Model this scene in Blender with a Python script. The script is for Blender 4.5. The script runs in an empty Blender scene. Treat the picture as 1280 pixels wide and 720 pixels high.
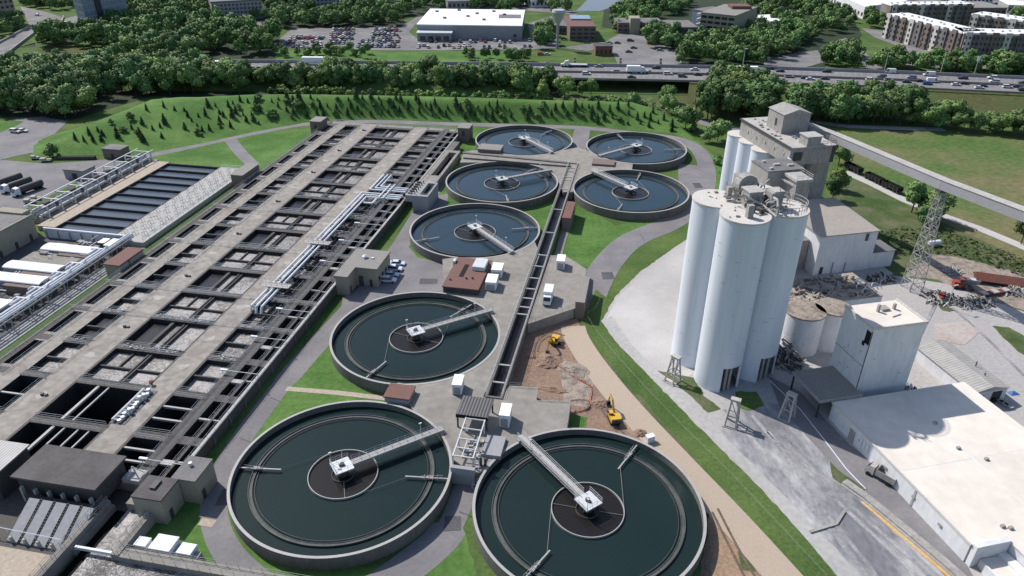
import bpy, math, random
from mathutils import Vector, Matrix
rnd = random.Random(7)
C = bpy.context.scene.collection
PI = math.pi
# ------------------------------------------------------------------ survey: camera solved from the eight equal tanks
FPX, PITCH, ROLL, CAMH = 908.734, math.radians(29.596), math.radians(0.413), 97.913
_cp, _sp = math.cos(PITCH), math.sin(PITCH)
_R0 = Vector((1, 0, 0)); CF = Vector((0, _cp, -_sp)); _U0 = Vector((0, _sp, _cp))
CR = math.cos(ROLL)*_R0 + math.sin(ROLL)*_U0
CU = -math.sin(ROLL)*_R0 + math.cos(ROLL)*_U0
def G(px, py, z=0.0):
    """map position (x, y) of a surveyed photo point that stands at height z"""
    d = CF + CR*((px-640)/FPX) - CU*((py-360)/FPX)
    t = (z-CAMH)/d.z
    return Vector((d.x*t, d.y*t, z))
def GP(pts, z=0.0): return [G(x, y, z) for x, y in pts]

# ------------------------------------------------------------------ materials
MATS = {}
def mat(name, col, rough=0.85, var=0.15, scale=0.5, scale2=4.0, col2=None, bump=0.0, metal=0.0, spec=0.3, coords='world', objcol=False, stretch=None):
    if name in MATS: return MATS[name]
    m = bpy.data.materials.new(name); m.use_nodes = True
    nt = m.node_tree; n = nt.nodes; l = nt.links
    b = n['Principled BSDF']
    b.inputs['Roughness'].default_value = rough; b.inputs['Metallic'].default_value = metal
    b.inputs['Specular IOR Level'].default_value = spec
    if coords == 'world':
        g = n.new('ShaderNodeNewGeometry'); vec = g.outputs['Position']
    else:
        g = n.new('ShaderNodeTexCoord'); vec = g.outputs['Object']
    if stretch:
        mp = n.new('ShaderNodeMapping'); mp.inputs['Scale'].default_value = stretch
        l.new(vec, mp.inputs['Vector']); vec = mp.outputs['Vector']
    n1 = n.new('ShaderNodeTexNoise'); n1.inputs['Scale'].default_value = scale; n1.inputs['Detail'].default_value = 6; n1.inputs['Roughness'].default_value = 0.65
    n2 = n.new('ShaderNodeTexNoise'); n2.inputs['Scale'].default_value = scale2; n2.inputs['Detail'].default_value = 4
    l.new(vec, n1.inputs['Vector']); l.new(vec, n2.inputs['Vector'])
    if objcol:
        oi = n.new('ShaderNodeObjectInfo'); base = oi.outputs['Color']
    else:
        rgb = n.new('ShaderNodeRGB'); rgb.outputs[0].default_value = (*col, 1); base = rgb.outputs[0]
    if col2 is not None:
        r = n.new('ShaderNodeValToRGB'); r.color_ramp.elements[0].position = 0.40; r.color_ramp.elements[1].position = 0.62
        l.new(n1.outputs['Fac'], r.inputs['Fac'])
        mx = n.new('ShaderNodeMix'); mx.data_type = 'RGBA'
        l.new(r.outputs['Color'], mx.inputs['Factor']); l.new(base, mx.inputs['A']); mx.inputs['B'].default_value = (*col2, 1)
        base = mx.outputs['Result']
    ad = n.new('ShaderNodeMath'); ad.operation = 'ADD'
    l.new(n1.outputs['Fac'], ad.inputs[0]); l.new(n2.outputs['Fac'], ad.inputs[1])
    mr = n.new('ShaderNodeMapRange'); mr.inputs['From Min'].default_value = 0.65; mr.inputs['From Max'].default_value = 1.35
    mr.inputs['To Min'].default_value = 1-var; mr.inputs['To Max'].default_value = 1+var
    l.new(ad.outputs[0], mr.inputs['Value'])
    mul = n.new('ShaderNodeVectorMath'); mul.operation = 'SCALE'
    l.new(base, mul.inputs[0]); l.new(mr.outputs['Result'], mul.inputs['Scale'])
    l.new(mul.outputs['Vector'], b.inputs['Base Color'])
    if bump:
        bp = n.new('ShaderNodeBump'); bp.inputs['Strength'].default_value = bump; bp.inputs['Distance'].default_value = 0.3
        l.new(n2.outputs['Fac'], bp.inputs['Height']); l.new(bp.outputs['Normal'], b.inputs['Normal'])
    MATS[name] = m
    return m
def water_mat(name, col, rough=0.12, wave=0.15, wscale=2.0, col2=None, spec=0.5):
    m = bpy.data.materials.new(name); m.use_nodes = True
    nt = m.node_tree; n = nt.nodes; l = nt.links; b = n['Principled BSDF']
    b.inputs['Roughness'].default_value = rough; b.inputs['IOR'].default_value = 1.33; b.inputs['Specular IOR Level'].default_value = spec
    g = n.new('ShaderNodeNewGeometry')
    n1 = n.new('ShaderNodeTexNoise'); n1.inputs['Scale'].default_value = 0.07; n1.inputs['Detail'].default_value = 5
    l.new(g.outputs['Position'], n1.inputs['Vector'])
    mx = n.new('ShaderNodeMix'); mx.data_type = 'RGBA'
    mx.inputs['A'].default_value = (*col, 1); mx.inputs['B'].default_value = (*(col2 or [c*1.35 for c in col]), 1)
    l.new(n1.outputs['Fac'], mx.inputs['Factor']); l.new(mx.outputs['Result'], b.inputs['Base Color'])
    n2 = n.new('ShaderNodeTexNoise'); n2.inputs['Scale'].default_value = wscale; n2.inputs['Detail'].default_value = 3
    l.new(g.outputs['Position'], n2.inputs['Vector'])
    bp = n.new('ShaderNodeBump'); bp.inputs['Strength'].default_value = wave; bp.inputs['Distance'].default_value = 0.08
    l.new(n2.outputs['Fac'], bp.inputs['Height']); l.new(bp.outputs['Normal'], b.inputs['Normal'])
    MATS[name] = m
    return m
def foam_mat(name, dark, light, scale, thr=0.5):
    """churned aerated water: warped noise with light froth on grey brown liquor"""
    m = bpy.data.materials.new(name); m.use_nodes = True
    nt = m.node_tree; n = nt.nodes; l = nt.links; b = n['Principled BSDF']
    b.inputs['Roughness'].default_value = 0.45
    g = n.new('ShaderNodeNewGeometry')
    n1 = n.new('ShaderNodeTexNoise'); n1.inputs['Scale'].default_value = scale; n1.inputs['Detail'].default_value = 7; n1.inputs['Roughness'].default_value = 0.7; n1.inputs['Distortion'].default_value = 2.2
    n2 = n.new('ShaderNodeTexNoise'); n2.inputs['Scale'].default_value = scale*0.16; n2.inputs['Detail'].default_value = 3
    l.new(g.outputs['Position'], n1.inputs['Vector']); l.new(g.outputs['Position'], n2.inputs['Vector'])
    ad = n.new('ShaderNodeMath'); ad.operation = 'MULTIPLY_ADD'; ad.inputs[1].default_value = 0.5
    l.new(n2.outputs['Fac'], ad.inputs[0]); l.new(n1.outputs['Fac'], ad.inputs[2])
    r = n.new('ShaderNodeValToRGB')
    r.color_ramp.elements[0].position = thr+0.17; r.color_ramp.elements[0].color = (*dark, 1)
    r.color_ramp.elements[1].position = thr+0.36; r.color_ramp.elements[1].color = (*light, 1)
    l.new(ad.outputs[0], r.inputs['Fac']); l.new(r.outputs['Color'], b.inputs['Base Color'])
    bp = n.new('ShaderNodeBump'); bp.inputs['Strength'].default_value = 0.7; bp.inputs['Distance'].default_value = 0.25
    l.new(n1.outputs['Fac'], bp.inputs['Height']); l.new(bp.outputs['Normal'], b.inputs['Normal'])
    MATS[name] = m
    return m
def stripe_mat(name, colA, colB, period, axis=0, rough=0.6, duty=0.5, var=0.12):
    """ribbed sheet: fine alternating bands along one object axis"""
    m = bpy.data.materials.new(name); m.use_nodes = True
    nt = m.node_tree; n = nt.nodes; l = nt.links; b = n['Principled BSDF']
    b.inputs['Roughness'].default_value = rough
    g = n.new('ShaderNodeTexCoord'); sx = n.new('ShaderNodeSeparateXYZ'); l.new(g.outputs['Object'], sx.inputs[0])
    a = n.new('ShaderNodeMath'); a.operation = 'DIVIDE'; a.inputs[1].default_value = period; l.new(sx.outputs[axis], a.inputs[0])
    f = n.new('ShaderNodeMath'); f.operation = 'FRACT'; l.new(a.outputs[0], f.inputs[0])
    c = n.new('ShaderNodeMath'); c.operation = 'GREATER_THAN'; c.inputs[1].default_value = duty; l.new(f.outputs[0], c.inputs[0])
    mx = n.new('ShaderNodeMix'); mx.data_type = 'RGBA'; l.new(c.outputs[0], mx.inputs['Factor'])
    mx.inputs['A'].default_value = (*colA, 1); mx.inputs['B'].default_value = (*colB, 1)
    n1 = n.new('ShaderNodeTexNoise'); n1.inputs['Scale'].default_value = 0.6; n1.inputs['Detail'].default_value = 5; l.new(g.outputs['Object'], n1.inputs['Vector'])
    mr = n.new('ShaderNodeMapRange'); mr.inputs['From Min'].default_value = 0.3; mr.inputs['From Max'].default_value = 0.7
    mr.inputs['To Min'].default_value = 1-var; mr.inputs['To Max'].default_value = 1+var; l.new(n1.outputs['Fac'], mr.inputs['Value'])
    mul = n.new('ShaderNodeVectorMath'); mul.operation = 'SCALE'; l.new(mx.outputs['Result'], mul.inputs[0]); l.new(mr.outputs['Result'], mul.inputs['Scale'])
    l.new(mul.outputs['Vector'], b.inputs['Base Color'])
    MATS[name] = m
    return m
def leaf_mat(name, dark, light, sss=0.25):
    """leaf clumps: shade varies from leaf island to leaf island and from tree to tree"""
    m = bpy.data.materials.new(name); m.use_nodes = True
    nt = m.node_tree; n = nt.nodes; l = nt.links; b = n['Principled BSDF']
    b.inputs['Roughness'].default_value = 0.7; b.inputs['Specular IOR Level'].default_value = 0.15
    g = n.new('ShaderNodeNewGeometry'); oi = n.new('ShaderNodeObjectInfo')
    mx = n.new('ShaderNodeMix'); mx.data_type = 'RGBA'
    mx.inputs['A'].default_value = (*dark, 1); mx.inputs['B'].default_value = (*light, 1)
    l.new(g.outputs['Random Per Island'], mx.inputs['Factor'])
    mr = n.new('ShaderNodeMapRange'); mr.inputs['To Min'].default_value = 0.62; mr.inputs['To Max'].default_value = 1.3
    at = n.new('ShaderNodeAttribute'); at.attribute_name = 'tone'; sm = n.new('ShaderNodeMath'); sm.operation = 'ADD'
    l.new(oi.outputs['Random'], sm.inputs[0]); l.new(at.outputs['Fac'], sm.inputs[1]); fr = n.new('ShaderNodeMath'); fr.operation = 'FRACT'; l.new(sm.outputs[0], fr.inputs[0])
    l.new(fr.outputs[0], mr.inputs['Value'])
    h = n.new('ShaderNodeHueSaturation'); l.new(mx.outputs['Result'], h.inputs['Color']); l.new(mr.outputs['Result'], h.inputs['Value'])
    mh = n.new('ShaderNodeMapRange'); mh.inputs['To Min'].default_value = 0.475; mh.inputs['To Max'].default_value = 0.515
    mt = n.new('ShaderNodeMath'); mt.operation = 'FRACT'; m7 = n.new('ShaderNodeMath'); m7.operation = 'MULTIPLY'; m7.inputs[1].default_value = 7.31
    l.new(fr.outputs[0], m7.inputs[0]); l.new(m7.outputs[0], mt.inputs[0]); l.new(mt.outputs[0], mh.inputs['Value']); l.new(mh.outputs['Result'], h.inputs['Hue'])
    l.new(h.outputs['Color'], b.inputs['Base Color'])
    MATS[name] = m
    return m

# ------------------------------------------------------------------ mesh builder
class MB:
    def __init__(s): s.v = []; s.f = []; s.mi = []; s.cur = 0; s.st = []
    def add(s, vs, fs):
        o = len(s.v); s.st.append((o, len(s.f))); s.v += [tuple(p) for p in vs]
        for f in fs: s.f.append([o+i for i in f]); s.mi.append(s.cur)
    def box(s, x0, x1, y0, y1, z0, z1):
        s.add([(x0,y0,z0),(x1,y0,z0),(x1,y1,z0),(x0,y1,z0),(x0,y0,z1),(x1,y0,z1),(x1,y1,z1),(x0,y1,z1)],
              [(3,2,1,0),(4,5,6,7),(0,1,5,4),(1,2,6,5),(2,3,7,6),(3,0,4,7)])
        return s
    def prism(s, pts, z0, z1):
        pts = [(p[0], p[1]) for p in pts]
        if sum(pts[i][0]*pts[(i+1) % len(pts)][1]-pts[(i+1) % len(pts)][0]*pts[i][1] for i in range(len(pts))) < 0: pts = pts[::-1]
        n = len(pts)
        s.add([(x, y, z0) for x, y in pts]+[(x, y, z1) for x, y in pts],
              [list(range(n))[::-1], [n+i for i in range(n)]]+[(i, (i+1) % n, n+(i+1) % n, n+i) for i in range(n)])
        return s
    def sheet(s, pts, z):
        pts = [(p[0], p[1]) for p in pts]
        if sum(pts[i][0]*pts[(i+1) % len(pts)][1]-pts[(i+1) % len(pts)][0]*pts[i][1] for i in range(len(pts))) < 0: pts = pts[::-1]
        s.add([(x, y, z) for x, y in pts], [list(range(len(pts)))]); return s
    def quad(s, a, b, c, d): s.add([a, b, c, d], [(0, 1, 2, 3)]); return s
    def tube(s, p, q, r, n=5, r2=None, cap=True):
        p = Vector(p); q = Vector(q); d = q-p
        if d.length < 1e-6: return s
        d.normalize(); a = d.orthogonal().normalized(); b = d.cross(a); r2 = r if r2 is None else r2
        vs = []
        for c, rr in ((p, r), (q, r2)):
            for i in range(n):
                t = 2*PI*i/n+PI/4; vs.append(c+a*(rr*math.cos(t))+b*(rr*math.sin(t)))
        fs = [(i, (i+1) % n, n+(i+1) % n, n+i) for i in range(n)]
        if cap: fs += [list(range(n))[::-1], [n+i for i in range(n)]]
        s.add(vs, fs); return s
    def path(s, pts, r, n=6):
        for a, b in zip(pts, pts[1:]): s.tube(a, b, r, n)
        return s
    def beam(s, p, q, w, h):
        """rectangular bar between two points, h measured along z"""
        p = Vector(p); q = Vector(q); d = (q-p); dl = Vector((d.x, d.y, 0))
        if dl.length < 1e-6: dl = Vector((1, 0, 0))
        sd = Vector((-dl.y, dl.x, 0)).normalized()*(w/2); up = Vector((0, 0, h/2))
        vs = [c+a*sd+b*up for c in (p, q) for a, b in ((-1,-1),(1,-1),(1,1),(-1,1))]
        s.add(vs, [(0,1,2,3),(7,6,5,4),(0,4,5,1),(1,5,6,2),(2,6,7,3),(3,7,4,0)]); return s
    def cyl(s, x, y, z0, z1, r, n=24, r2=None, cap=True):
        r2 = r if r2 is None else r2
        vs = [(x+rr*math.cos(2*PI*i/n), y+rr*math.sin(2*PI*i/n), z) for z, rr in ((z0, r), (z1, r2)) for i in range(n)]
        fs = [(i, (i+1) % n, n+(i+1) % n, n+i) for i in range(n)]
        if cap: fs += [list(range(n))[::-1], [n+i for i in range(n)]]
        s.add(vs, fs); return s
    def ring(s, x, y, z0, z1, r0, r1, n=96, a0=0.0, a1=None):
        """annular wall with square section (r0 < r1)"""
        full = a1 is None; a1 = a0+2*PI if full else a1
        m = n if full else n+1
        vs = []
        for i in range(m):
            t = a0+(a1-a0)*i/n; c, sn = math.cos(t), math.sin(t)
            vs += [(x+r0*c, y+r0*sn, z0), (x+r1*c, y+r1*sn, z0), (x+r1*c, y+r1*sn, z1), (x+r0*c, y+r0*sn, z1)]
        fs = []
        for i in range(n):
            j = (i+1) % m
            for k in range(4): fs.append((4*i+k, 4*j+k, 4*j+(k+1) % 4, 4*i+(k+1) % 4)[::-1])
        if not full: fs += [(0, 1, 2, 3)[::-1], tuple(4*(m-1)+k for k in range(4))]
        s.add(vs, fs); return s
    def rail(s, pts, h=1.05, step=2.5, r=0.04, mid=True):
        """handrail with posts along a polyline"""
        for a, b in zip(pts, pts[1:]):
            a = Vector(a); b = Vector(b); L = (b-a).length; k = max(1, round(L/step))
            for zz in ([h, h*0.52] if mid else [h]): s.tube(a+Vector((0,0,zz)), b+Vector((0,0,zz)), r, 4, cap=False)
            for i in range(k+1):
                p = a.lerp(b, i/k); s.tube(p, p+Vector((0,0,h)), r*0.9, 4, cap=False)
        return s
    def gable(s, x0, x1, y0, y1, z0, z1, axis='y'):
        """pitched roof body, ridge along the axis"""
        if axis == 'y':
            m = (x0+x1)/2; vs = [(x0,y0,z0),(x1,y0,z0),(x1,y1,z0),(x0,y1,z0),(m,y0,z1),(m,y1,z1)]
            fs = [(0,4,5,3),(1,2,5,4),(0,1,4),(2,3,5),(3,2,1,0)]
        else:
            m = (y0+y1)/2; vs = [(x0,y0,z0),(x1,y0,z0),(x1,y1,z0),(x0,y1,z0),(x0,m,z1),(x1,m,z1)]
            fs = [(0,1,5,4),(2,3,4,5),(1,2,5),(3,0,4),(3,2,1,0)]
        s.add(vs, fs); return s
    def mesh(s, name, mats, smooth=False):
        me = bpy.data.meshes.new(name); me.from_pydata(s.v, [], s.f)
        for m in (mats if isinstance(mats, (list, tuple)) else [mats]): me.materials.append(MATS[m] if isinstance(m, str) else m)
        if len(me.polygons) == len(s.mi): me.polygons.foreach_set('material_index', s.mi)
        if smooth:
            me.polygons.foreach_set('use_smooth', [True]*len(me.polygons))
            me.set_sharp_from_angle(angle=math.radians(40))
        me.update()
        return me
    def each(s, name, mat_, parent):
        """every solid that was added becomes a part of its own"""
        for (a, fa), (b, fb) in zip(s.st, s.st[1:]+[(len(s.v), len(s.f))]):
            m = MB(); m.v = s.v[a:b]; m.f = [[i-a for i in f] for f in s.f[fa:fb]]; m.mi = [0]*len(m.f); m.build(name, mat_, parent)
    def build(s, name, mats, parent=None, smooth=False, world=False, label=None):
        if world and parent is not None:
            inv = Matrix.LocRotScale(parent.location, parent.rotation_euler, None).inverted()
            s.v = [tuple(inv @ Vector(p)) for p in s.v]
        o = bpy.data.objects.new(name, s.mesh(name, mats, smooth)); C.objects.link(o)
        if parent is not None: o.parent = parent
        if label: o['label'] = label
        return o
def tag(o, label, cat, group=None):
    o['label'] = label; o['category'] = cat
    if group: o['group'] = group
    return o
def thing(name, label, cat, loc=(0,0,0), rz=0.0, group=None):
    o = bpy.data.objects.new(name, None); C.objects.link(o); o.empty_display_size = 0.5
    o.location = (loc[0], loc[1], loc[2] if len(loc) > 2 else 0.0); o.rotation_euler = (0, 0, rz)
    return tag(o, label, cat, group)
def structure(name, mb, mats, smooth=False):
    o = mb.build(name, mats, smooth=smooth); o['kind'] = 'structure'; return o
def dup(root, loc, rz=None, label=None, group=None, scale=None, color=None):
    """copy of a thing with its parts and their sub-parts"""
    r = root.copy(); C.objects.link(r); r.location = loc
    if rz is not None: r.rotation_euler = (0, 0, rz)
    if scale is not None: r.scale = scale if isinstance(scale, tuple) else (scale,)*3
    if label: r['label'] = label
    if group: r['group'] = group
    if color: r.color = color
    for ch in root.children:
        c = ch.copy(); C.objects.link(c); c.parent = r
        if color: c.color = color
        for g in ch.children:
            d = g.copy(); C.objects.link(d); d.parent = c
            if color: d.color = color
    return r

# plant frame: local x runs across the aeration basins (to the right), local y along them (away from the camera)
PANG = math.radians(79.4-90)
PO = Vector((-58.3, 109.0, 0))
PM = Matrix.LocRotScale(PO, Matrix.Rotation(PANG, 3, 'Z'), None)
def B(v, u, z=0.0): return PM @ Vector((v, u, z))
def BL(px, py, z=0.0):
    q = PM.inverted() @ G(px, py, z); return (q.x, q.y)
# grain works frame, turned the other way
GANG = math.radians(13.0)
GO = Vector((45.7, 130.9, 0))
GM = Matrix.LocRotScale(GO, Matrix.Rotation(GANG, 3, 'Z'), None)
def GL(px, py, z=0.0):
    q = GM.inverted() @ G(px, py, z); return (q.x, q.y)
def W(x, y, z=0.0): return GM @ Vector((x, y, z))

# ------------------------------------------------------------------ palette
mat('grass', (0.070, 0.120, 0.036), 0.95, 0.35, 0.05, 1.5, col2=(0.095, 0.138, 0.044), spec=0.1)
mat('mown_grass', (0.072, 0.152, 0.038), 0.95, 0.30, 0.055, 0.9, col2=(0.100, 0.178, 0.050), spec=0.1)
mat('dry_grass', (0.10, 0.105, 0.045), 0.95, 0.3, 0.03, 0.6, col2=(0.062, 0.10, 0.033), spec=0.1)
mat('meadow', (0.092, 0.152, 0.045), 0.95, 0.35, 0.022, 0.5, col2=(0.150, 0.135, 0.072), spec=0.1)
mat('rough_grass', (0.062, 0.105, 0.034), 0.95, 0.4, 0.10, 2.0, col2=(0.115, 0.118, 0.066), spec=0.1)
mat('asphalt', (0.185, 0.178, 0.187), 0.92, 0.14, 0.09, 1.3, col2=(0.215, 0.207, 0.212), spec=0.2)
mat('asphalt_dark', (0.085, 0.085, 0.092), 0.92, 0.2, 0.07, 1.5, col2=(0.11, 0.11, 0.117), spec=0.2)
mat('lot_asphalt', (0.17, 0.165, 0.17), 0.92, 0.18, 0.05, 0.8, col2=(0.215, 0.21, 0.21), spec=0.2)
mat('concrete', (0.285, 0.268, 0.242), 0.9, 0.24, 0.09, 0.55, col2=(0.205, 0.192, 0.176))
mat('red_dust', (0.40, 0.325, 0.295), 0.95, 0.2, 0.06, 1.2, col2=(0.41, 0.375, 0.355))
mat('deck_concrete', (0.318, 0.296, 0.268), 0.9, 0.36, 0.11, 0.6, col2=(0.215, 0.196, 0.176))
mat('tank_concrete', (0.165, 0.158, 0.146), 0.9, 0.3, 0.25, 2.5, col2=(0.115, 0.11, 0.104), bump=0.1, stretch=(1, 1, .25))  # toned down so tank outsides carry their shade in colour
mat('grimy_concrete', (0.115, 0.107, 0.101), 0.9, 0.4, 0.3, 1.8, col2=(0.072, 0.068, 0.066))
mat('trough', (0.105, 0.112, 0.108), 0.7, 0.3, 0.3, 3.0, col2=(0.055, 0.062, 0.06))
mat('dark_concrete', (0.105, 0.098, 0.092), 0.9, 0.35, 0.4, 2.5, col2=(0.075, 0.07, 0.067))
mat('pale_concrete', (0.42, 0.41, 0.40), 0.9, 0.2, 0.06, 0.9, col2=(0.33, 0.325, 0.32))
mat('gravel', (0.40, 0.385, 0.375), 0.95, 0.12, 0.035, 2.5, col2=(0.47, 0.455, 0.445), bump=0.15)
mat('yard_dust', (0.42, 0.40, 0.385), 0.95, 0.2, 0.03, 1.2, col2=(0.335, 0.322, 0.32), bump=0.15)
mat('wet_yard', (0.19, 0.19, 0.21), 0.75, 0.3, 0.09, 1.0, col2=(0.40, 0.395, 0.40), stretch=(1.0, 0.45, 1.0))
mat('sand_path', (0.42, 0.345, 0.27), 0.95, 0.12, 0.1, 2.5, col2=(0.38, 0.31, 0.25))
mat('dirt', (0.285, 0.190, 0.138), 0.95, 0.35, 0.16, 1.4, col2=(0.185, 0.128, 0.10), bump=0.6)
mat('pale_dirt', (0.34, 0.235, 0.155), 0.95, 0.35, 0.18, 1.6, col2=(0.235, 0.165, 0.115), bump=0.4)
mat('worn', (0.355, 0.34, 0.318), 0.9, 0.3, 0.4, 3.0)
mat('lid_concrete', (0.40, 0.395, 0.38), 0.85, 0.25, 0.35, 3.0, col2=(0.34, 0.335, 0.33))
mat('beige_deck', (0.42, 0.36, 0.29), 0.9, 0.25, 0.15, 1.5, col2=(0.35, 0.295, 0.24))
mat('white_paint', (0.66, 0.69, 0.74), 0.55, 0.10, 0.15, 1.2)
mat('silo_paint', (0.69, 0.735, 0.81), 0.6, 0.11, 0.55, 2.2, col2=(0.575, 0.61, 0.66), stretch=(1, 1, 0.06))
mat('dusty_white', (0.60, 0.57, 0.53), 0.85, 0.25, 0.35, 2.5, col2=(0.47, 0.45, 0.43))
mat('white_wall', (0.70, 0.705, 0.72), 0.7, 0.14, 0.12, 1.0, col2=(0.58, 0.59, 0.615), stretch=(1, 1, 0.3))
mat('white_roof', (0.66, 0.605, 0.54), 0.8, 0.08, 0.05, 0.4, col2=(0.70, 0.645, 0.58))
mat('store_roof', (0.80, 0.81, 0.82), 0.6, 0.05, 0.05, 0.3)
mat('roof_gray', (0.155, 0.15, 0.155), 0.85, 0.2, 0.25, 2.0, col2=(0.18, 0.175, 0.175))
mat('roof_warm', (0.26, 0.245, 0.225), 0.85, 0.2, 0.2, 2.0, col2=(0.215, 0.205, 0.195))
mat('roof_dark', (0.075, 0.07, 0.072), 0.8, 0.2, 0.2, 1.5, col2=(0.095, 0.09, 0.09))
mat('barn_roof', (0.36, 0.325, 0.29), 0.85, 0.2, 0.15, 2.0, col2=(0.29, 0.265, 0.245))
mat('brown_roof', (0.185, 0.098, 0.082), 0.85, 0.2, 0.3, 2.5, col2=(0.15, 0.085, 0.075))
mat('beige_wall', (0.30, 0.275, 0.22), 0.9, 0.15, 0.3, 3.0)
mat('brick', (0.20, 0.155, 0.135), 0.9, 0.2, 0.3, 3.0, col2=(0.165, 0.13, 0.118))
mat('brick_red', (0.235, 0.105, 0.08), 0.9, 0.2, 0.3, 3.0)
mat('gray_wall', (0.30, 0.30, 0.315), 0.9, 0.12, 0.3, 2.0)
mat('dark_wall', (0.06, 0.058, 0.06), 0.9, 0.25, 0.3, 2.0)
mat('dust_gray', (0.37, 0.355, 0.335), 0.9, 0.3, 0.18, 1.6, col2=(0.26, 0.25, 0.24), stretch=(1, 1, 0.4))
mat('dust_pale', (0.46, 0.44, 0.415), 0.9, 0.25, 0.25, 1.8, col2=(0.33, 0.32, 0.31))
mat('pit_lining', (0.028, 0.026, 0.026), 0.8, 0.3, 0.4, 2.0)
mat('steel', (0.42, 0.43, 0.44), 0.5, 0.15, 0.5, 3.0, metal=0.2)
mat('galvanized', (0.56, 0.58, 0.60), 0.5, 0.12, 0.5, 3.0, metal=0.1)
mat('rail_gray', (0.36, 0.35, 0.34), 0.6, 0.1, 0.5, 3.0)
mat('dark_metal', (0.07, 0.068, 0.068), 0.6, 0.25, 0.8, 4.0)
mat('rust', (0.17, 0.06, 0.045), 0.9, 0.3, 0.3, 2.0, col2=(0.11, 0.05, 0.04))
mat('black', (0.012, 0.012, 0.013), 0.9, 0.2, 1.0, 5.0)
mat('glass', (0.02, 0.026, 0.034), 0.12, 0.2, 0.4, 2.0, spec=0.8)
mat('blue_glass', (0.19, 0.25, 0.34), 0.2, 0.2, 0.2, 1.0, spec=0.7)
mat('machine_yellow', (0.60, 0.36, 0.04), 0.5, 0.15, 1.0, 5.0)
mat('machine_red', (0.30, 0.055, 0.04), 0.6, 0.2, 1.0, 5.0)
mat('orange_net', (0.40, 0.14, 0.10), 0.8, 0.15, 1.0, 5.0)
mat('tyre', (0.02, 0.02, 0.021), 0.85, 0.1, 2.0, 6.0)
mat('bark', (0.075, 0.058, 0.045), 0.9, 0.3, 1.0, 5.0)
mat('car_paint', (1, 1, 1), 0.3, 0.03, 0.5, 2.0, spec=0.5, objcol=True)
mat('yellow_stripe', (0.62, 0.38, 0.13), 0.9, 0.25, 0.25, 2.5, col2=(0.50, 0.36, 0.2))
mat('white_line', (0.62, 0.62, 0.60), 0.9, 0.15, 0.3, 2.0)
mat('rubble', (0.38, 0.32, 0.26), 0.95, 0.5, 0.4, 2.5, col2=(0.14, 0.12, 0.11), bump=0.5)
mat('blue_sheet', (0.06, 0.15, 0.34), 0.6, 0.1, 1.0, 3.0)
mat('chem_blue', (0.19, 0.26, 0.45), 0.5, 0.2, 1.0, 4.0)
water_mat('clarifier_water', (0.0095, 0.0205, 0.0200), 0.10, 0.14, 1.4, col2=(0.0150, 0.0285, 0.0275))
water_mat('far_water_sheen', (0.014, 0.030, 0.042), 0.14, 0.14, 1.2, col2=(0.021, 0.042, 0.056), spec=0.9)  # bluer, paler base carries the sky reflected in the farther tanks
water_mat('well_water', (0.014, 0.0125, 0.012), 0.25, 0.1, 1.5)
water_mat('channel_water', (0.022, 0.019, 0.022), 0.3, 0.2, 1.0)
water_mat('pit_water', (0.018, 0.018, 0.022), 0.25, 0.3, 1.5)
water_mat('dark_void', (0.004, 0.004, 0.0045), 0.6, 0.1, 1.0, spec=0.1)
water_mat('settle_water', (0.060, 0.082, 0.110), 0.22, 0.2, 1.5, col2=(0.082, 0.102, 0.130))
water_mat('pond', (0.08, 0.085, 0.12), 0.2, 0.1, 0.5)
foam_mat('foam', (0.06, 0.054, 0.052), (0.33, 0.312, 0.305), 0.7, 0.48)
foam_mat('foam_light', (0.04, 0.037, 0.037), (0.46, 0.44, 0.43), 1.5, 0.52)
stripe_mat('ribbed_gray', (0.36, 0.36, 0.36), (0.20, 0.20, 0.205), 0.55, 0)
stripe_mat('ribbed_dark', (0.13, 0.125, 0.13), (0.035, 0.033, 0.035), 0.62, 0)
stripe_mat('ribbed_shed', (0.40, 0.385, 0.365), (0.29, 0.28, 0.27), 0.7, 1)
leaf_mat('leaves_dark', (0.066, 0.1234, 0.0494), (0.1303, 0.2128, 0.0796))  # crown greens here and below are lightened to imitate distance haze
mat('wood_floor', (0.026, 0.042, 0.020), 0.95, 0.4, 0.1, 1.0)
leaf_mat('leaves_mid', (0.0877, 0.1615, 0.0563), (0.1728, 0.2787, 0.0951))
leaf_mat('leaves_light', (0.116, 0.1964, 0.0585), (0.2151, 0.3124, 0.1))
leaf_mat('needles', (0.0295, 0.0636, 0.0262), (0.0538, 0.1002, 0.041))
leaf_mat('weeds', (0.035, 0.062, 0.018), (0.10, 0.125, 0.045))
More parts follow.
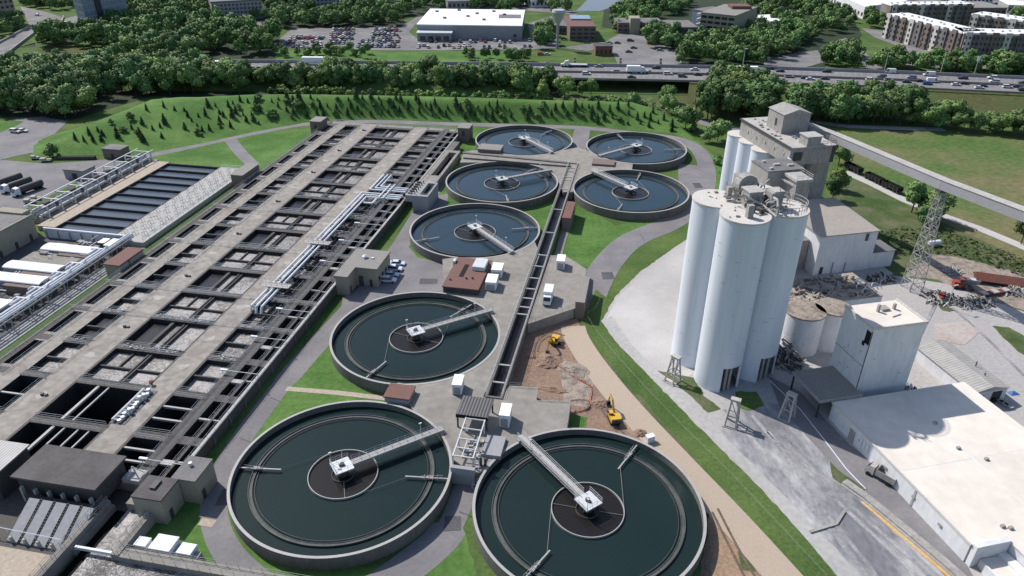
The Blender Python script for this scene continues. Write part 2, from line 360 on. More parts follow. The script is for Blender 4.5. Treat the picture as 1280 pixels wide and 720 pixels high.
# ================================================================== GROUND OF THE PLANT
_q = [B(v, u) for v, u in ((-60.1, -14.0), (-0.1, -14.0), (-0.1, 198.9), (-60.1, 198.9))]; _o = [(-3000, -600), (3000, -600), (3000, 6000), (-3000, 6000)]
mb = MB()
for i in range(4):
    j = (i+1) % 4; mb.quad((*_o[i], 0), (*_o[j], 0), (_q[j].x, _q[j].y, 0), (_q[i].x, _q[i].y, 0))
structure('ground', mb, 'grass')
NG = [0]
def ground(name, pts, z, m):
    NG[0] += 1   # every sheet a few millimetres above the one laid before it
    P = [G(x, y, 0) for x, y in pts]; out = []; rr = random.Random(NG[0]); soft = m in ('grass', 'mown_grass', 'rough_grass', 'dry_grass', 'meadow', 'dirt', 'pale_dirt', 'rubble', 'gravel', 'yard_dust', 'wood_floor', 'wet_yard')
    amp = .2 if soft else .07
    for a, b in zip(P, P[1:]+P[:1]):
        d = b-a; k = max(1, min(60, int(d.length/1.3))) if a.length < 330 else 1
        for i in range(k):
            q = a+d*(i/k); out.append((q.x+rr.uniform(-amp, amp), q.y+rr.uniform(-amp, amp)) if k > 1 else (q.x, q.y))
    mb = MB(); mb.sheet(out, z+NG[0]*0.0007); return structure(name, mb, m)
TANKS = dict(A=(-30.9, 99.6), B=(13.5, 91.4), C=(-22.8, 145.1), D=(-11.6, 204.4), E=(-3.9, 245.3), F=(4.5, 292.0), G=(49.7, 283.5), H=(41.1, 237.5))
def arc(k, p0, p1, sense, r=20.12, z=2.8, n=14):
    """points on a tank's rim between two surveyed directions; sense +1 turns anticlockwise"""
    cx, cy = TANKS[k]; a, b = [math.atan2(q.y-cy, q.x-cx) for q in (G(*p0, z), G(*p1, z))]
    if sense > 0:
        while b < a: b += 2*PI
    else:
        while b > a: b -= 2*PI
    return [Vector((cx+r*math.cos(a+(b-a)*i/n), cy+r*math.sin(a+(b-a)*i/n), z)) for i in range(n+1)]
# lawns
ground('lawn', [(330,165),(405,160),(400,215),(300,232),(180,196),(250,183)], 0.02, 'mown_grass')
ground('lawn', [(540,160),(610,158),(620,200),(720,240),(735,330),(640,345),(520,330),(505,290),(560,205)], 0.02, 'mown_grass')
ground('lawn', [(355,480),(420,400),(430,470),(540,490),(520,520),(420,510),(300,560),(290,640),(310,690),(520,715),(560,640),(590,560),(610,600),(580,660),(600,735),(150,735),(150,650),(270,560)], 0.02, 'mown_grass')
ground('lawn', [(690,262),(720,255),(770,282),(850,262),(874,254),(850,276),(800,300),(766,328),(744,356),(733,334),(706,318),(688,318)], 0.02, 'mown_grass')
ground('lawn', [(845,165),(870,175),(905,205),(905,250),(880,265),(878,240),(892,225),(890,205),(868,185)], 0.02, 'mown_grass')
# plant roads
def strip(name, cl, w, z, m):
    """road strip of width w along a surveyed centre line"""
    P = [G(x, y, 0) for x, y in cl]; L = []; R = []
    for i, p in enumerate(P):
        d = (P[min(i+1, len(P)-1)]-P[max(i-1, 0)]); d.z = 0; d.normalize(); nrm = Vector((-d.y, d.x, 0))
        ww = w[i] if isinstance(w, (list, tuple)) else w
        L.append(p+nrm*ww/2); R.append(p-nrm*ww/2)
    mb = MB()
    for i in range(len(P)-1):
        mb.quad((*R[i].xy, z), (*R[i+1].xy, z), (*L[i+1].xy, z), (*L[i].xy, z))
    return structure(name, mb, m)
def curve(cl, k=6):
    """smooth a surveyed line"""
    out = []
    for i in range(len(cl)-1):
        p0 = cl[max(i-1, 0)]; p1 = cl[i]; p2 = cl[i+1]; p3 = cl[min(i+2, len(cl)-1)]
        for j in range(k):
            t = j/k; out.append(tuple(0.5*((2*b)+(-a+c)*t+(2*a-5*b+4*c-d)*t*t+(-a+3*b-3*c+d)*t**3) for a, b, c, d in zip(p0, p1, p2, p3)))
    out.append(cl[-1]); return out
strip('plant_road', curve([(556,214),(530,258),(497,312),(450,372),(405,422),(352,482),(305,545),(274,600),(268,648),(290,697),(350,750)]), [5.5]*30+[4.6]*31, 0.04, 'asphalt')
ground('plant_road', [(522,250),(560,242),(556,300),(520,288),(508,305),(522,322),(556,330),(556,372),(480,384),(424,420),(428,372),(485,345),(500,300)], 0.05, 'asphalt')
strip('plant_road', curve([(590,560),(584,600),(571,640),(553,672),(515,705),(460,745)]), [3.5]*8+[4.5]*8+[6.5]*15, 0.045, 'asphalt')
strip('plant_road', curve([(175,197),(250,181),(320,166),(385,155),(470,152),(560,155),(640,157),(730,160),(800,168),(850,175),(876,192),(884,222),(872,254),(835,280),(790,300),(762,326),(742,360),(732,392)]), [5.0]*48+[6.5]*24+[8.5]*31, 0.04, 'asphalt')
strip('plant_road', curve([(728,162),(724,180),(720,196)]), 7, 0.05, 'asphalt')
ground('plant_road', [(848,205),(884,208),(890,225),(868,258),(848,232)], 0.055, 'asphalt')
strip('footpath', curve([(286,172),(300,190),(318,208)]), 5.0, 0.05, 'asphalt')
strip('footpath', [(358,486),(420,491),(490,499)], 1.5, 0.06, 'beige_deck')
strip('footpath', [(712,275),(703,300),(697,322)], 2.2, 0.06, 'concrete')
strip('footpath', [(250,652),(268,655)], 1.6, 0.06, 'beige_deck')
# works area of bare earth beside the channel
ground('bare_earth', [(660,410),(722,398),(735,430),(790,495),(880,600),(930,660),(990,735),(870,735),(888,650),(850,590),(780,545),(700,545),(640,500),(632,470)], 0.03, 'dirt')
ground('bare_earth', [(760,520),(800,540),(885,640),(960,735),(890,735),(885,640),(850,585),(790,545)], 0.05, 'pale_dirt')
ground('bare_earth', [(700,470),(722,455),(742,480),(735,510),(706,505)], 0.045, 'rubble')
ground('lawn', [(712,518),(735,522),(728,548),(708,545)], 0.06, 'mown_grass')
ground('lawn', [(640,420),(665,404),(714,390),(712,398),(662,416),(642,445)], 0.06, 'mown_grass')
ground('lawn', [(922,684),(940,690),(945,715),(925,712)], 0.06, 'rough_grass')
strip('haul_path', curve([(716,408),(722,425),(745,460),(790,515),(850,580),(920,655),(1000,745)]), 6.2, 0.08, 'sand_path')
ground('verge', [(745,362),(766,378),(752,402),(770,430),(862,522),(960,620),(1060,735),(1010,735),(900,610),(800,505),(738,440),(726,402)], 0.04, 'grass')
ground('verge', [(732,418),(760,452),(800,495),(870,575),(865,580),(790,510),(735,436)], 0.05, 'rough_grass')

# ================================================================== CONCRETE PLATFORMS BETWEEN THE TANKS (2.8 m above ground)
def platform(name, pts, z=2.8, m='concrete'):
    mb = MB(); mb.prism([(p[0], p[1]) for p in pts], -0.2, z); return structure(name, mb, m)
Z = 2.8
chl = lambda px, py: G(px, py, Z)
platform('tank_platform', [G(566,574,Z)]+arc('A', (563,560), (524,508), +1)+GP([(512,506),(498,505),(497,478)], Z)+arc('C', (515,480), (578,367), +1)
         + GP([(556,366),(553,324)], Z)+arc('D', (566,324), (671,302), +1)+GP([(675,318),(604,496),(626,497),(637,482),(672,484),(671,500),(714,501),(709,536)], Z)+arc('B', (704,534), (612,572), +1)+GP([(604,590),(592,592)], Z))
platform('channel_platform', GP([(688,319),(706,319),(733,336),(730,362),(719.6,385),(659.5,405)], Z))
platform('north_platform', GP([(580,190),(590,188)], Z)+arc('F', (602,190), (711,190), +1)+GP([(722,184)], Z)+arc('G', (733,190), (790,210), +1)+GP([(790,212)], Z)+arc('H', (783,211), (722,228), +1)
         + GP([(716,240),(704,240)], Z)+arc('E', (693,224), (604,204), +1)+GP([(575,203)], Z))
# deep shade trench between channel and the dig
# ================================================================== EIGHT ROUND TANKS
def make_tank(label, k, bridge_px, arms_px, rim=2.8):
    cx, cy = TANKS[k]; e = G(*bridge_px, rim+1); a = math.atan2(e.y-cy, e.x-cx)
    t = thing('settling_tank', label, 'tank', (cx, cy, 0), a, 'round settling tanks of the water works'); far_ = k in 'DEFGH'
    if not TMESH:
        m = MB(); m.ring(0, 0, -0.3, rim, 19.65, 20.1, 128); TMESH['wall'] = m.mesh('wall', 'tank_concrete', True)
        m = MB(); m.sheet([(19.65*math.cos(2*PI*i/128), 19.65*math.sin(2*PI*i/128)) for i in range(128)], 1.45); TMESH['water'] = m.mesh('water', 'clarifier_water'); TMESH['water_far'] = m.mesh('water', 'far_water_sheen'); m = MB(); m.ring(0, 0, rim+.002, rim+.05, 19.62, 20.13, 128); TMESH['coping'] = m.mesh('coping', 'rail_gray', True)
        m = MB(); m.ring(0, 0, 0.9, 1.80, 16.66, 16.78, 128); m.ring(0, 0, 0.9, 1.70, 16.02, 16.12, 128); m.ring(0, 0, 0.9, 1.60, 16.121, 16.659, 128)
        TMESH['launder'] = m.mesh('weir_trough', 'trough', True)
        m = MB(); m.ring(0, 0, 1.62, 1.72, 15.55, 15.63, 96); TMESH['baffle'] = m.mesh('scum_baffle', 'dark_metal', True)
        m = MB(); m.ring(0, 0, 1.2, 1.85, 6.25, 6.40, 80); TMESH['well'] = m.mesh('center_well', 'rail_gray', True)
        m = MB(); m.sheet([(6.25*math.cos(2*PI*i/64), 6.25*math.sin(2*PI*i/64)) for i in range(64)], 1.49); TMESH['wellwater'] = m.mesh('well_water', 'well_water')
        m = MB(); m.ring(0, 0, 1.3, 1.75, 2.0, 2.12, 32); m.cyl(0, 0, 0.5, 3.4, 0.8, 16)
        for i in range(4):
            q = PI/4+i*PI/2; m.tube((1.0*math.cos(q), 1.0*math.sin(q), 1.3), (1.0*math.cos(q), 1.0*math.sin(q), 3.6), 0.09, 4)
        TMESH['column'] = m.mesh('center_column', 'dark_metal')
        m = MB()   # half bridge: deck, lattice side girders, rim support
        m.box(1.2, 20.6, -0.62, 0.62, 3.52, 3.62)
        for sd in (-0.62, 0.62):
            m.box(1.2, 20.6, sd-0.06, sd+0.06, 3.30, 3.66); m.box(1.2, 20.6, sd-0.05, sd+0.05, 2.86, 2.96)
            n = 15
            for i in range(n):
                x0 = 1.3+i*19.2/n; x1 = x0+19.2/n
                m.tube((x0, sd, 2.9 if i % 2 else 3.5), (x1, sd, 3.5 if i % 2 else 2.9), 0.04, 4, cap=False)
        m.box(19.6, 20.5, -0.9, 0.9, 2.75, 3.3)
        TMESH['bridge'] = m.mesh('bridge', 'rail_gray')
        m = MB()
        for sd in (-0.60, 0.60): m.rail([(2.0, sd, 3.62), (20.6, sd, 3.62)], 1.05, 1.6, 0.035)
        TMESH['brail'] = m.mesh('handrail', 'galvanized')
        m = MB(); m.box(-1.75, 1.75, -1.75, 1.75, 3.5, 3.72); TMESH['plat'] = m.mesh('drive_platform', 'galvanized')
        m = MB(); m.rail([(-1.7,-1.7,3.72),(-1.7,1.7,3.72),(1.7,1.7,3.72)], 1.05, 1.1, 0.035); m.rail([(-1.7,-1.7,3.72),(1.7,-1.7,3.72)], 1.05, 1.1, 0.035)
        TMESH['prail'] = m.mesh('handrail', 'galvanized')
        m = MB(); m.cyl(0.1, 0.1, 3.72, 4.15, 0.42, 12); m.box(-0.55, 0.1, -0.2, 0.25, 3.72, 4.05); TMESH['motor'] = m.mesh('drive_motor', 'dark_metal')
        m = MB(); m.tube((0, 0, 3.6), (0, 0, 6.3), 0.05, 5); m.box(-0.28, 0.28, -0.12, 0.12, 6.2, 6.36); TMESH['lamp'] = m.mesh('lamp_post', 'galvanized')
        m = MB(); m.beam((11.6, 0, 2.0), (19.5, 0, 2.0), 0.26, 0.12)   # skimmer with hinge frame on the trough
        for q in (-0.25, 0.25): m.tube((14.5, q, 2.1), (18.6, q, 2.55), 0.05, 4)
        for x in (15.2, 16.0, 16.8, 17.6): m.tube((x, -0.5, 2.05), (x, 0.5, 2.35), 0.05, 4)
        m.box(15.5, 16.9, -0.35, 0.35, 1.95, 2.15)
        TMESH['skim'] = m.mesh('skimmer_arm', 'rail_gray')
        m = MB(); m.tube((6.35*math.cos(-1.05), 6.35*math.sin(-1.05), 1.8), (12.4, 0, 2.05), 0.03, 4); TMESH['cable'] = m.mesh('stay_cable', 'rail_gray')
        m = MB()
        m.tube((2.1*math.cos(.3), 2.1*math.sin(.3), 1.62), (6.25*math.cos(.3), 6.25*math.sin(.3), 1.7), 0.04, 4)
        TMESH['spoke'] = m.mesh('well_spoke', 'rail_gray')
    def part(key, name, par, rz=0, loc=(0, 0, 0)):
        o = bpy.data.objects.new(name, TMESH[key]); C.objects.link(o); o.parent = par; o.rotation_euler = (0, 0, rz); o.location = loc; return o
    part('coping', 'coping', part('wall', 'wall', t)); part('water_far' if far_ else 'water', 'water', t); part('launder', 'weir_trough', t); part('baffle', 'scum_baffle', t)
    w = part('well', 'center_well', t); part('wellwater', 'well_water', w); sp_ = rnd.random()*3; part('spoke', 'well_spoke', w, sp_); part('spoke', 'well_spoke', w, sp_+PI)
    part('column', 'center_column', t)
    b = part('bridge', 'bridge', t); part('brail', 'handrail', b)
    d = part('plat', 'drive_platform', t); part('prail', 'handrail', d); part('motor', 'drive_motor', d)
    part('lamp', 'lamp_post', t, 0, (-1.5, 1.5, 0)); part('lamp', 'lamp_post', t, 0, (16.2, 0.75, -0.2))
    for px in arms_px:
        q = G(*px, 2.0); aa = math.atan2(q.y-cy, q.x-cx)-a
        s = part('skim', 'skimmer_arm', t, aa); part('cable', 'stay_cable', s)
    return t
TMESH = {}
make_tank('large round settling tank at the front left, its bridge reaching toward the steel stair frame', 'A', (545,537), [(312,585),(552,598)])
make_tank('large round settling tank at the front right beside the bare earth and sandy path', 'B', (655,548), [(787,568),(672,705)])
make_tank('round settling tank between the flat-roofed beige pump house and the long channel', 'C', (606,388), [(470,462),(582,385)])
make_tank('round settling tank behind the brown-roofed building, its bridge pointing to the lower right', 'D', (638,312), [(528,300),(660,285)])
make_tank('round settling tank beside the gray pump tower, pale bridge pointing to the upper right', 'E', (683,212), [(635,252),(672,210)])
make_tank('farthest round settling tank below the grassy bank, left of the two back ones', 'F', (690,189), [(685,165),(610,188)])
make_tank('round settling tank in the back right corner inside the bend of the plant road', 'G', (750,193), [(850,187),(775,171)])
make_tank('round settling tank in front of the back right one, green lawn at its near side', 'H', (742,213), [(773,262),(800,218)])

# ================================================================== AERATION BASINS
T0, TP = 9.4, 13.17
def frame_thing(name, label, cat, v=0, u=0, group=None):
    p = B(v, u); return thing(name, label, cat, (p.x, p.y, 0), PANG, group)
def holed_slab(xs0, xs1, ys0, ys1, holes, z0, z1, lining=None):
    """slab with rectangular wells cut through, side faces of each well included"""
    xs = sorted({xs0, xs1, *[h[0] for h in holes], *[h[1] for h in holes]}); ys = sorted({ys0, ys1, *[h[2] for h in holes], *[h[3] for h in holes]})
    def solid(i, j):
        if i < 0 or j < 0 or i >= len(xs)-1 or j >= len(ys)-1: return False
        mx, my = (xs[i]+xs[i+1])/2, (ys[j]+ys[j+1])/2
        return not any(h[0] < mx < h[1] and h[2] < my < h[3] for h in holes)
    mb = MB()
    def side(*q):
        cx = sum(p[0] for p in q)/4; cy = sum(p[1] for p in q)/4
        (lining if lining is not None and xs0+.01 < cx < xs1-.01 and ys0+.01 < cy < ys1-.01 else mb).quad(*q)
    for i in range(len(xs)-1):
        for j in range(len(ys)-1):
            if not solid(i, j): continue
            x0, x1, y0, y1 = xs[i], xs[i+1], ys[j], ys[j+1]
            mb.quad((x0,y0,z1),(x1,y0,z1),(x1,y1,z1),(x0,y1,z1))
            if not solid(i-1, j): side((x0,y1,z0),(x0,y0,z0),(x0,y0,z1),(x0,y1,z1))
            if not solid(i+1, j): side((x1,y0,z0),(x1,y1,z0),(x1,y1,z1),(x1,y0,z1))
            if not solid(i, j-1): side((x0,y0,z0),(x1,y0,z0),(x1,y0,z1),(x0,y0,z1))
            if not solid(i, j+1): side((x1,y1,z0),(x0,y1,z0),(x0,y1,z1),(x1,y1,z1))
    return mb
ab = frame_thing('aeration_basin', 'huge gray concrete block of open aeration basins with rows of square churning pits', 'basin')
holes = []; cells = []
for k in range(-1, 15):
    t = T0+TP*k; bt = t-11.0
    if k == -1: bt = t-9
    n0 = bt
    holes += [(-37.4, -21.6, bt, t), (-51.0, -45.2, bt, t), (-14.5, -7.9, bt, t), (-5.2, -2.6, bt, t), (-2.1, -0.55, bt, t)]
    cells.append((k, bt, t))
    if k >= 0: holes.append((-58.2, -55.6, bt+1.0, t-0.5))
    if k < 1: continue
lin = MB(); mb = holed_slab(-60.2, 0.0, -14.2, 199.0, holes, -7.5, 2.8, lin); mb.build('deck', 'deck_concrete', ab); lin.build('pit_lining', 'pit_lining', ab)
near = MB(); foam = None
wallm = MB(); divm = MB(); railm = MB(); beamm = MB()
for k, bt, t in cells:
    even = k % 2 == 0; void = k <= 0
    # M: wide middle pits
    if void:
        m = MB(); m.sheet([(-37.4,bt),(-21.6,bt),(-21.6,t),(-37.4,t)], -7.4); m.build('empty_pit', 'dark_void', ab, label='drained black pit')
        divm.box(-32.2, -31.6, bt, t, 2.3, 2.74); divm.box(-29.6, -29.3, bt, t, 2.4, 2.72)
        if k == -1:
            divm.box(-26.6, -26.3, bt, t, 2.4, 2.72); divm.box(-24.2, -23.9, bt, t, 2.4, 2.72)
    else:
        m = MB()
        if even:
            m.sheet([(-37.4,bt),(-31.7,bt),(-31.7,t),(-37.4,t)], 1.60); m.build('still_water', 'pit_water', ab)
            m = MB(); m.sheet([(-31.1,bt),(-21.6,bt),(-21.6,t),(-31.1,t)], 1.70); m.build('churning_water', 'foam', ab)
            wallm.box(-31.8, -31.0, bt-0.02, t+0.02, -1.4, 2.45); wallm.box(-28.6, -28.25, bt-0.02, t+0.02, -1.4, 2.3); wallm.box(-27.75, -27.4, bt-0.02, t+0.02, -1.4, 2.3)
        else:
            m.sheet([(-37.4,bt),(-21.6,bt),(-21.6,t),(-37.4,t)], 1.70); m.build('churning_water', 'foam', ab)
            wallm.box(-29.2, -28.85, bt-0.02, t+0.02, -1.4, 2.4); wallm.box(-28.45, -28.1, bt-0.02, t+0.02, -1.4, 2.4)
            wallm.box(-37.42, -29.2, bt+5.0, bt+5.4, -1.4, 2.3); wallm.box(-28.1, -21.58, bt+5.0, bt+5.4, -1.4, 2.3); wallm.box(-33.2, -32.85, bt+5.4, t+0.02, -1.4, 2.1)
    # N: left pits
    m = MB(); m.sheet([(-51.0,bt),(-45.2,bt),(-45.2,t),(-51.0,t)], -7.4 if void else 1.6)
    m.build('empty_pit' if void else ('still_water' if even else 'churning_water'), 'dark_void' if void else ('pit_water' if even else 'foam'), ab)
    (divm if void else wallm).box(-51.02, -45.18, (bt+t)/2-0.2, (bt+t)/2+0.2, 2.3 if void else -1.4, 2.6)
    # P: right pits
    m = MB(); m.sheet([(-14.5,bt),(-7.9,bt),(-7.9,t),(-14.5,t)], -7.4 if void else 1.6)
    m.build('empty_pit' if void else 'churning_water', 'dark_void' if void else ('foam' if not even or k > 9 or k == 1 else 'foam'), ab)
    if void:
        for q in (0.36, 0.7): divm.box(-14.52, -7.88, bt+q*(t-bt)-0.2, bt+q*(t-bt)+0.2, 2.2, 2.7)
    else:
        wallm.box(-14.52, -7.88, (bt+t)/2-0.2, (bt+t)/2+0.2, -1.4, 2.55)
        if 3 <= k <= 9:
            wallm.box(-11.4, -11.1, bt-0.02, t+0.02, 0.2, 2.3); wallm.box(-9.6, -9.35, bt-0.02, t+0.02, 1.6, 2.5)
            for q in range(5): wallm.box(-13.4, -7.9, bt+1+q*2.0, bt+1.2+q*2.0, 1.9, 2.1)
    # K: narrow left channel pits
    if k >= 0:
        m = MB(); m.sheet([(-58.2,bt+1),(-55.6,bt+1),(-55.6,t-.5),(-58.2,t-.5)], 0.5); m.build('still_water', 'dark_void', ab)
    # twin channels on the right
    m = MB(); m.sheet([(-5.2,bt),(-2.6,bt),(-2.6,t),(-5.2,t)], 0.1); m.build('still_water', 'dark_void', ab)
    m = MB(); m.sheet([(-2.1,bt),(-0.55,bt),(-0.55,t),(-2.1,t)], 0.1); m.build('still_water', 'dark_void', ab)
    divm.box(-5.22, -2.58, (bt+t)/2-0.15+rnd.uniform(-1,1), (bt+t)/2+0.2, 2.2, 2.72)
    divm.box(-2.12, -0.53, (bt+t)/2-0.15, (bt+t)/2+0.2, 2.2, 2.72)
    # handrails
    if k <= 14:
        zz = 2.8
        r_ = 0.04 if k < 4 else 0.05
        for vv in (-7.55, -5.5): railm.rail([(vv, bt-1.1, zz), (vv, t+1.1, zz)], 1.05, 2.6, r_)
        railm.rail([(-2.35, bt-1.1, zz), (-2.35, t+1.1, zz)], 1.05, 2.6, r_)
        if k <= 14:
            for uu in ((t+0.25, t+2.0) if k <= 4 else (t+2.0,)):
                railm.rail([(-37.4, uu, zz), (-21.6, uu, zz)], 1.05, 2.2, r_); railm.rail([(-51.2, uu, zz), (-45.0, uu, zz)], 1.05, 2.2, r_)
                railm.rail([(-14.6, uu, zz), (-7.6, uu, zz)], 1.05, 2.2, r_)
        if k <= 14: railm.rail([(-44.9, bt, zz), (-44.9, t, zz)], 1.05, 2.2, r_)
ms = MB()
for k in range(-1, 15):
    t = T0+TP*k
    for a, b_ in ((-38.0, -21.0), (-51.4, -44.8), (-15.1, -0.55), (-60.0, -55.2)): ms.prism([(a, t+.02), (b_, t+.02), (b_, t+2.15), (a, t+2.15)], 2.79, 2.805)
for a, b_ in ((-15.1, -14.52), (-7.88, -5.22), (-2.58, -2.12), (-60.0, -58.22), (-38.0, -37.42), (-21.58, -21.1)): ms.prism([(a, -13.5), (b_, -13.5), (b_, 198.5), (a, 198.5)], 2.79, 2.809)
ms.each('wall_top', 'grimy_concrete', ab)
wallm.each('baffle_wall', 'dark_concrete', ab); divm.each('cross_beam', 'rail_gray', ab)
railm.rail([(-0.2, -9, 2.8), (-0.2, 60, 2.8)], 1.05, 2.6, 0.045); railm.rail([(-60.0, 9, 2.8), (-60.0, 199, 2.8)], 1.05, 3.0, 0.05); railm.rail([(-55.2, 9, 2.8), (-55.2, 199, 2.8)], 1.05, 3.0, 0.05)
railm.rail([(-60.0, 198.8, 2.8), (-0.2, 198.8, 2.8)], 1.05, 3.0, 0.05)
for k in (2, 3, 5, 7): railm.rail([(-60, T0+TP*k+0.6, 2.8), (-0.3, T0+TP*k+0.6, 2.8)], 1.05, 2.6, 0.045)
railm.build('handrail', 'galvanized', ab)
m = MB(); m.box(0.002, 0.14, -14, 136.9, -0.1, 2.34); m.build('shade_face', 'dark_concrete', ab)  # dark panel puts the shade of this sunless side into colour
m = MB(); m.box(0.003, 0.22, -8.5, 117.3, 2.72, 2.95); m.box(-0.5, 0.003, -8.5, 199, 2.802, 2.93); m.build('coping', 'rail_gray', ab)
m = MB()
for u in range(-6, 118, 6): m.box(0.141, 0.30, u-0.25, u+0.25, -0.1, 2.35)
m.each('buttress', 'tank_concrete', ab)
# crossbars with white end boxes reaching over the channels
for u in (-8.6, 19.6, 33.0, 45.8, 72.0, 85.5, 98.0):
    m = MB(); m.tube((-8.2, u-1.2, 3.9), (0.2, u-1.2, 3.9), 0.08, 5); m.tube((-8.2, u-1.2, 2.8), (-8.2, u-1.2, 3.9), 0.08, 5); m.tube((0.1, u-1.2, 2.8), (0.1, u-1.2, 3.9), 0.08, 5); m.box(-8.6, -6.9, u-1.45, u-0.95, 3.8, 4.1); m.build('crossbar', 'white_paint', ab)
# pale worn patches, hatches and small valves on the wide walkways
m = MB(); mv = MB()
for k in range(0, 15):
    for vv in (-41.5, -18.2):
        u = T0+TP*k-4.4+rnd.uniform(-1, 1)
        if vv == -41.5 and k % 2 == 0:
            mv.cyl(vv+0.3, u, 2.8, 3.3, 0.42, 10); mv.box(vv+0.9, vv+1.5, u-0.3, u+0.3, 2.8, 3.15)
        m.prism([(vv+1.9*math.cos(i*PI/5)*rnd.uniform(.35, 1.1), u+1.5*math.sin(i*PI/5)*rnd.uniform(.35, 1.1)) for i in range(10)], 2.79, 2.806)
m.each('worn_patch', 'worn', ab); mv.each('valve_box', 'dark_metal', ab)
# pipework heaped on the cell walls, white pipe runs
rr = random.Random(3)
for k in range(1, 11):
    t = T0+TP*k
    for (a, b_) in ((-36.5, -22), (-50, -46), (-14, -8)):
        if rr.random() < (1.0 if k < 3 else 0.35):
            m = MB()
            for i in range(max(4, int((b_-a)*(2.0 if k < 3 else 0.8)))):
                x = rr.uniform(a, b_); y = t+rr.uniform(0.5, 1.9); h = rr.uniform(0.2, 0.7)
                m.box(x, x+rr.uniform(0.15, 0.5), y, y+rr.uniform(0.15, 0.4), 2.8, 2.8+h*.7)
                m.tube((x, y, 2.95), (x+rr.uniform(-1.5, 1.5), y+rr.uniform(-0.4, 0.4), 2.95), 0.08, 5)
            m.tube((a, t+1.2, 2.92), (b_, t+1.2, 2.92), .09, 5); m.tube((a, t+.7, 2.9), (b_, t+.7, 2.9), .06, 5)
            m.build('pipework', 'rail_gray', ab)
# outer channel beyond the gray tower
mb = holed_slab(0.0, 6.0, 137.0, 172.0, [(2.1, 5.0, 144.0, 169.5)], -0.3, 2.8); mb.build('outer_channel', 'deck_concrete', ab)
m = MB(); m.sheet([(2.1,144),(5.0,144),(5.0,169.5),(2.1,169.5)], 0.4); m.build('still_water', 'dark_void', ab)
m = MB(); m.rail([(5.8, 138, 2.8), (5.8, 171, 2.8)], 1.05, 3, 0.05); m.rail([(1.2, 138, 2.8), (1.2, 171, 2.8)], 1.05, 3, 0.05); m.build('handrail', 'galvanized', ab)
mb = MB(); mb.box(-0.5, 2.9, 172.003, 183, -0.2, 2.8); mb.build('outer_wall', 'tank_concrete', ab)
# far end machine housings
for (v, u, lab) in ((-61.5, 190, 'small brick stair housing at the far left corner of the aeration basins'), (2.5, 194, 'small brick stair housing at the far right corner of the aeration basins')):
    t = frame_thing('stair_housing', lab, 'stair housing', v, u)
    m = MB(); m.box(-2.4, 2.4, -3.4, 3.4, -0.2, 6.0); m.build('wall', 'brick', t); m = MB(); m.box(-2.6, 2.6, -3.6, 3.6, 6.003, 6.3); m.build('roof', 'roof_warm', t)
    m = MB(); m.box(-0.6, 0.6, -3.46, -3.403, 2.8, 4.9); m.each('door', 'dark_wall', t)
t = frame_thing('stair_housing', 'brick stair housing beside the end of the pale lid deck and grass strip', 'stair housing', -63.2, 130.0)
m = MB(); m.box(-2.2, 2.2, -6, 6, -0.2, 5.0); m.build('wall', 'brick', t); m = MB(); m.box(-2.4, 2.4, -6.2, 6.2, 5.003, 5.3); m.build('roof', 'roof_warm', t)
t = frame_thing('stair_housing', 'brick stair housing with a reddish roof at the near end of the lid deck', 'stair housing', -62.9, 61.5)
m = MB(); m.box(-2.3, 2.3, -5.2, 5.2, -0.2, 4.2); m.build('wall', 'beige_wall', t); m = MB(); m.box(-2.5, 2.5, -5.4, 5.4, 4.203, 4.5); m.build('roof', 'brown_roof', t)
m = MB(); m.box(2.303, 2.36, -1.5, -0.6, 2.0, 3.9); m.each('door', 'dark_wall', t)
# white pipe runs over the right walkway
def pipe_thing(name, label, cat, group=None): return frame_thing(name, label, cat, 0, 0, group)
pr = pipe_thing('air_pipe', 'three long parallel white air pipes along the right walkway, turning into the gray tower', 'pipe')
for i, v in enumerate((-15.2, -13.8, -12.4)):
    m = MB(); e = (117.2, 118.8, 120.4)[2-i]; z0 = 4.0
    m.path([(v, 43.5, 2.2), (v, 44.4, z0), (v, e, z0), (-0.8, e, z0)], 0.30, 10); m.build('pipe', 'white_paint', pr, smooth=True)
m = MB()
for u in range(46, 117, 7): m.box(-16.2, -11.6, u-0.15, u+0.15, 3.3, 3.56); m.box(-16.2, -15.9, u-.15, u+.15, 2.8, 3.3); m.box(-11.9, -11.6, u-.15, u+.15, 2.8, 3.3)
m.build('pipe_support', 'rail_gray', pr)
m = MB()
for u in (54.5, 80.5): m.box(-17.2, -9.6, u-1.2, u+1.2, 4.52, 4.62); m.rail([(-17.2, u-1.2, 4.62), (-9.6, u-1.2, 4.62)], 1.05, 1.5, 0.05); m.rail([(-17.2, u+1.2, 4.62), (-9.6, u+1.2, 4.62)], 1.05, 1.5, 0.05)
m.build('step_over', 'rail_gray', pr)
pr = pipe_thing('air_pipe', 'shorter group of three white air pipes bending from the far side into the gray tower', 'pipe')
for i, v in enumerate((-13.6, -12.2, -10.8)):
    m = MB(); e = (123.6, 125.2, 126.8)[i]
    m.path([(v, 138.6, 2.2), (v, 137.8, 4.0), (v, e, 4.0), (-0.8, e, 4.0)], 0.30, 10); m.build('pipe', 'white_paint', pr, smooth=True)
m = MB()
for v in (-7.8, -6.2): m.box(v-.2, v+.2, 116, 128.4, 4.45, 4.65); m.box(v-.2, v+.2, 116, 116.4, 2.8, 4.45); m.box(v-.2, v+.2, 128, 128.4, 2.8, 4.45)
m.build('pipe_support', 'galvanized', pr)
pw = pipe_thing('air_pipe', 'short pale pipe tee leading from the pits toward the gray tower', 'pipe')
m = MB(); m.path([(-8.5, 112.2, 4.0), (-8.5, 116, 4.0)], 0.35, 8); m.path([(-11.5, 112.2, 4.0), (-8.5, 112.2, 4.0)], 0.35, 8); m.build('pipe', 'white_paint', pw, smooth=True)

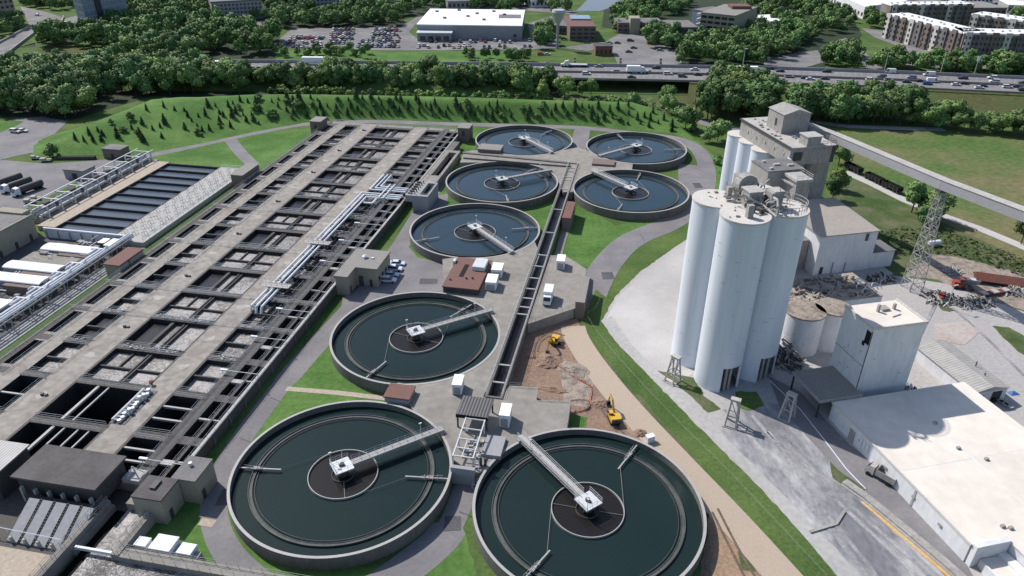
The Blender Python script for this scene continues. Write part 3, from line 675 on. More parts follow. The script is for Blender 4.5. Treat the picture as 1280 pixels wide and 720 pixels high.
# gray pump tower
t = frame_thing('pump_tower', 'pale gray concrete pump tower with open trough on top beside the aeration basins', 'pump tower', 0, 0)
mb = holed_slab(1.0, 8.8, 117.6, 130.2, [(5.6, 8.2, 119, 129.4)], 3.3, 5.6); mb.build('head_box', 'gray_wall', t)
m = MB(); m.box(3.4, 8.7, 117.65, 130.1, -0.2, 3.3); m.build('base', 'gray_wall', t)
m = MB(); m.sheet([(5.6,119),(8.2,119),(8.2,129.4),(5.6,129.4)], 4.2); m.build('trough_water', 'pit_water', t)
m = MB()
for u in (119, 121, 123, 125, 127, 129): m.box(1.6, 3.2, u-0.3, u+0.3, 5.6, 6.1); m.cyl(4.0, u, 5.6, 6.5, 0.2, 8)
m.each('gate_motor', 'dark_concrete', t)
m = MB(); m.rail([(1.1,117.7,5.6),(8.7,117.7,5.6),(8.7,130.1,5.6)], 1.05, 2, 0.04); m.build('handrail', 'galvanized', t)

# beige pump house
t = frame_thing('pump_house', 'beige flat-roofed pump house with parked cars along its right side', 'building', 0, 0)
m = MB(); m.box(2.6, 9.9, 66.0, 76.5, -0.1, 5.4); m.box(0.4, 3.8, 60.3, 66.0-0.002, -0.1, 5.4); m.box(0.4, 2.598, 66.0, 76.5, -0.1, 5.4); m.build('wall', 'beige_wall', t)
m = MB(); m.prism([(0.2,60.1),(4.0,60.1),(4.0,65.8),(10.1,65.8),(10.1,76.7),(0.2,76.7)], 5.402, 5.8); m.build('roof', 'roof_warm', t)
m = MB(); m.cyl(4.6, 71.5, 5.8, 6.4, 0.5, 14); m.cyl(4.6, 71.5, 6.4, 6.7, 0.75, 14, 0.3); m.box(6.4, 7.2, 71.2, 71.9, 5.8, 6.1); m.build('roof_vent', 'galvanized', t)
m = MB(); m.box(4.6, 5.9, 65.93, 65.997, 0.1, 3.2); m.build('roller_door', 'roof_dark', t)
m = MB()
for u in (67.5, 70, 72.5, 75): m.box(9.903, 9.96, u-.6, u+.6, 1.4, 2.8)
m.each('window', 'glass', t)
m = MB(); m.box(3.805, 3.86, 61.5, 62.3, 0.1, 2.2); m.box(7.6, 8.4, 65.94, 65.995, 0.1, 2.3); m.each('door', 'dark_wall', t)

# joints and patches in the asphalt
for (a, b_) in (((376,420),(388,426)), ((338,497),(352,503)), ((300,548),(322,556)), ((545,245),(556,252)), ((574,640),(590,646)), ((880,214),(866,210)), ((800,292),(806,302))):
    p, q = G(*a, 0), G(*b_, 0); mb = MB(); mb.beam((p.x, p.y, .075), (q.x, q.y, .075), .16, .02); structure('road_joint', mb, 'dark_metal')
for (px, py, w_, d_) in ((536,352,5,3.2),(520,372,3,2),(470,388,4,2.4),(282,622,2.4,4),(566,655,3,3.4),(872,232,3,5),(760,345,3.4,4.2)):
    p = G(px, py, 0); mb = MB(); mb.sheet([(p.x-w_/2, p.y-d_/2), (p.x+w_/2, p.y-d_/2+.3), (p.x+w_/2-.2, p.y+d_/2), (p.x-w_/2, p.y+d_/2)], .085); structure('road_patch', mb, 'asphalt_dark')
# ================================================================== LONG EFFLUENT CHANNEL
t = frame_thing('effluent_channel', 'long straight open channel with cross beams running between the round tanks', 'channel', 0, 0)
mb = holed_slab(49.6, 53.4, 21.5, 167.0, [(50.2, 52.8, 22.0, 166.4)], -0.2, 3.05); mb.build('wall', 'tank_concrete', t)
m = MB(); m.sheet([(50.2,22),(52.8,22),(52.8,166.4),(50.2,166.4)], 1.3); m.build('channel_water', 'channel_water', t)
m = MB()
for u in (27, 33.5, 55.5, 59, 63.5, 68.5, 74.5, 81.5, 88.5, 104, 122, 140, 149, 152, 158, 161.5): m.box(50.21, 52.79, u-0.22, u+0.22, 2.75, 3.0)
m.each('cross_beam', 'rail_gray', t)
m = MB()
for v in (49.75, 53.25): m.rail([(v, 22, 3.05), (v, 166, 3.05)], 1.05, 3.0, 0.04)
m.build('handrail', 'galvanized', t)
# raised walkway with a low wall between the back tanks
t = frame_thing('walkway_wall', 'low concrete walkway wall between the two back tank rows', 'wall', 0, 0)
m = MB(); m.beam(BL(578,191,2.9)+(2.9,), BL(712,204,2.9)+(2.9,), 1.2, 0.5); m.beam(BL(714,209,2.9)+(2.9,), BL(579,198,2.9)+(2.9,), 0.4, 0.9); m.build('wall', 'tank_concrete', t)
# buildings and blocks on the platforms
def hut(name, label, cat, v0, v1, u0, u1, z0, z1, wallm_, roofm_, over=0.2, rt=0.3, door=None, group=None, win=None):
    t = frame_thing(name, label, cat, (v0+v1)/2, (u0+u1)/2, group); a, b_ = (v1-v0)/2, (u1-u0)/2
    m = MB(); m.box(-a, a, -b_, b_, z0, z1); m.build('wall', wallm_, t)
    m = MB(); m.box(-a-over, a+over, -b_-over, b_+over, z1+0.002, z1+rt); m.build('roof', roofm_, t)
    if door: m = MB(); m.box(door-0.5, door+0.5, -b_-0.05, -b_-0.003, z0+0.2, z0+2.3); m.each('door', 'dark_wall', t)
    if win:
        m = MB(); m.box(win-0.6, win+0.6, -b_-0.05, -b_-0.003, z0+1.2, z0+2.2); m.each('window', 'glass', t)
    return t
t = hut('control_building', 'low building with a brown-red flat roof between two round tanks', 'building', 29.3, 38.6, 62.5, 79.0, -0.1, 4.4, 'dark_wall', 'brown_roof', 0.25, 0.3)
m = MB(); m.box(0.8, 4.2, 1.5, 6.5, 4.7, 5.9); m.box(1.2, 3.8, 6.6, 7.6, 4.7, 5.5); m.build('roof_unit', 'galvanized', t)
m = MB(); m.box(-1.9, -0.7, -2.6, 4.5, 4.7, 4.78); m.build('skylight', 'black', t)
m = MB(); m.box(0.2, 0.6, -3.6, -3.2, 4.7, 5.2); m.box(1.8, 2.2, -3.2, -2.8, 4.7, 5.2); m.box(-3.8, -3.4, -5.0, -4.6, 4.7, 5.1); m.each('roof_vent', 'dark_metal', t)
m = MB(); m.box(-5.4, -4.7, 4.5, 6.2, -0.1, 5.4); m.build('downpipe_box', 'galvanized', t)
hut('brick_block', 'brick block with a dull red roof at the front edge of the tank behind', 'building', 29.6, 34.8, 16.2, 20.5, -0.1, 3.9, 'gray_wall', 'brown_roof')
hut('brick_block', 'small brown brick block between the long channel and the back right lawn', 'building', 54.2, 56.8, 112.2, 125.5, -0.1, 4.3, 'brick', 'brown_roof', 0.1)
hut('brick_block', 'narrow dark brick block at the right end of the channel platform', 'building', 64.2, 66.4, 60.8, 74.5, -0.1, 4.7, 'brick', 'roof_warm', 0.1)
hut('brick_block', 'low brick block on the walkway at the edge of the back right tank', 'building', 58.5, 66.8, 166.2, 172.0, 0.2, 3.4, 'brick', 'brick', 0.05, 0.15)
hut('gate_house', 'brick gate house beside the walkway left of the farthest tank', 'building', 13.0, 22.0, 172.0, 178.5, -0.1, 4.0, 'brick', 'roof_warm', 0.15, 0.25, door=2.2)
# open roof with ribbed sheeting and steel stair frame
t = frame_thing('sluice_canopy', 'dark ribbed roof on posts over the sluice at the near end of the channel', 'canopy', 49.4, 14.2)
m = MB(); m.box(-3.2, 3.2, -3.0, 3.0, 5.8, 6.15); m.build('roof', 'ribbed_dark', t)
m = MB(); m.box(-3.22, 3.22, -3.05, -2.98, 5.35, 6.17); m.build('fascia', 'black', t)
m = MB(); [m.box(x-.15, x+.15, y-.15, y+.15, 2.7, 5.8) for x in (-2.9, 2.9) for y in (-2.8, 2.8)]; m.each('post', 'dark_metal', t)
t = frame_thing('access_tower', 'pale steel frame and ladder standing between the two front tanks', 'steel frame', 50.2, 5.5)
m = MB()
for sd in (-1.9, 1.9):
    m.beam((sd, 5.6, 5.7), (sd, -4.8, 5.0), 0.22, 0.3)
    for y in (4.6, -0.2, -4.6): m.box(sd-.11, sd+.11, y-.11, y+.11, 0.0, 5.1)
for y in (5.4, 2.6, -0.2, -2.6, -4.7): m.beam((-1.9, y, 5.4+y*0.05), (1.9, y, 5.4+y*0.05), 0.18, 0.2)
m.beam((-0.2, -0.2, 5.35), (-0.2, -4.7, 5.1), 0.14, 0.14)
m.build('frame', 'galvanized', t)
m = MB()
for sd in (2.1, 2.9): m.beam((sd, -3.2, 4.9), (sd+0.1, -7.0, 0.1), 0.12, 0.3)
for i in range(12): q = i/11; m.beam((2.1, -3.2-3.8*q, 4.9-4.8*q), (2.95, -3.2-3.8*q, 4.9-4.8*q), 0.22, 0.06)
m.build('ladder', 'galvanized', t)
t = frame_thing('sluice_box', 'dark blue-gray sluice chamber under the steel frame between the front tanks', 'sluice', 50.6, 3.0)
m = MB(); m.box(-2.3, 2.2, -4.0, -3.2, -0.2, 3.9); m.box(2.3, 6.0, 1.0, 6.5, 2.6, 3.5); m.build('wall', 'gray_wall', t)
m = MB(); rr = random.Random(5)
for i in range(16): x = rr.uniform(-1.6, 1.6); y = rr.uniform(0, 5); m.box(x, x+rr.uniform(.3,.9), y, y+rr.uniform(.3,.9), 2.8, 2.8+rr.uniform(.2,.9))
m.build('valve_gear', 'lid_concrete', t)
m = MB(); m.box(2.6, 3.0, -1.6, -1.2, 2.8, 4.9); m.box(3.4, 3.8, -1.4, -1.0, 2.8, 4.6); m.each('pipe_post', 'dark_metal', t)
# rails round the platform edges
t = frame_thing('platform_railing', 'thin handrail along the platform edge above the bare earth', 'railing', 0, 0)
m = MB()
def wl(px, py, z): q = BL(px, py, z); return (q[0], q[1], z)
m.rail([wl(637,483,2.8), wl(672,485,2.8), wl(671,500,2.8), wl(713,502,2.8), wl(709,534,2.8)], 1.05, 2.0, 0.04); m.build('rail', 'rail_gray', t)
t = frame_thing('platform_railing', 'thin handrail along the slanting front edge of the channel platform', 'railing', 0, 0)
m = MB(); m.rail([wl(660,404,2.8), wl(719,384,2.8)], 1.05, 2.0, 0.04); m.build('rail', 'rail_gray', t)
mat('basin_shade', (0.05, 0.048, 0.048), 0.85, 0.3, 0.4, 2.0)  # near-black stands in for shadows along the thin settling basin walls
# ================================================================== SETTLING BASIN WITH PALE LID DECK (left)
t = frame_thing('settling_basin', 'long blue-gray water basin divided into ten strips between a beige and a pale deck', 'basin')
u0, u1 = 78.2, 138.8
N = 10
holes = [(-100.4, -79.2, u0+i*(u1-u0)/N+0.13, u0+(i+1)*(u1-u0)/N-0.13) for i in range(N)]
mb = holed_slab(-100.8, -78.8, u0-0.3, u1+0.5, holes, -0.2, 1.55); mb.build('basin_wall', 'basin_shade', t)
for h in holes:
    m = MB(); m.sheet([(h[0], h[2]), (h[1], h[2]), (h[1], h[3]), (h[0], h[3])], 0.75); m.build('water', 'settle_water', t)
m = MB(); m.box(-107.2, -100.802, 79.8, 140.5, -0.2, 1.5); m.build('beige_deck', 'beige_deck', t)
m = MB(); m.box(-78.798, -67.2, 75.5, 139.5, -0.2, 1.5); m.build('lid_deck', 'lid_concrete', t)
rr = random.Random(11)
for i in range(14):
    for j in range(3):
        m = MB(); v = -77.2+j*3.4+rr.uniform(-.3, .3); u = 79.5+i*4.2+rr.uniform(-.6, .6)
        m.path([(v, u, 1.5), (v, u, 2.5), (v+0.9, u+0.2, 2.5), (v+0.9, u+0.2, 1.5)], 0.045, 4); m.path([(v, u+1.2, 1.5), (v, u+1.2, 2.5), (v+0.9, u+1.4, 2.5), (v+0.9, u+1.4, 1.5)], 0.045, 4)
        m.tube((v, u, 2.5), (v, u+1.2, 2.5), 0.045, 4); m.build('hatch_guard', 'dark_metal', t)
m = MB()
for i in range(14):
    for j in range(3): v = -76.8+j*3.4; u = 79.8+i*4.2; m.box(v-.1, v+.9, u, u+1.2, 1.5, 1.56)
m.each('hatch', 'lid_concrete', t)
m = MB(); m.rail([(-67.5, 75.8, 1.5), (-67.5, 139.2, 1.5)], 1.4, 3.0, 0.07); m.build('handrail', 'galvanized', t)
m = MB(); m.rail([(-78.5, 139.2, 1.5), (-67.5, 139.2, 1.5)], 1.1, 2.5, 0.05); m.build('handrail', 'white_paint', t)
# parapet pipe across the near end
t = frame_thing('pipe_parapet', 'white capped wall crossing the near end of the blue-gray basin', 'wall')
m = MB(); m.box(-101, -71.5, 75.6, 76.3, 0, 2.6); m.build('wall', 'white_wall', t)
m = MB(); m.tube((-101, 75.9, 3.0), (-70.4, 75.9, 3.0), 0.34, 10); m.build('pipe', 'white_paint', t)
m = MB(); [m.box(v-.15, v+.15, 75.3, 75.598, 0, 2.6) for v in range(-100, -71, 4)]; m.each('pilaster', 'gray_wall', t)
# long pipe rack on the left of the basin
t = frame_thing('pipe_rack', 'rack of thick silver pipes on frames along the beige deck of the long basin', 'pipe rack')
m = MB(); m.box(-116.5, -107.6, 84, 143.5, -0.1, 0.9); m.build('plinth', 'concrete', t)
for v, z, r in ((-113.9, 2.2, 0.55), (-111.9, 2.2, 0.55), (-109.9, 2.2, 0.5), (-112.5, 3.7, 0.45)):
    m = MB(); m.path([(v, 85, 1.0), (v, 85, z), (v, 141.5, z), (v, 142.6, z-1), (v, 142.6, 0.9)], r, 10); m.build('pipe', 'steel', t, smooth=True)
m = MB()
for u in range(87, 143, 6):
    for v in (-115.2, -108.6): m.box(v-.18, v+.18, u-.18, u+.18, 0.9, 4.6)
    m.box(-115.4, -108.4, u-.18, u+.18, 4.6, 4.9); m.box(-115.0, -108.8, u-.12, u+.12, 1.2, 1.5)
for v in (-115.2, -108.6): m.box(v-.14, v+.14, 85, 143, 4.902, 5.1)
m.build('frame', 'galvanized', t)
m = MB()
for u in (91, 103, 115, 121, 133): m.box(-113.2, -111.8, u-1, u+1, 3.0, 4.4); m.cyl(-110.2, u+2, 2.4, 4.1, 0.5, 10)
m.each('valve_unit', 'dark_concrete', t)
# pale strip, pipe bridge over it
mb = MB(); mb.add([tuple(B(v, u, 0.05)) for v, u in ((-71.2, 8), (-66.4, 8), (-66.6, 75.4), (-71.2, 75.4))], [(0, 1, 2, 3)]); structure('service_path', mb, 'lid_concrete')
mb = MB(); mb.add([tuple(B(v, u, 0.05)) for v, u in ((-66.2, -10), (-60.4, -10), (-60.4, 128), (-66.6, 128))], [(0, 1, 2, 3)]); structure('lawn', mb, 'grass')
mb = MB(); mb.add([tuple(B(v, u, 0.03)) for v, u in ((-140, -20), (-71.2, -20), (-71.2, 75.4), (-140, 75.4))], [(0, 1, 2, 3)]); structure('yard', mb, 'asphalt_dark')
t = frame_thing('pipe_bridge', 'white elevated pipe bridge on braced frames above the pale strip left of the aeration basins', 'pipe bridge')
for v, z in ((-71.6, 3.9), (-70.6, 3.9)):
    m = MB(); m.path([(v, 6, z), (v, 75.9, z), (v, 75.9, 3.0)], 0.27, 10); m.build('pipe', 'white_paint', t, smooth=True)
m = MB()
for v in (-72.2, -69.9): m.beam((v, 6, 3.3), (v, 75.5, 3.3), 0.2, 0.35)
for u in range(10, 76, 6):
    for v in (-72.2, -69.9):
        m.box(v-.1, v+.1, u-.1, u+.1, 0, 3.2)
    m.box(-72.4, -69.7, u-.12, u+.12, 2.8, 3.1); m.tube((-69.9, u, 0.1), (-69.9, u+1.6, 3.1), 0.06, 4); m.tube((-69.9, u+1.6, 0.1), (-69.9, u, 3.1), 0.06, 4)
m.build('frame', 'rail_gray', t)
m = MB(); m.rail([(-69.8, 6, 3.5), (-69.8, 75.5, 3.5)], 1.1, 3, 0.045); m.build('handrail', 'white_paint', t)
# blower enclosures with white rounded roofs
def arch_unit(label, v0, v1, u0, u1, z0, z1):
    t = frame_thing('covered_tank', label, 'covered tank', (v0+v1)/2, (u0+u1)/2, None); a, b_ = (v1-v0)/2, (u1-u0)/2
    m = MB(); m.box(-a, a, -b_, b_, 0, z0); m.build('wall', 'gray_wall', t)
    m = MB(); n = 8
    P = [(b_*math.cos(PI*i/n)*1.06, z0+0.003+(z1-z0)*math.sin(PI*i/n)) for i in range(n+1)]
    for i in range(n): m.quad((-a-.2, P[i][0], P[i][1]), (a+.2, P[i][0], P[i][1]), (a+.2, P[i+1][0], P[i+1][1]), (-a-.2, P[i+1][0], P[i+1][1]))
    m.add([(-a-.2, y, z) for y, z in P], [list(range(n+1))[::-1]]); m.add([(a+.2, y, z) for y, z in P], [list(range(n+1))])
    m.build('roof', 'white_paint', t, smooth=True)
    m = MB(); m.box(-a*0.2, a*1.02+2.6, -b_-1.6, -b_-0.2, 0, z0*0.9); m.build('side_duct', 'brick', t)
    return t
arch_unit('covered tank with a white arched roof just below the white capped wall, farthest of three', -91.5, -75.6, 63.4, 67.6, 2.8, 3.35)
arch_unit('covered tank with a white arched roof, middle one of three beside the pipe bridge', -93.5, -77.2, 51.6, 55.8, 2.8, 3.35)
arch_unit('covered tank with a white arched roof, nearest of three beside the pipe bridge', -93.0, -76.6, 45.0, 49.2, 2.8, 3.35)
t = frame_thing('covered_tank', 'pale covered tank cut by the left picture edge below the arched roofs', 'covered tank', -84, 33)
m = MB(); m.box(-8, 8, -2.6, 2.6, 0, 3.2); m.build('wall', 'gray_wall', t); m = MB(); m.box(-8.2, 8.2, -2.8, 2.8, 3.202, 3.6); m.build('roof', 'store_roof', t)
t = frame_thing('roof_platform', 'flat brownish platform between the white arched roofs', 'platform', -86, 59.6)
m = MB(); m.box(-7.5, 9.5, -3.2, 3.2, 0, 2.2); m.build('slab', 'concrete', t)
t = frame_thing('duct', 'white duct loop with bends beside the pipe bridge near the arched roofs', 'duct')
m = MB()
for u in (65.5, 56.5, 50.8, 42.5, 37.0): m.path([(-77.5, u, 2.6), (-76, u, 3.6), (-72.5, u, 3.6), (-71, u, 4.6)], 0.32, 8); m.path([(-74.8, u, 3.6), (-74.8, u-3.2, 3.6), (-74.8, u-3.2, 1.0)], 0.3, 8)
m.path([(-73.4, 20, 3.4), (-73.4, 66, 3.4)], 0.4, 8); m.build('duct_run', 'white_paint', t, smooth=True)
m = MB()
for u in (60, 53, 46, 39, 31): m.box(-76.6, -73.9, u-2.2, u+1.0, 0, 2.6)
m.each('fan_box', 'dark_concrete', t)
m = MB(); m.box(-75.6, -73.2, 69.2, 73.8, 2.7, 2.95); m.box(-78.5, -76.3, 70.5, 73.5, 2.7, 2.95); m.each('lid', 'store_roof', t)
m = MB(); m.box(-75.7, -73.1, 69.1, 73.9, 0, 2.698); m.box(-78.6, -76.2, 70.4, 73.6, 0, 2.698); m.each('base', 'dark_concrete', t)
t = frame_thing('plant_pipework', 'tangle of gray pipes, valves and small boxes between the white-roofed covered tanks', 'pipework')
rr = random.Random(52); m = MB(); mb2 = MB()
for i in range(110):
    v = rr.uniform(-93, -73.5); u = rr.uniform(22, 73); z = rr.uniform(.6, 3.0)
    if rr.random() < .5: m.tube((v, u, z), (v+rr.uniform(1, 5), u, z), rr.uniform(.07, .2), 6)
    else: m.tube((v, u, z), (v, u+rr.uniform(1, 5), z), rr.uniform(.07, .2), 6)
    m.tube((v, u, 0), (v, u, z), .09, 5)
for i in range(60):
    v = rr.uniform(-93, -73.5); u = rr.uniform(22, 73); s_ = rr.uniform(.3, 1.1); mb2.box(v-s_, v+s_, u-s_*.7, u+s_*.7, 0, rr.uniform(.8, 2.9))
m.build('pipe_run', 'galvanized', t); mb2.each('equipment_box', 'concrete', t)
# beige brick building at the left edge
t = frame_thing('brick_building', 'tall beige brick building with a stepped roofline cut by the left picture edge', 'building')
m = MB(); m.box(-135, -103.2, 57.5, 75.4, -0.1, 7.0); m.box(-116, -106.5, 75.402, 78.5, -0.1, 7.6); m.build('wall', 'beige_wall', t)
m = MB(); m.box(-134.5, -103.7, 58, 75.0, 7.002, 7.1); m.build('roof', 'roof_gray', t)
m = MB(); [m.box(-103.197, -103.1, u-.5, u+.5, 0.1, 2.2) for u in (61, 67, 72.6)]; m.each('door', 'dark_wall', t)
m = MB(); m.box(-135, -103.1, 57.4, 57.8, 7.102, 7.6); m.box(-103.6, -103.1, 57.8, 75.4, 7.102, 7.6); m.build('parapet', 'beige_wall', t)

mat('screen_steel', (0.33, 0.335, 0.35), 0.55, 0.2, 0.4, 2.0, col2=(0.27, 0.275, 0.295))
# ================================================================== BOTTOM LEFT: SCREEN HOUSE AND CHANNELS
t = frame_thing('screen_house', 'dark flat-roofed screen house above the sloping panels in the lower left', 'building', 0, 0)
m = MB(); m.box(-25.1, -9.5, -19.9, -12.6, 2.0, 5.9); m.build('wall', 'dark_wall', t)
m = MB(); m.box(-25.6, -9.0, -20.5, -12.0, 5.902, 6.3); m.build('roof', 'roof_dark', t)
m = MB(); [m.box(v-.2, v+.2, -20.9, -20.3, 1.0, 4.2) for v in (-24, -21.3, -18.6, -15.9, -13.2, -10.4)]; m.each('hoist_bracket', 'rail_gray', t)
t = frame_thing('ribbed_shed', 'pale ribbed roof corner at the lower left picture edge', 'building', 0, 0)
m = MB(); m.box(-45, -29.1, -20.5, -12.8, -0.1, 5.7); m.build('wall', 'dark_wall', t)
m = MB(); m.box(-45.2, -28.7, -20.8, -12.4, 5.702, 6.0); m.build('roof', 'ribbed_gray', t)
t = frame_thing('bar_screen', 'row of five sloping gray screen panels below the dark screen house', 'screen', 0, 0)
vs = [-21.6+i*2.6 for i in range(6)]
for i in range(5):
    m = MB(); a, b_ = vs[i]+0.25, vs[i+1]-0.25
    m.add([(a,-22.0,3.6),(b_,-22.0,3.6),(b_,-28.6,0.3),(a,-28.6,0.3),(a,-22.0,3.3),(b_,-22.0,3.3),(b_,-28.6,0.0),(a,-28.6,0.0)], [(3,2,1,0),(4,5,6,7),(0,1,5,4),(1,2,6,5),(2,3,7,6),(3,0,4,7)])
    m.build('panel', 'screen_steel', t)
m = MB()
for v in vs[1:5]:
    for sd in (-0.17, 0.17): m.beam((v+sd, -22.0, 3.65), (v+sd, -28.6, 0.35), 0.07, 0.14)
    for q in range(16): f = q/15; m.beam((v-.17, -22-6.6*f, 3.65-3.3*f), (v+.17, -22-6.6*f, 3.65-3.3*f), 0.12, 0.05)
m.build('chain_guide', 'dark_metal', t)
m = MB(); m.box(-22.0, -8.6, -22.0, -21.0, -0.1, 3.2); m.build('sill', 'dark_wall', t)
m = MB(); m.rail([(-27, -27.6, 1.2), (-10.5, -28.0, 1.2)], 1.0, 2.6, 0.08, mid=False); m.build('handrail', 'white_paint', t)
m = MB(); [m.cyl(v, -28.4, 0.3, 1.3, 0.28, 8) for v in (-20.4, -17.8, -15.2, -12.6, -10.6)]; m.each('drive_gear', 'lid_concrete', t)
mb = MB(); mb.add([tuple(B(v, u, 0.06)) for v, u in ((-60, -60), (-9.9, -60), (-9.9, -29.6), (-60, -29.6))], [(0, 1, 2, 3)]); structure('paved_yard', mb, 'beige_deck')
mb = MB(); mb.add([tuple(B(v, u, 0.035)) for v, u in ((-60, -29.6), (-2, -29.6), (-2, -14), (-60, -14))], [(0, 1, 2, 3)]); structure('yard', mb, 'dark_concrete')
# sludge channel in the corner
t = frame_thing('sludge_channel', 'sludge channel full of pale churning froth at the bottom left, walled with handrails', 'channel', 0, 0)
m = MB(); m.box(-9.6, -8.3, -40, -19.0, -0.2, 2.6); m.box(-0.8, 0.6, -29.2, -17.0, -0.2, 2.4); m.box(0.602, 45, -29.3, -27.4, -0.2, 2.2); m.box(-5.3, -0.802, -19.0, -17.5, -0.2, 2.4); m.box(-8.298, -7.7, -29.0, -19, 0, 1.6); m.build('wall', 'concrete', t)
m = MB(); m.sheet([(-7.7,-40),(-5.2,-40),(-5.2,-19),(-7.7,-19)], 0.2); m.build('dark_water', 'dark_void', t)
m = MB(); m.sheet([(-5.2,-28.5),(-0.8,-28.5),(-0.8,-19),(-5.2,-19)], 0.9); m.build('frothy_water', 'foam', t)
m = MB(); m.sheet([(-5.2,-60),(45,-60),(45,-29.3),(-0.8,-29.3),(-0.8,-28.5),(-5.2,-28.5)], 0.95); m.build('frothy_water', 'foam_light', t)
m = MB(); m.box(-7.6, -0.8, -28.9, -28.5, 1.6, 2.2); m.build('cross_beam', 'white_paint', t)
m = MB(); m.rail([(0.4,-17.2,2.4),(0.4,-28.2,2.4)],1.05,2,.045); m.rail([(-0.6,-17.2,2.4),(-0.6,-28.8,2.4)],1.05,2,.045); m.rail([(0.6,-27.6,2.2),(45,-27.6,2.2)],1.05,2,.045); m.rail([(0.6,-29.1,2.2),(45,-29.1,2.2)],1.05,2,.045); m.rail([(-8.5,-38,2.6),(-8.5,-19.2,2.6)],1.05,2,.045); m.rail([(-9.4,-38,2.6),(-9.4,-19.2,2.6)],1.05,2,.045); m.build('handrail', 'rail_gray', t)
t = hut('pump_house', 'beige pump house with dark flat roof at the near basin end, left of two', 'building', -2.6, 2.9, -20.0, -15.0, -0.1, 5.4, 'beige_wall', 'roof_dark', 0.1, 0.3)
m = MB(); m.box(2.753, 2.82, -1.4, -0.5, 0.1, 2.2); m.each('door', 'dark_wall', t); m = MB(); m.box(-0.6, 0.4, -0.5, 1.5, 5.7, 6.1); m.build('roof_unit', 'dark_metal', t)
t = hut('pump_house', 'beige pump house with round roof vent at the near basin end, right of two', 'building', 1.4, 5.9, -14.6, -9.0, -0.1, 5.2, 'beige_wall', 'roof_gray', 0.1, 0.3)
m = MB(); m.cyl(-0.6, 0.6, 5.5, 6.2, 0.35, 10); m.each('roof_vent', 'galvanized', t); m = MB(); m.box(2.253, 2.32, -1.8, -0.9, 0.1, 2.2); m.each('door', 'dark_wall', t)
for (v, u, w, d, h, lab) in ((2.4, -25.6, 2.0, 1.7, 1.9, 'small white equipment cabinet, leftmost of three on the lawn by the froth channel'), (6.2, -25.4, 3.6, 3.0, 2.2, 'large white equipment cabinet in the middle of three on the lawn by the froth channel'), (10.4, -25.6, 2.4, 2.0, 2.0, 'white equipment cabinet, rightmost of three on the lawn by the froth channel')):
    t = frame_thing('equipment_cabinet', lab, 'cabinet', v, u, 'white cabinets on the lawn')
    m = MB(); m.box(-w/2, w/2, -d/2, d/2, 0, h); m.build('body', 'white_paint', t); m = MB(); m.box(-w/2-.08, w/2+.08, -d/2-.08, d/2+.08, h+.002, h+.12); m.each('lid', 'white_paint', t)
    m = MB(); m.box(-w/2+.2, w/2-.2, -d/2-.05, -d/2-.003, h*.3, h*.7); m.build('louvre', 'steel', t); m = MB(); m.box(w/2+.1, w/2+1.0, -d/2+.2, d/2-.5, 0, h*.6); m.build('side_box', 'gray_wall', t)
# diagonal crane-like machine lying over the drained pit
t = frame_thing('pipe_manifold', 'shiny blue-silver pipe assembly lying on the deck beside the drained black pit', 'pipework', -20.5, 4.0)
m = MB(); m.tube((-0.6, -4.6, 3.4), (-0.6, 5.6, 3.4), 0.3, 8); rr = random.Random(4)
for i in range(11): y = -4.4+i*0.95; m.cyl(0.9+rr.uniform(-.3, .3), y, 2.8, 3.4+rr.uniform(0, .9), 0.42, 8); m.tube((-0.6, y, 3.4), (1.2, y+.3, 3.2), 0.18, 6)
m.build('pipe', 'galvanized', t); m = MB(); m.box(-1.2, 2.2, -5.0, 6.0, 2.803, 2.88); m.build('tray', 'dark_metal', t)
t = frame_thing('valve_wheel', 'small dark red valve stand on the right walkway edge of the basins', 'valve', -20.9, 11.8)
m = MB(); m.cyl(0, 0, 2.8, 3.5, 0.16, 8); m.build('stand', 'dark_metal', t); m = MB(); m.cyl(0, 0, 3.5, 3.8, 0.5, 12); m.build('wheel', 'rust', t)
t = frame_thing('hoist_frame', 'pale hoist frame and skip beside the dark screen house', 'hoist', -6.8, -13.4)
m = MB(); m.tube((-1.6, 1.5, 2.8), (-0.2, -0.2, 5.6), 0.12, 5); m.tube((-1.2, -1.5, 2.8), (-0.2, -0.2, 5.6), 0.12, 5); m.tube((-0.2, -.2, 5.6), (1.4, .4, 4.0), 0.1, 5); m.build('frame', 'galvanized', t)
m = MB(); m.box(-1.8, 1.6, -1.6, 1.2, 2.8, 3.7); m.build('skip', 'lid_concrete', t)

mat('mud', (0.135, 0.095, 0.075), 0.9, 0.4, 0.5, 2.0)
mat('tyre_mark', (0.235, 0.232, 0.245), 0.9, 0.35, 0.15, 1.5, col2=(0.32, 0.315, 0.32))
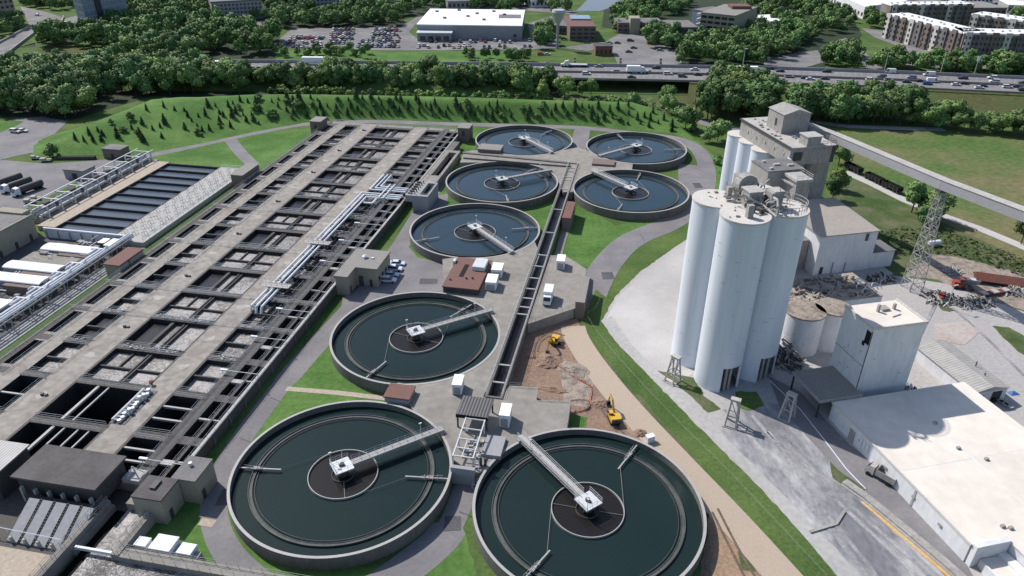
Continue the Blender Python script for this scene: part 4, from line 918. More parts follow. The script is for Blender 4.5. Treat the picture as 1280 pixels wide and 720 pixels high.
# ================================================================== VEHICLES
def car_meshes(kind):
    L_, W_, H_ = dict(sedan=(4.6, 1.8, 1.42), suv=(4.8, 1.9, 1.75), van=(5.8, 2.05, 2.4))[kind]
    hood = dict(sedan=0.86, suv=1.02, van=1.1)[kind]
    m = MB()
    # side profile of the lower body, swept across with a slight tumblehome
    P = [(-L_/2, 0.35), (-L_/2, hood*0.88), (-L_*0.46, hood), (L_*0.2, hood), (L_*0.46, hood*0.82), (L_/2, hood*0.62), (L_/2, 0.35)]
    w = W_/2
    m.add([(x, -w, z) for x, z in P]+[(x, w, z) for x, z in P], [list(range(7)), list(range(13, 6, -1))]+[(i+7, (i+1) % 7+7, (i+1) % 7, i)[::1] for i in range(7)])
    body = m
    g = dict(sedan=[(-1.75, -1.2, 0.35, 1.1)], suv=[(-2.3, -2.1, 0.45, 1.25)], van=[(-2.8, -2.75, 1.45, 2.05)])[kind][0]
    m = MB(); w2 = w*0.80; w1 = w*0.95
    m.add([(g[0], -w1, hood), (g[3], -w1, hood), (g[3], w1, hood), (g[0], w1, hood), (g[1], -w2, H_-.06), (g[2], -w2, H_-.06), (g[2], w2, H_-.06), (g[1], w2, H_-.06)], [(0,1,5,4),(1,2,6,5),(2,3,7,6),(3,0,4,7),(4,5,6,7)])
    cab = m
    m = MB(); m.add([(g[1]-.05, -w2-.02, H_-.06), (g[2]+.05, -w2-.02, H_-.06), (g[2]+.05, w2+.02, H_-.06), (g[1]-.05, w2+.02, H_-.06), (g[1]+.1, -w2+.1, H_), (g[2]-.1, -w2+.1, H_), (g[2]-.1, w2-.1, H_), (g[1]+.1, w2-.1, H_)], [(0,1,5,4),(1,2,6,5),(2,3,7,6),(3,0,4,7),(4,5,6,7)])
    top = m
    if kind == 'van': top.box(g[0], g[2]-0.6, -w1-.005, w1+.005, hood+0.001, H_-.05)
    wh = MB()
    for x in (-L_*0.3, L_*0.31):
        for y in (-w, w-0.2): wh.tube((x, y-0.02, 0.33), (x, y+0.22, 0.33), 0.33, 10)
    return body, cab, top, wh
CARS = {}
def car_proto(kind):
    """single light mesh for small far vehicles, parts for near ones"""
    if kind in CARS: return CARS[kind]
    body, cab, top, wh = car_meshes(kind)
    one = MB()
    for i, mm in enumerate((body, cab, top, wh)):
        one.cur = (0, 1, 0, 2)[i]; one.add(mm.v, mm.f)
    CARS[kind] = dict(one=one.mesh(kind, ['car_paint', 'glass', 'tyre']), body=body.mesh('body', 'car_paint'), cab=cab.mesh('cabin', 'glass'), top=top.mesh('roof', 'car_paint'), wh=wh.mesh('wheel', 'tyre'))
    return CARS[kind]
CARCOL = [(0.62,0.63,0.64),(0.62,0.63,0.64),(0.30,0.31,0.33),(0.03,0.03,0.035),(0.03,0.03,0.035),(0.10,0.11,0.13),(0.04,0.07,0.16),(0.25,0.03,0.03),(0.42,0.43,0.45),(0.14,0.13,0.12),(0.45,0.40,0.33)]
def small_car(p, ang, label, cat='car', group=None, kind=None, col=None, z=0.0):
    kind = kind or rnd.choice(['sedan', 'sedan', 'suv', 'suv'])
    o = bpy.data.objects.new('parked_car' if group and 'park' in group else 'car', car_proto(kind)['one']); C.objects.link(o)
    o.location = (p[0], p[1], z); o.rotation_euler = (0, 0, ang); o.color = (*(col or rnd.choice(CARCOL)), 1); return tag(o, label, cat, group)
def big_car(p, ang, label, cat='car', group=None, kind='sedan', col=(.6,.6,.6), z=0.0):
    t = thing('parked_car', label, cat, (p[0], p[1], z), ang, group); M_ = car_proto(kind)
    for key, nm in (('body', 'body'), ('cab', 'window'), ('top', 'roof'), ('wh', 'wheel')):
        o = bpy.data.objects.new(nm, M_[key]); C.objects.link(o); o.parent = t; o.color = (*col, 1)
    return t
# cars by the beige pump house
for i, (px, py, col) in enumerate([(497,331,(0.55,0.62,0.72)), (493,338,(0.62,0.66,0.72)), (489,345,(0.50,0.58,0.70)), (485,352,(0.60,0.64,0.72))]):
    big_car(G(px, py, 0), PANG+0.12, ['silver-blue car, farthest of four parked beside the beige pump house', 'white car, second from the back of four parked beside the beige pump house', 'pale blue car, third from the back of four beside the beige pump house', 'pale silver car, nearest of four parked beside the beige pump house'][i], 'car', 'cars parked at the pump house', 'suv' if i % 2 else 'sedan', col)
# white site boxes and trucks on the platforms
def box_unit(label, px, py, w, d, h, rz=0.0, z=2.8, name='storage_box', extra=None):
    p = G(px, py, z); t = thing(name, label, 'storage box', (p.x, p.y, z), PANG+rz)
    m = MB(); m.box(-w/2, w/2, -d/2, d/2, 0.12, h); m.build('body', 'white_paint', t)
    m = MB(); m.box(-w/2-.06, w/2+.06, -d/2-.06, d/2+.06, h+.002, h+.14); m.build('roof', 'store_roof', t)
    m = MB(); m.box(-w/2+.3, w/2-.3, -d/2-.05, -d/2-.003, .3, h*.75); m.each('door', 'gray_wall', t)
    m = MB(); [m.box(a-.12, a+.12, -d/2, d/2, 0, .12) for a in (-w/2+.25, w/2-.25)]; m.each('skid', 'dark_metal', t)
    return t
box_unit('white box unit between the middle tank and the channel, left of the dark ribbed canopy', 573, 487, 2.0, 3.6, 2.5, 0.08)
box_unit('white box unit right of the brown-roofed building, farther of two', 622, 343, 2.8, 4.2, 2.4, 0.05)
box_unit('white box unit right of the brown-roofed building, nearer of two', 615, 358, 2.8, 4.6, 2.4, 0.05)
box_unit('white box unit at the top of the channel platform beside the lawn', 701, 333, 2.2, 4.0, 2.6, 0.05)
box_unit('white and blue box unit right of the dark ribbed canopy', 632, 527, 2.0, 3.8, 3.0, 0.05)
def box_truck(label, p, ang, z=0, body='white_paint', length=6.2):
    t = thing('box_truck', label, 'truck', (p[0], p[1], z), ang)
    m = MB(); m.box(-length/2, length/2-1.9, -1.15, 1.15, 0.95, 3.3); m.build('cargo_box', body, t)
    m = MB(); m.add([(length/2-1.8,-1.05,.6),(length/2,-1.05,.6),(length/2,1.05,.6),(length/2-1.8,1.05,.6),(length/2-1.8,-1.0,2.5),(length/2-0.7,-.95,2.5),(length/2-.7,.95,2.5),(length/2-1.8,1.0,2.5),(length/2-.05,-1.05,1.5),(length/2-.05,1.05,1.5)], [(0,1,8,5,4),(1,2,9,8),(2,3,7,6,9),(3,0,4,7),(4,5,6,7),(8,9,6,5)]); cab = m.build('cab', 'white_paint', t)
    m = MB(); m.add([(length/2-.08,-.9,1.58),(length/2-.08,.9,1.58),(length/2-.62,.85,2.38),(length/2-.62,-.85,2.38)], [(0,1,2,3)]); m.v = [(x+.03, y, z+.02) for x, y, z in m.v]; m.build('windscreen', 'glass', cab)
    m = MB(); m.box(-length/2+.1, length/2-.3, -.45, .45, .55, .94); m.build('chassis', 'dark_metal', t)
    for x in (-length/2+1.2, length/2-1.0):
        for y in (-1.12, .84): m = MB(); m.tube((x, y, .45), (x, y+.28, .45), .45, 12); m.build('wheel', 'tyre', t)
    return t
box_truck('white box truck parked on the channel platform, cab toward the camera', G(685, 376, 2.8), PANG-PI/2+0.02, 2.8)
t = thing('equipment_box', 'small white cabinet at the rim of the front right tank by the sandy path', 'cabinet', G(812, 552, 0), 0.4)
m = MB(); m.box(-.8, .8, -.5, .5, 0, 1.5); m.build('body', 'white_paint', t); m = MB(); m.box(-.85, .85, -.55, .55, 1.502, 1.6); m.each('lid', 'store_roof', t)
# excavators
def excavator(label, p, ang, swing, boomang):
    t = thing('excavator', label, 'excavator', (p[0], p[1], 0), ang)
    for y in (-1.35, 0.75):
        m = MB(); n = 7; pr_ = [(-2.0, .5), (-1.8, .12), (-1.5, .0), (1.5, .0), (1.8, .12), (2.0, .5), (1.75, .9), (-1.75, .9)]
        m.add([(x, y, z) for x, z in pr_]+[(x, y+.6, z) for x, z in pr_], [list(range(8)), list(range(15, 7, -1))]+[(i+8, (i+1) % 8+8, (i+1) % 8, i) for i in range(8)]); m.build('track', 'tyre', t)
    def rot(v): c, s_ = math.cos(swing), math.sin(swing); return (v[0]*c-v[1]*s_, v[0]*s_+v[1]*c, v[2])
    def rb(name, mb_, mat_, par=t): mb_.v = [rot(v) for v in mb_.v]; return mb_.build(name, mat_, par)
    m = MB(); m.cyl(0, 0, .7, 1.05, .9, 14); m.build('turntable', 'dark_metal', t)
    m = MB(); m.box(-2.3, 1.3, -1.35, 1.35, 1.05, 1.9); m.box(-2.3, -.6, -1.3, 1.3, 1.9, 2.4); h = rb('house', m, 'machine_yellow')
    m = MB(); m.box(-2.55, -2.302, -1.3, 1.3, 1.1, 2.2); rb('counterweight', m, 'dark_metal', h)
    m = MB(); m.add([(-.5,.35,1.9),(1.35,.35,1.9),(1.35,1.33,1.9),(-.5,1.33,1.9),(-.4,.4,3.0),(.95,.4,3.0),(.95,1.28,3.0),(-.4,1.28,3.0)], [(0,1,5,4),(1,2,6,5),(2,3,7,6),(3,0,4,7),(4,5,6,7)]); rb('cab', m, 'glass', h)
    m = MB(); m.box(-.45, 1.0, .36, 1.32, 3.002, 3.08); rb('cab_roof', m, 'machine_yellow', h)
    m = MB(); m.beam((1.0,-.3,1.6), (3.2,-.3,4.4), .5, .62); m.beam((3.2,-.3,4.4), (5.6,-.3,4.5), .44, .55); bm_ = rb('boom', m, 'machine_yellow')
    m = MB(); m.beam((5.5,-.3,4.6), (6.7,-.3,1.4), .36, .45); rb('arm', m, 'machine_yellow', bm_)
    m = MB(); m.tube((1.2,-.3,1.2), (3.0,-.3,3.6), .1, 6); m.tube((3.2,-.3,4.9), (5.4,-.3,5.0), .1, 6); rb('hydraulic_ram', m, 'dark_metal', bm_)
    m = MB(); m.add([(6.3,-.85,1.5),(7.0,-.85,1.6),(7.1,-.85,.7),(6.5,-.85,.2),(5.9,-.85,.6),(6.3,.25,1.5),(7.0,.25,1.6),(7.1,.25,.7),(6.5,.25,.2),(5.9,.25,.6)], [(0,1,2,3,4),(9,8,7,6,5),(0,5,6,1),(1,6,7,2),(2,7,8,3),(3,8,9,4)]); rb('bucket', m, 'dark_metal', bm_)
    return t
excavator('yellow excavator in the bare earth near the sandy path, boom pointing away from the camera', G(767, 526, 0), math.radians(98), 0.02, 0).scale = (.76, .76, .76)
ex = excavator('small yellow and black excavator digging at the far end of the bare earth', G(693, 430, 0), math.radians(120), math.radians(130), 0); ex.scale = (.72, .72, .72)
# orange safety netting
t = thing('safety_fence', 'crooked line of orange safety netting across the bare earth', 'fence', (0, 0, 0))
fl = curve([(658,448),(678,450),(700,461),(722,475),(738,485),(737,500),(734,512),(716,517)], 4); m = MB(); mp = MB()
for a, b_ in zip(fl, fl[1:]):
    p, q = G(*a, 0), G(*b_, 0); zz = 0.4+0.15*math.sin(a[0]*0.9); m.quad((*p.xy, 0.08), (*q.xy, 0.08), (q.x+.25, q.y+.1, zz), (p.x+.25, p.y+.1, zz)); mp.tube((*p.xy, 0), (*p.xy, 1.1), .04, 4)
m.build('netting', 'orange_net', t); mp.build('post', 'dark_metal', t)
for j, cl in enumerate(([(672,440),(676,428),(690,420),(706,428)],[(668,446),(670,430),(686,416),(706,420)],[(745,500),(775,545),(830,590),(872,640)],[(752,500),(782,545),(836,588),(880,636)],[(700,505),(730,500),(760,515)],[(890,640),(915,690),(940,740)],[(897,636),(924,688),(952,735)])):
    strip('wheel_rut', curve(cl, 5), .45, 0.098, 'mud')
for j, cl in enumerate(([(960,540),(1010,590),(1060,640),(1130,705),(1170,745)],[(972,538),(1020,585),(1072,640),(1140,700),(1185,745)],[(940,520),(985,575),(1030,640),(1080,700),(1110,745)],[(905,512),(950,560),(1000,620),(1060,690),(1100,745)],[(1170,380),(1150,420),(1145,440)],[(1190,385),(1230,420),(1280,470)])):
    strip('tyre_track', curve(cl, 6), .8, 0.150, 'tyre_mark')
# spoil heaps
def mound(name, label, px, py, r, h, m_, seed, sq=1.0, ang=0):
    p = G(px, py, 0); rr = random.Random(seed); mb = MB(); n = 18; rings = 6; vs = []; fs = []
    for i in range(rings+1):
        f = i/rings
        for j in range(n):
            a = 2*PI*j/n; ra = r*(1-f)*(1+rr.uniform(-.16, .16)); vs.append((ra*math.cos(a), ra*math.sin(a)*sq, h*(f**.8)*(1+rr.uniform(-.15, .15))-(0.05 if i == 0 else 0)))
    for i in range(rings):
        for j in range(n): fs.append((i*n+j, i*n+(j+1) % n, (i+1)*n+(j+1) % n, (i+1)*n+j))
    fs.append([rings*n+j for j in range(n)]); mb.add(vs, fs)
    o = mb.build(name, m_, smooth=False); o.location = (p.x, p.y, 0); o.rotation_euler = (0, 0, ang); return tag(o, label, 'heap')
mound('spoil_heap', 'brown spoil heap ringed by tracks in front of the far excavator', 686, 452, 3.4, 1.3, 'dirt', 1)
mound('spoil_heap', 'pale rubble heap beside the bend of the orange netting', 716, 462, 2.8, 0.8, 'rubble', 2, 1.6, 1.0)
mound('spoil_heap', 'long low brown spoil ridge in the middle of the bare earth', 690, 487, 4.0, 0.6, 'dirt', 3, 0.3, -0.3)
mound('spoil_heap', 'low spoil heap behind the near excavator', 748, 505, 2.6, 0.7, 'dirt', 4, .7)
mound('spoil_heap', 'low spoil heap to the right of the near excavator by the tank rim', 800, 542, 1.5, 0.8, 'dirt', 5)
# ================================================================== GRAIN WORKS: GROUND
ground('gravel_yard', [(905,262),(868,292),(800,340),(768,372),(752,402),(772,430),(862,522),(960,620),(1060,735),(1500,735),(1500,480),(1285,392),(1230,372),(1190,356),(1120,345),(1060,300),(1010,262),(940,235)], 0.05, 'yard_dust')
ground('gravel_apron', [(905,268),(868,296),(805,342),(772,372),(756,402),(775,430),(830,490),(862,470),(905,440),(940,330)], 0.07, 'gravel')
ground('concrete_drive', [(765,395),(752,402),(772,430),(862,522),(960,620),(1060,735),(1090,735),(985,625),(885,525),(790,432)], 0.09, 'pale_concrete')
ground('wet_drive', [(925,500),(975,505),(1040,580),(1075,625),(1175,720),(1190,735),(1092,735),(985,625),(900,540)], 0.08, 'wet_yard')
ground('yard', [(960,470),(1000,490),(1062,556),(1110,592),(1204,699),(1225,735),(1195,735),(1110,645),(1075,622),(1040,580),(975,510)], 0.085, 'asphalt')
ground('grass_patch', [(822,464),(867,472),(880,495),(902,512),(885,516),(845,480)], 0.11, 'rough_grass')
ground('grass_patch', [(918,490),(945,490),(955,508),(935,514),(920,508)], 0.11, 'grass')
ground('grass_patch', [(1037,577),(1046,588),(1084,612),(1074,616),(1040,598)], 0.11, 'rough_grass')
ground('grass_patch', [(1240,408),(1262,410),(1300,432),(1300,452),(1272,440)], 0.11, 'rough_grass')
ground('red_dust', [(1168,405),(1215,402),(1225,415),(1205,432),(1170,425)], 0.10, 'red_dust')
ground('meadow', [(1025,160),(1300,172),(1500,190),(1500,420),(1290,345),(1200,312),(1150,285),(1075,230),(1045,195)], 0.03, 'meadow')
ground('meadow', [(1040,232),(1075,225),(1140,260),(1290,330),(1290,385),(1230,368),(1180,352),(1110,330),(1060,290)], 0.035, 'rough_grass')
ground('debris_ground', [(1165,318),(1200,322),(1290,345),(1290,392),(1215,368),(1170,350),(1130,345)], 0.055, 'rubble')
strip('cinder_track', [(1052,213),(1090,230),(1130,250),(1180,270),(1225,286),(1268,304),(1320,326)], 4.0, 0.06, 'gravel')
strip('track_path', [(1000,150),(1060,158),(1110,160),(1180,162)], 5.0, 0.05, 'pale_concrete')
strip('creek_path', [(872,150),(900,158),(935,166),(1000,170)], 9.0, 0.05, 'asphalt')
m_ = ground('yellow_stripe', [(1075,628),(1083,627),(1145,676),(1203,728),(1192,728),(1140,684)], 0.12, 'yellow_stripe')
def grain(name, label, cat, x=0, y=0, group=None, rz=0.0):
    p = W(x, y); return thing(name, label, cat, (p.x, p.y, 0), GANG+rz, group)
t = grain('kerb_wall', 'low broken stone kerb wall beside the yellow stripe in the yard', 'wall')
m = MB(); pts = [GL(*q, 0) for q in ((1055,603),(1082,622),(1110,645),(1145,674),(1185,708),(1215,735))]
for a, b in zip(pts, pts[1:]): m.beam((*a, .25), (*b, .25), 1.5, .5); m.beam((a[0]-1.0, a[1]-.5, .15), (b[0]-1.0, b[1]-.5, .15), .5, .3)
m.build('wall', 'dust_gray', t)
t = grain('kerb', 'pale concrete kerb bent across the drive at the bottom of the yard', 'kerb')
m = MB(); pts = [GL(*q, 0) for q in ((1012,666),(1045,656),(1055,640))]
for a, b in zip(pts, pts[1:]): m.beam((*a, .2), (*b, .2), .5, .35)
m.build('kerb_stone', 'dust_gray', t)

mat('tan_roof', (0.40, 0.345, 0.28), 0.9, 0.35, 0.3, 1.5, col2=(0.29, 0.255, 0.22))
# ================================================================== FRONT SILOS
def silo(name, label, x, y, h, r, opening=None, top='dusty_white', body='silo_paint', group=None, seed=0):
    t = grain(name, label, 'silo', x, y, group); N = 48
    m = MB()
    if opening:  # drive-through opening in the foot, measured as an angle range facing the camera
        a0, a1, oh = opening; m.ring(0, 0, oh, h, r-.35, r, 64)
        m.ring(0, 0, -.1, oh, r-.35, r, 64, a1, a0+2*PI)
        sh = m.build('shaft', body, t, smooth=True)
        m = MB(); m.cyl(0, 0, oh+.8, oh+4, .5, 20, r-.5); m.build('hopper', 'dust_gray', t)
        m = MB()
        for aa in (a0+0.25, (a0+a1)/2): m.box(math.cos(aa)*(r-.9)-.25, math.cos(aa)*(r-.9)+.25, math.sin(aa)*(r-.9)-.25, math.sin(aa)*(r-.9)+.25, 0, oh+.5)
        m.each('leg', 'dust_gray', t)
    else:
        m.cyl(0, 0, -.1, h, r, 64); sh = m.build('shaft', body, t, smooth=True)
    m = MB(); m.cyl(0, 0, h+.003, h+.35, r+.12, 64); m.build('roof', top, t, smooth=True)
    if r > 4:
        m = MB(); rr = random.Random(seed)
        for i in range(26):
            z = rr.uniform(3, h-4); a = rr.uniform(-PI, 0); q = (r+.012); w_ = rr.uniform(.05, .22)
            for j in range(3):
                b0 = a+w_*j/3; b1 = a+w_*(j+1)/3; z1 = z+rr.uniform(-.12, .12); th = rr.uniform(.05, .16)
                m.quad((q*math.cos(b0), q*math.sin(b0), z), (q*math.cos(b1), q*math.sin(b1), z1), (q*math.cos(b1), q*math.sin(b1), z1+th), (q*math.cos(b0), q*math.sin(b0), z+th)); z = z1
        m.each('patch', 'dust_pale', t)
    return t
SG = 'tall front silos of the grain works'
silo('silo', 'tall pale blue-white silo, nearest to the camera, with a dark opening at its foot', 0.2, 0.6, 40, 4.85, (math.radians(-108), math.radians(-50), 6.4), group=SG, seed=1)
silo('silo', 'tall pale blue-white silo on the left, standing on grass behind the nearest one', -1.2, 10.0, 39.6, 4.85, group=SG, seed=2)
silo('silo', 'tall pale silo on the right with a railed roof and a dark opening below', 9.7, 2.4, 39.8, 4.85, (math.radians(-104), math.radians(-35), 6.4), group=SG, seed=3)
silo('silo', 'tall silo at the back of the front four, almost hidden under machinery', 8.8, 11.8, 39.6, 4.85, group=SG, seed=4)
# machinery on the silo tops
t = grain('silo_machinery', 'heap of dusty conveyors, ducts and housings standing on the four front silo roofs', 'machinery')
Zt = 40.36
m = MB(); m.box(2.2, 5.2, 3.4, 6.6, Zt, Zt+3.0); m.box(6.0, 8.6, 1.6, 4.2, Zt, Zt+3.3); m.box(2.8, 6.2, 8.2, 11.6, Zt, Zt+4.2); m.box(-0.6, .6, -1.6, -.6, Zt, Zt+2.6); m.box(0.0, 1.0, 8.0, 9.0, Zt, Zt+2.6); m.each('housing', 'dust_gray', t)
m = MB(); m.box(6.6, 8.9, 1.8, 4.4, Zt+3.303, Zt+3.5); m.box(2.0, 5.4, 3.2, 6.8, Zt+3.003, Zt+3.2); m.each('housing_roof', 'dust_pale', t)
m = MB(); m.tube((4.4, 10.2, Zt+2.4), (4.4, 8.0, Zt+2.6), 2.2, 18); m.tube((6.4, 11.4, Zt+1.8), (6.4, 9.6, Zt+1.8), 1.3, 16); m.each('fan', 'dust_gray', t)
m = MB(); rr = random.Random(21)
m.path([(-.5, 8.6, Zt+.6), (2.4, 6.6, Zt+.7), (3.0, 2.0, Zt+.6), (6.8, -.8, Zt+.4)], .28, 6); m.path([(1.0, 4.2, Zt+2.6), (4.4, 1.6, Zt+1.0), (5.0, -2.6, Zt+.3)], .22, 6)
m.path([(6.2, 1.2, Zt+2.6), (6.0, -.6, Zt+2.8), (5.6, -1.6, Zt+1.8), (5.4, -2.0, Zt+.2)], .28, 6); m.path([(5.2, 5.0, Zt+2.2), (9.4, 6.4, Zt+2.4), (11.6, 3.8, Zt+.8)], .26, 6)
for i in range(90):
    p = (rr.uniform(.8, 9.2), rr.uniform(-1.0, 11.5), Zt+rr.uniform(0, 2.2)); q = (p[0]+rr.uniform(-2, 2), p[1]+rr.uniform(-2, 2), max(Zt+.1, p[2]+rr.uniform(-1.2, 2.2))); m.tube(p, q, rr.uniform(.05, .16), 5)
m.build('duct', 'dust_pale', t, smooth=True)
m = MB()
for i in range(14): x = rr.uniform(1.6, 8.4); y = rr.uniform(-.5, 11); s_ = rr.uniform(.4, .9); m.box(x, x+s_, y, y+s_, Zt+.003*i, Zt+rr.uniform(.6, 2.6))
m.each('gearbox', 'dark_metal', t)
m = MB(); pass
N = 22; ps = [(9.7+4.4*math.cos(-PI*0.75+PI*1.25*i/N), 2.4+4.4*math.sin(-PI*.75+PI*1.25*i/N), 40.15) for i in range(N+1)]; m.rail(ps, 1.6, 1.6, .06); m.build('handrail', 'dust_pale', t)
m = MB()
for i in range(30):
    a = rr.uniform(0, 2*PI); q = rr.uniform(0, 4.2); cx, cy, zz = rr.choice([(0.2, .6, 40.36), (-1.2, 10, 39.96), (9.7, 2.4, 40.16)]); s_ = rr.uniform(.1, .35); x, y = cx+q*math.cos(a), cy+q*math.sin(a); m.box(x-s_, x+s_, y-s_*.7, y+s_*.7, zz-.003, zz+rr.uniform(.05, .4))
m.build('scrap', 'dust_gray', t)
# gray head house and elevator shaft behind the front silos
t = grain('head_house', 'tall dusty gray head house right behind the front silos', 'building')
m = MB(); m.box(23.4, 33.0, 30.8, 38.8, -.1, 36.0); m.build('wall', 'dust_gray', t)
m = MB(); m.box(23.3, 33.1, 30.7, 38.9, 36.002, 36.3); m.build('roof', 'roof_gray', t)
m = MB()
for (x, y) in ((24.5, 31.8), (26.8, 34), (30, 33), (25.2, 36.6)): m.box(x, x+rr.uniform(.6, 1.6), y, y+.8, 36.3, 36.7)
m.each('roof_scrap', 'dust_pale', t)
t = grain('elevator_shaft', 'slim dusty elevator shaft with a pale overhanging cap in front of the gray head house', 'elevator')
m = MB(); m.box(27.9, 31.4, 25.4, 30.798, -.1, 35.2); m.build('wall', 'dust_gray', t)
m = MB(); m.box(27.5, 31.9, 25.0, 30.6, 35.202, 35.8); m.build('cap', 'dust_pale', t)
m = MB(); m.rail([(27.6, 25.1, 35.8), (31.8, 25.1, 35.8), (31.8, 30.4, 35.8)], 1.0, 1.5, .05); m.tube((26.8, 30, 34.4), (28.6, 25.2, 33.6), .3, 6); m.box(31.402, 31.9, 25.8, 27, 12, 33); m.build('ladder_cage', 'dust_pale', t)
# far silo cluster
FG = 'slim far silos of the grain works'
for i, (y, lab) in enumerate(((99.0, 'slim white silo at the far end of the row under the gray gallery house'), (91.2, 'slim white silo in the middle of the row under the gray gallery house'), (83.1, 'slim white silo nearest in the row under the gray gallery house'))):
    silo('silo', lab, 54.4, y, 22.1, 3.8, group=FG)
for (x, y, lab) in ((59.7, 74.9, 'grimy gray silo below the front wall of the gallery house, left of two'), (68.0, 74.2, 'grimy gray silo below the front wall of the gallery house, right of two')):
    silo('silo', lab, x, y, 22.1, 4.0, top='dust_pale', body='dust_gray')
t = grain('gallery_house', 'long dusty gray gallery house on top of the far silos with a square penthouse', 'building')
m = MB(); m.box(53.6, 56.8, 67.5, 97.7, 22.46, 27.7); m.box(56.802, 68.1, 67.5, 97.7, 22.46, 27.7); m.build('wall', 'dust_gray', t)
m = MB(); m.box(53.3, 68.6, 67.1, 98.1, 27.702, 28.0); m.build('roof', 'dust_pale', t)
m = MB(); m.box(53.2, 53.58, 67.2, 98.0, 27.5, 28.1); m.build('eave', 'dark_metal', t)
m = MB(); m.box(57.5, 66.8, 80.1, 88.8, 28.002, 34.0); p_ = m.build('penthouse', 'dust_gray', t)
m = MB(); m.gable(57.2, 67.2, 79.8, 89.1, 34.003, 35.5, 'y'); m.build('penthouse_roof', 'dust_gray', p_)
m = MB(); m.box(57.42, 57.497, 83.3, 84.4, 29.7, 32.0); m.build('window', 'dark_wall', p_)
m = MB(); m.box(58.4, 62.9, 67.12, 71.4, 28.003, 30.8); m.build('small_penthouse', 'dust_gray', t)
m = MB(); m.box(58.1, 63.3, 66.8, 71.7, 30.802, 31.1); m.build('small_roof', 'dust_pale', t)
m = MB(); m.box(54.7, 57.7, 67.43, 67.497, 23.7, 26.4); m.build('window', 'dark_metal', t)
for y in (70.8, 76.2, 81.6, 87.0, 92.5): m = MB(); m.box(53.4, 53.597, y-.27, y+.27, 24.7, 25.5); m.build('vent', 'dust_pale', t)
m = MB(); m.rail([(63.6, 67.3, 28.0), (68.4, 67.3, 28.0), (68.4, 73, 28.0)], 1.3, 1.5, .06); m.box(67.5, 68.7, 67.4, 70.2, 22.5, 27.4); m.build('fire_stair', 'dark_metal', t)
m = MB(); m.tube((33.0, 38.6, 27.5), (54.0, 68.2, 23.4), 1.3, 14); m.build('bridge_duct', 'silo_paint', t, smooth=True)
rr = random.Random(8)
for i in range(26): m = MB(); x = rr.uniform(54.5, 67.5); y = rr.uniform(72, 97); s_ = rr.uniform(.2, .8); m.box(x-s_, x+s_, y-.25, y+.25, 27.99, 28.0+rr.uniform(.1, .5)); m.build('roof_scrap', 'dust_gray', t)
t = grain('link_building', 'low flat-roofed dusty link building in the shade between the far silos and the white barn', 'building')
m = MB(); m.box(33.2, 49.0, 44.0, 80, -.1, 9.0); m.box(49.002, 71, 61.8, 78, -.1, 9.0); m.build('wall', 'dust_gray', t); m = MB(); m.prism([(33.1, 43.8), (49.1, 43.8), (49.1, 61.7), (71.2, 61.7), (71.2, 78.2), (33.1, 80.2)], 9.002, 9.2); m.build('roof', 'roof_gray', t)
# covered conveyor and its lattice tower
t = grain('conveyor_gallery', 'long gray covered conveyor running from the gallery house across the meadow on the right', 'conveyor')
pts = [(66.0, 86.5, 29.2), (72.0, 74.5, 28.0), (71.9, 27.5, 30.3), (73.6, 5.0, 31.5), (75.6, -25, 33.2)]
m = MB(); r2 = MB()
for a, b in zip(pts, pts[1:]):
    m.beam(a, b, 2.4, 2.4); r2.beam((a[0], a[1], a[2]+1.27), (b[0], b[1], b[2]+1.27), 2.7, .12)
m.build('casing', 'gray_wall', t); r2.build('roof', 'dust_pale', t)
def lattice(mb, b, tp, wb, wt, r, n):
    def cr(f): c = [b[k]*(1-f)+tp[k]*f for k in range(3)]; w_ = wb*(1-f)+wt*f; return [(c[0]+sx*w_/2, c[1]+sy*w_/2, c[2]) for sx, sy in ((-1,-1),(1,-1),(1,1),(-1,1))]
    for i in range(n):
        A, D = cr(i/n), cr((i+1)/n)
        for j in range(4): mb.tube(A[j], D[j], r, 5, cap=False); mb.tube(A[j], D[(j+1) % 4], r*.6, 4, cap=False); mb.tube(A[(j+1) % 4], D[j], r*.6, 4, cap=False); mb.tube(A[j], A[(j+1) % 4], r*.6, 4, cap=False)
t = grain('lattice_tower', 'tall gray steel lattice tower carrying the covered conveyor', 'tower', 71.9, 27.5)
m = MB(); lattice(m, (0, 0, 0), (0, 0, 29), 4.0, 1.5, .12, 11); m.build('frame', 'rail_gray', t)
m = MB(); m.box(-1.4, 1.4, -.9, .9, 28.4, 29.0); m.build('bearing', 'dark_metal', t)
t = grain('gas_tank', 'small white horizontal gas tank in the grass right of the lattice tower', 'tank', *GL(1167,308,0))
m = MB(); m.tube((-1.8, 0, 1.3), (1.8, 0, 1.3), .75, 14); m.tube((-2.1, 0, 1.3), (-1.8, 0, 1.3), .5, 14, .75); m.tube((1.8, 0, 1.3), (2.1, 0, 1.3), .75, 14, .5); m.build('shell', 'white_paint', t, smooth=True)
m = MB(); [m.box(x-.15, x+.15, -.6, .6, 0, .9) for x in (-1.2, 1.2)]; m.each('saddle', 'dust_gray', t)
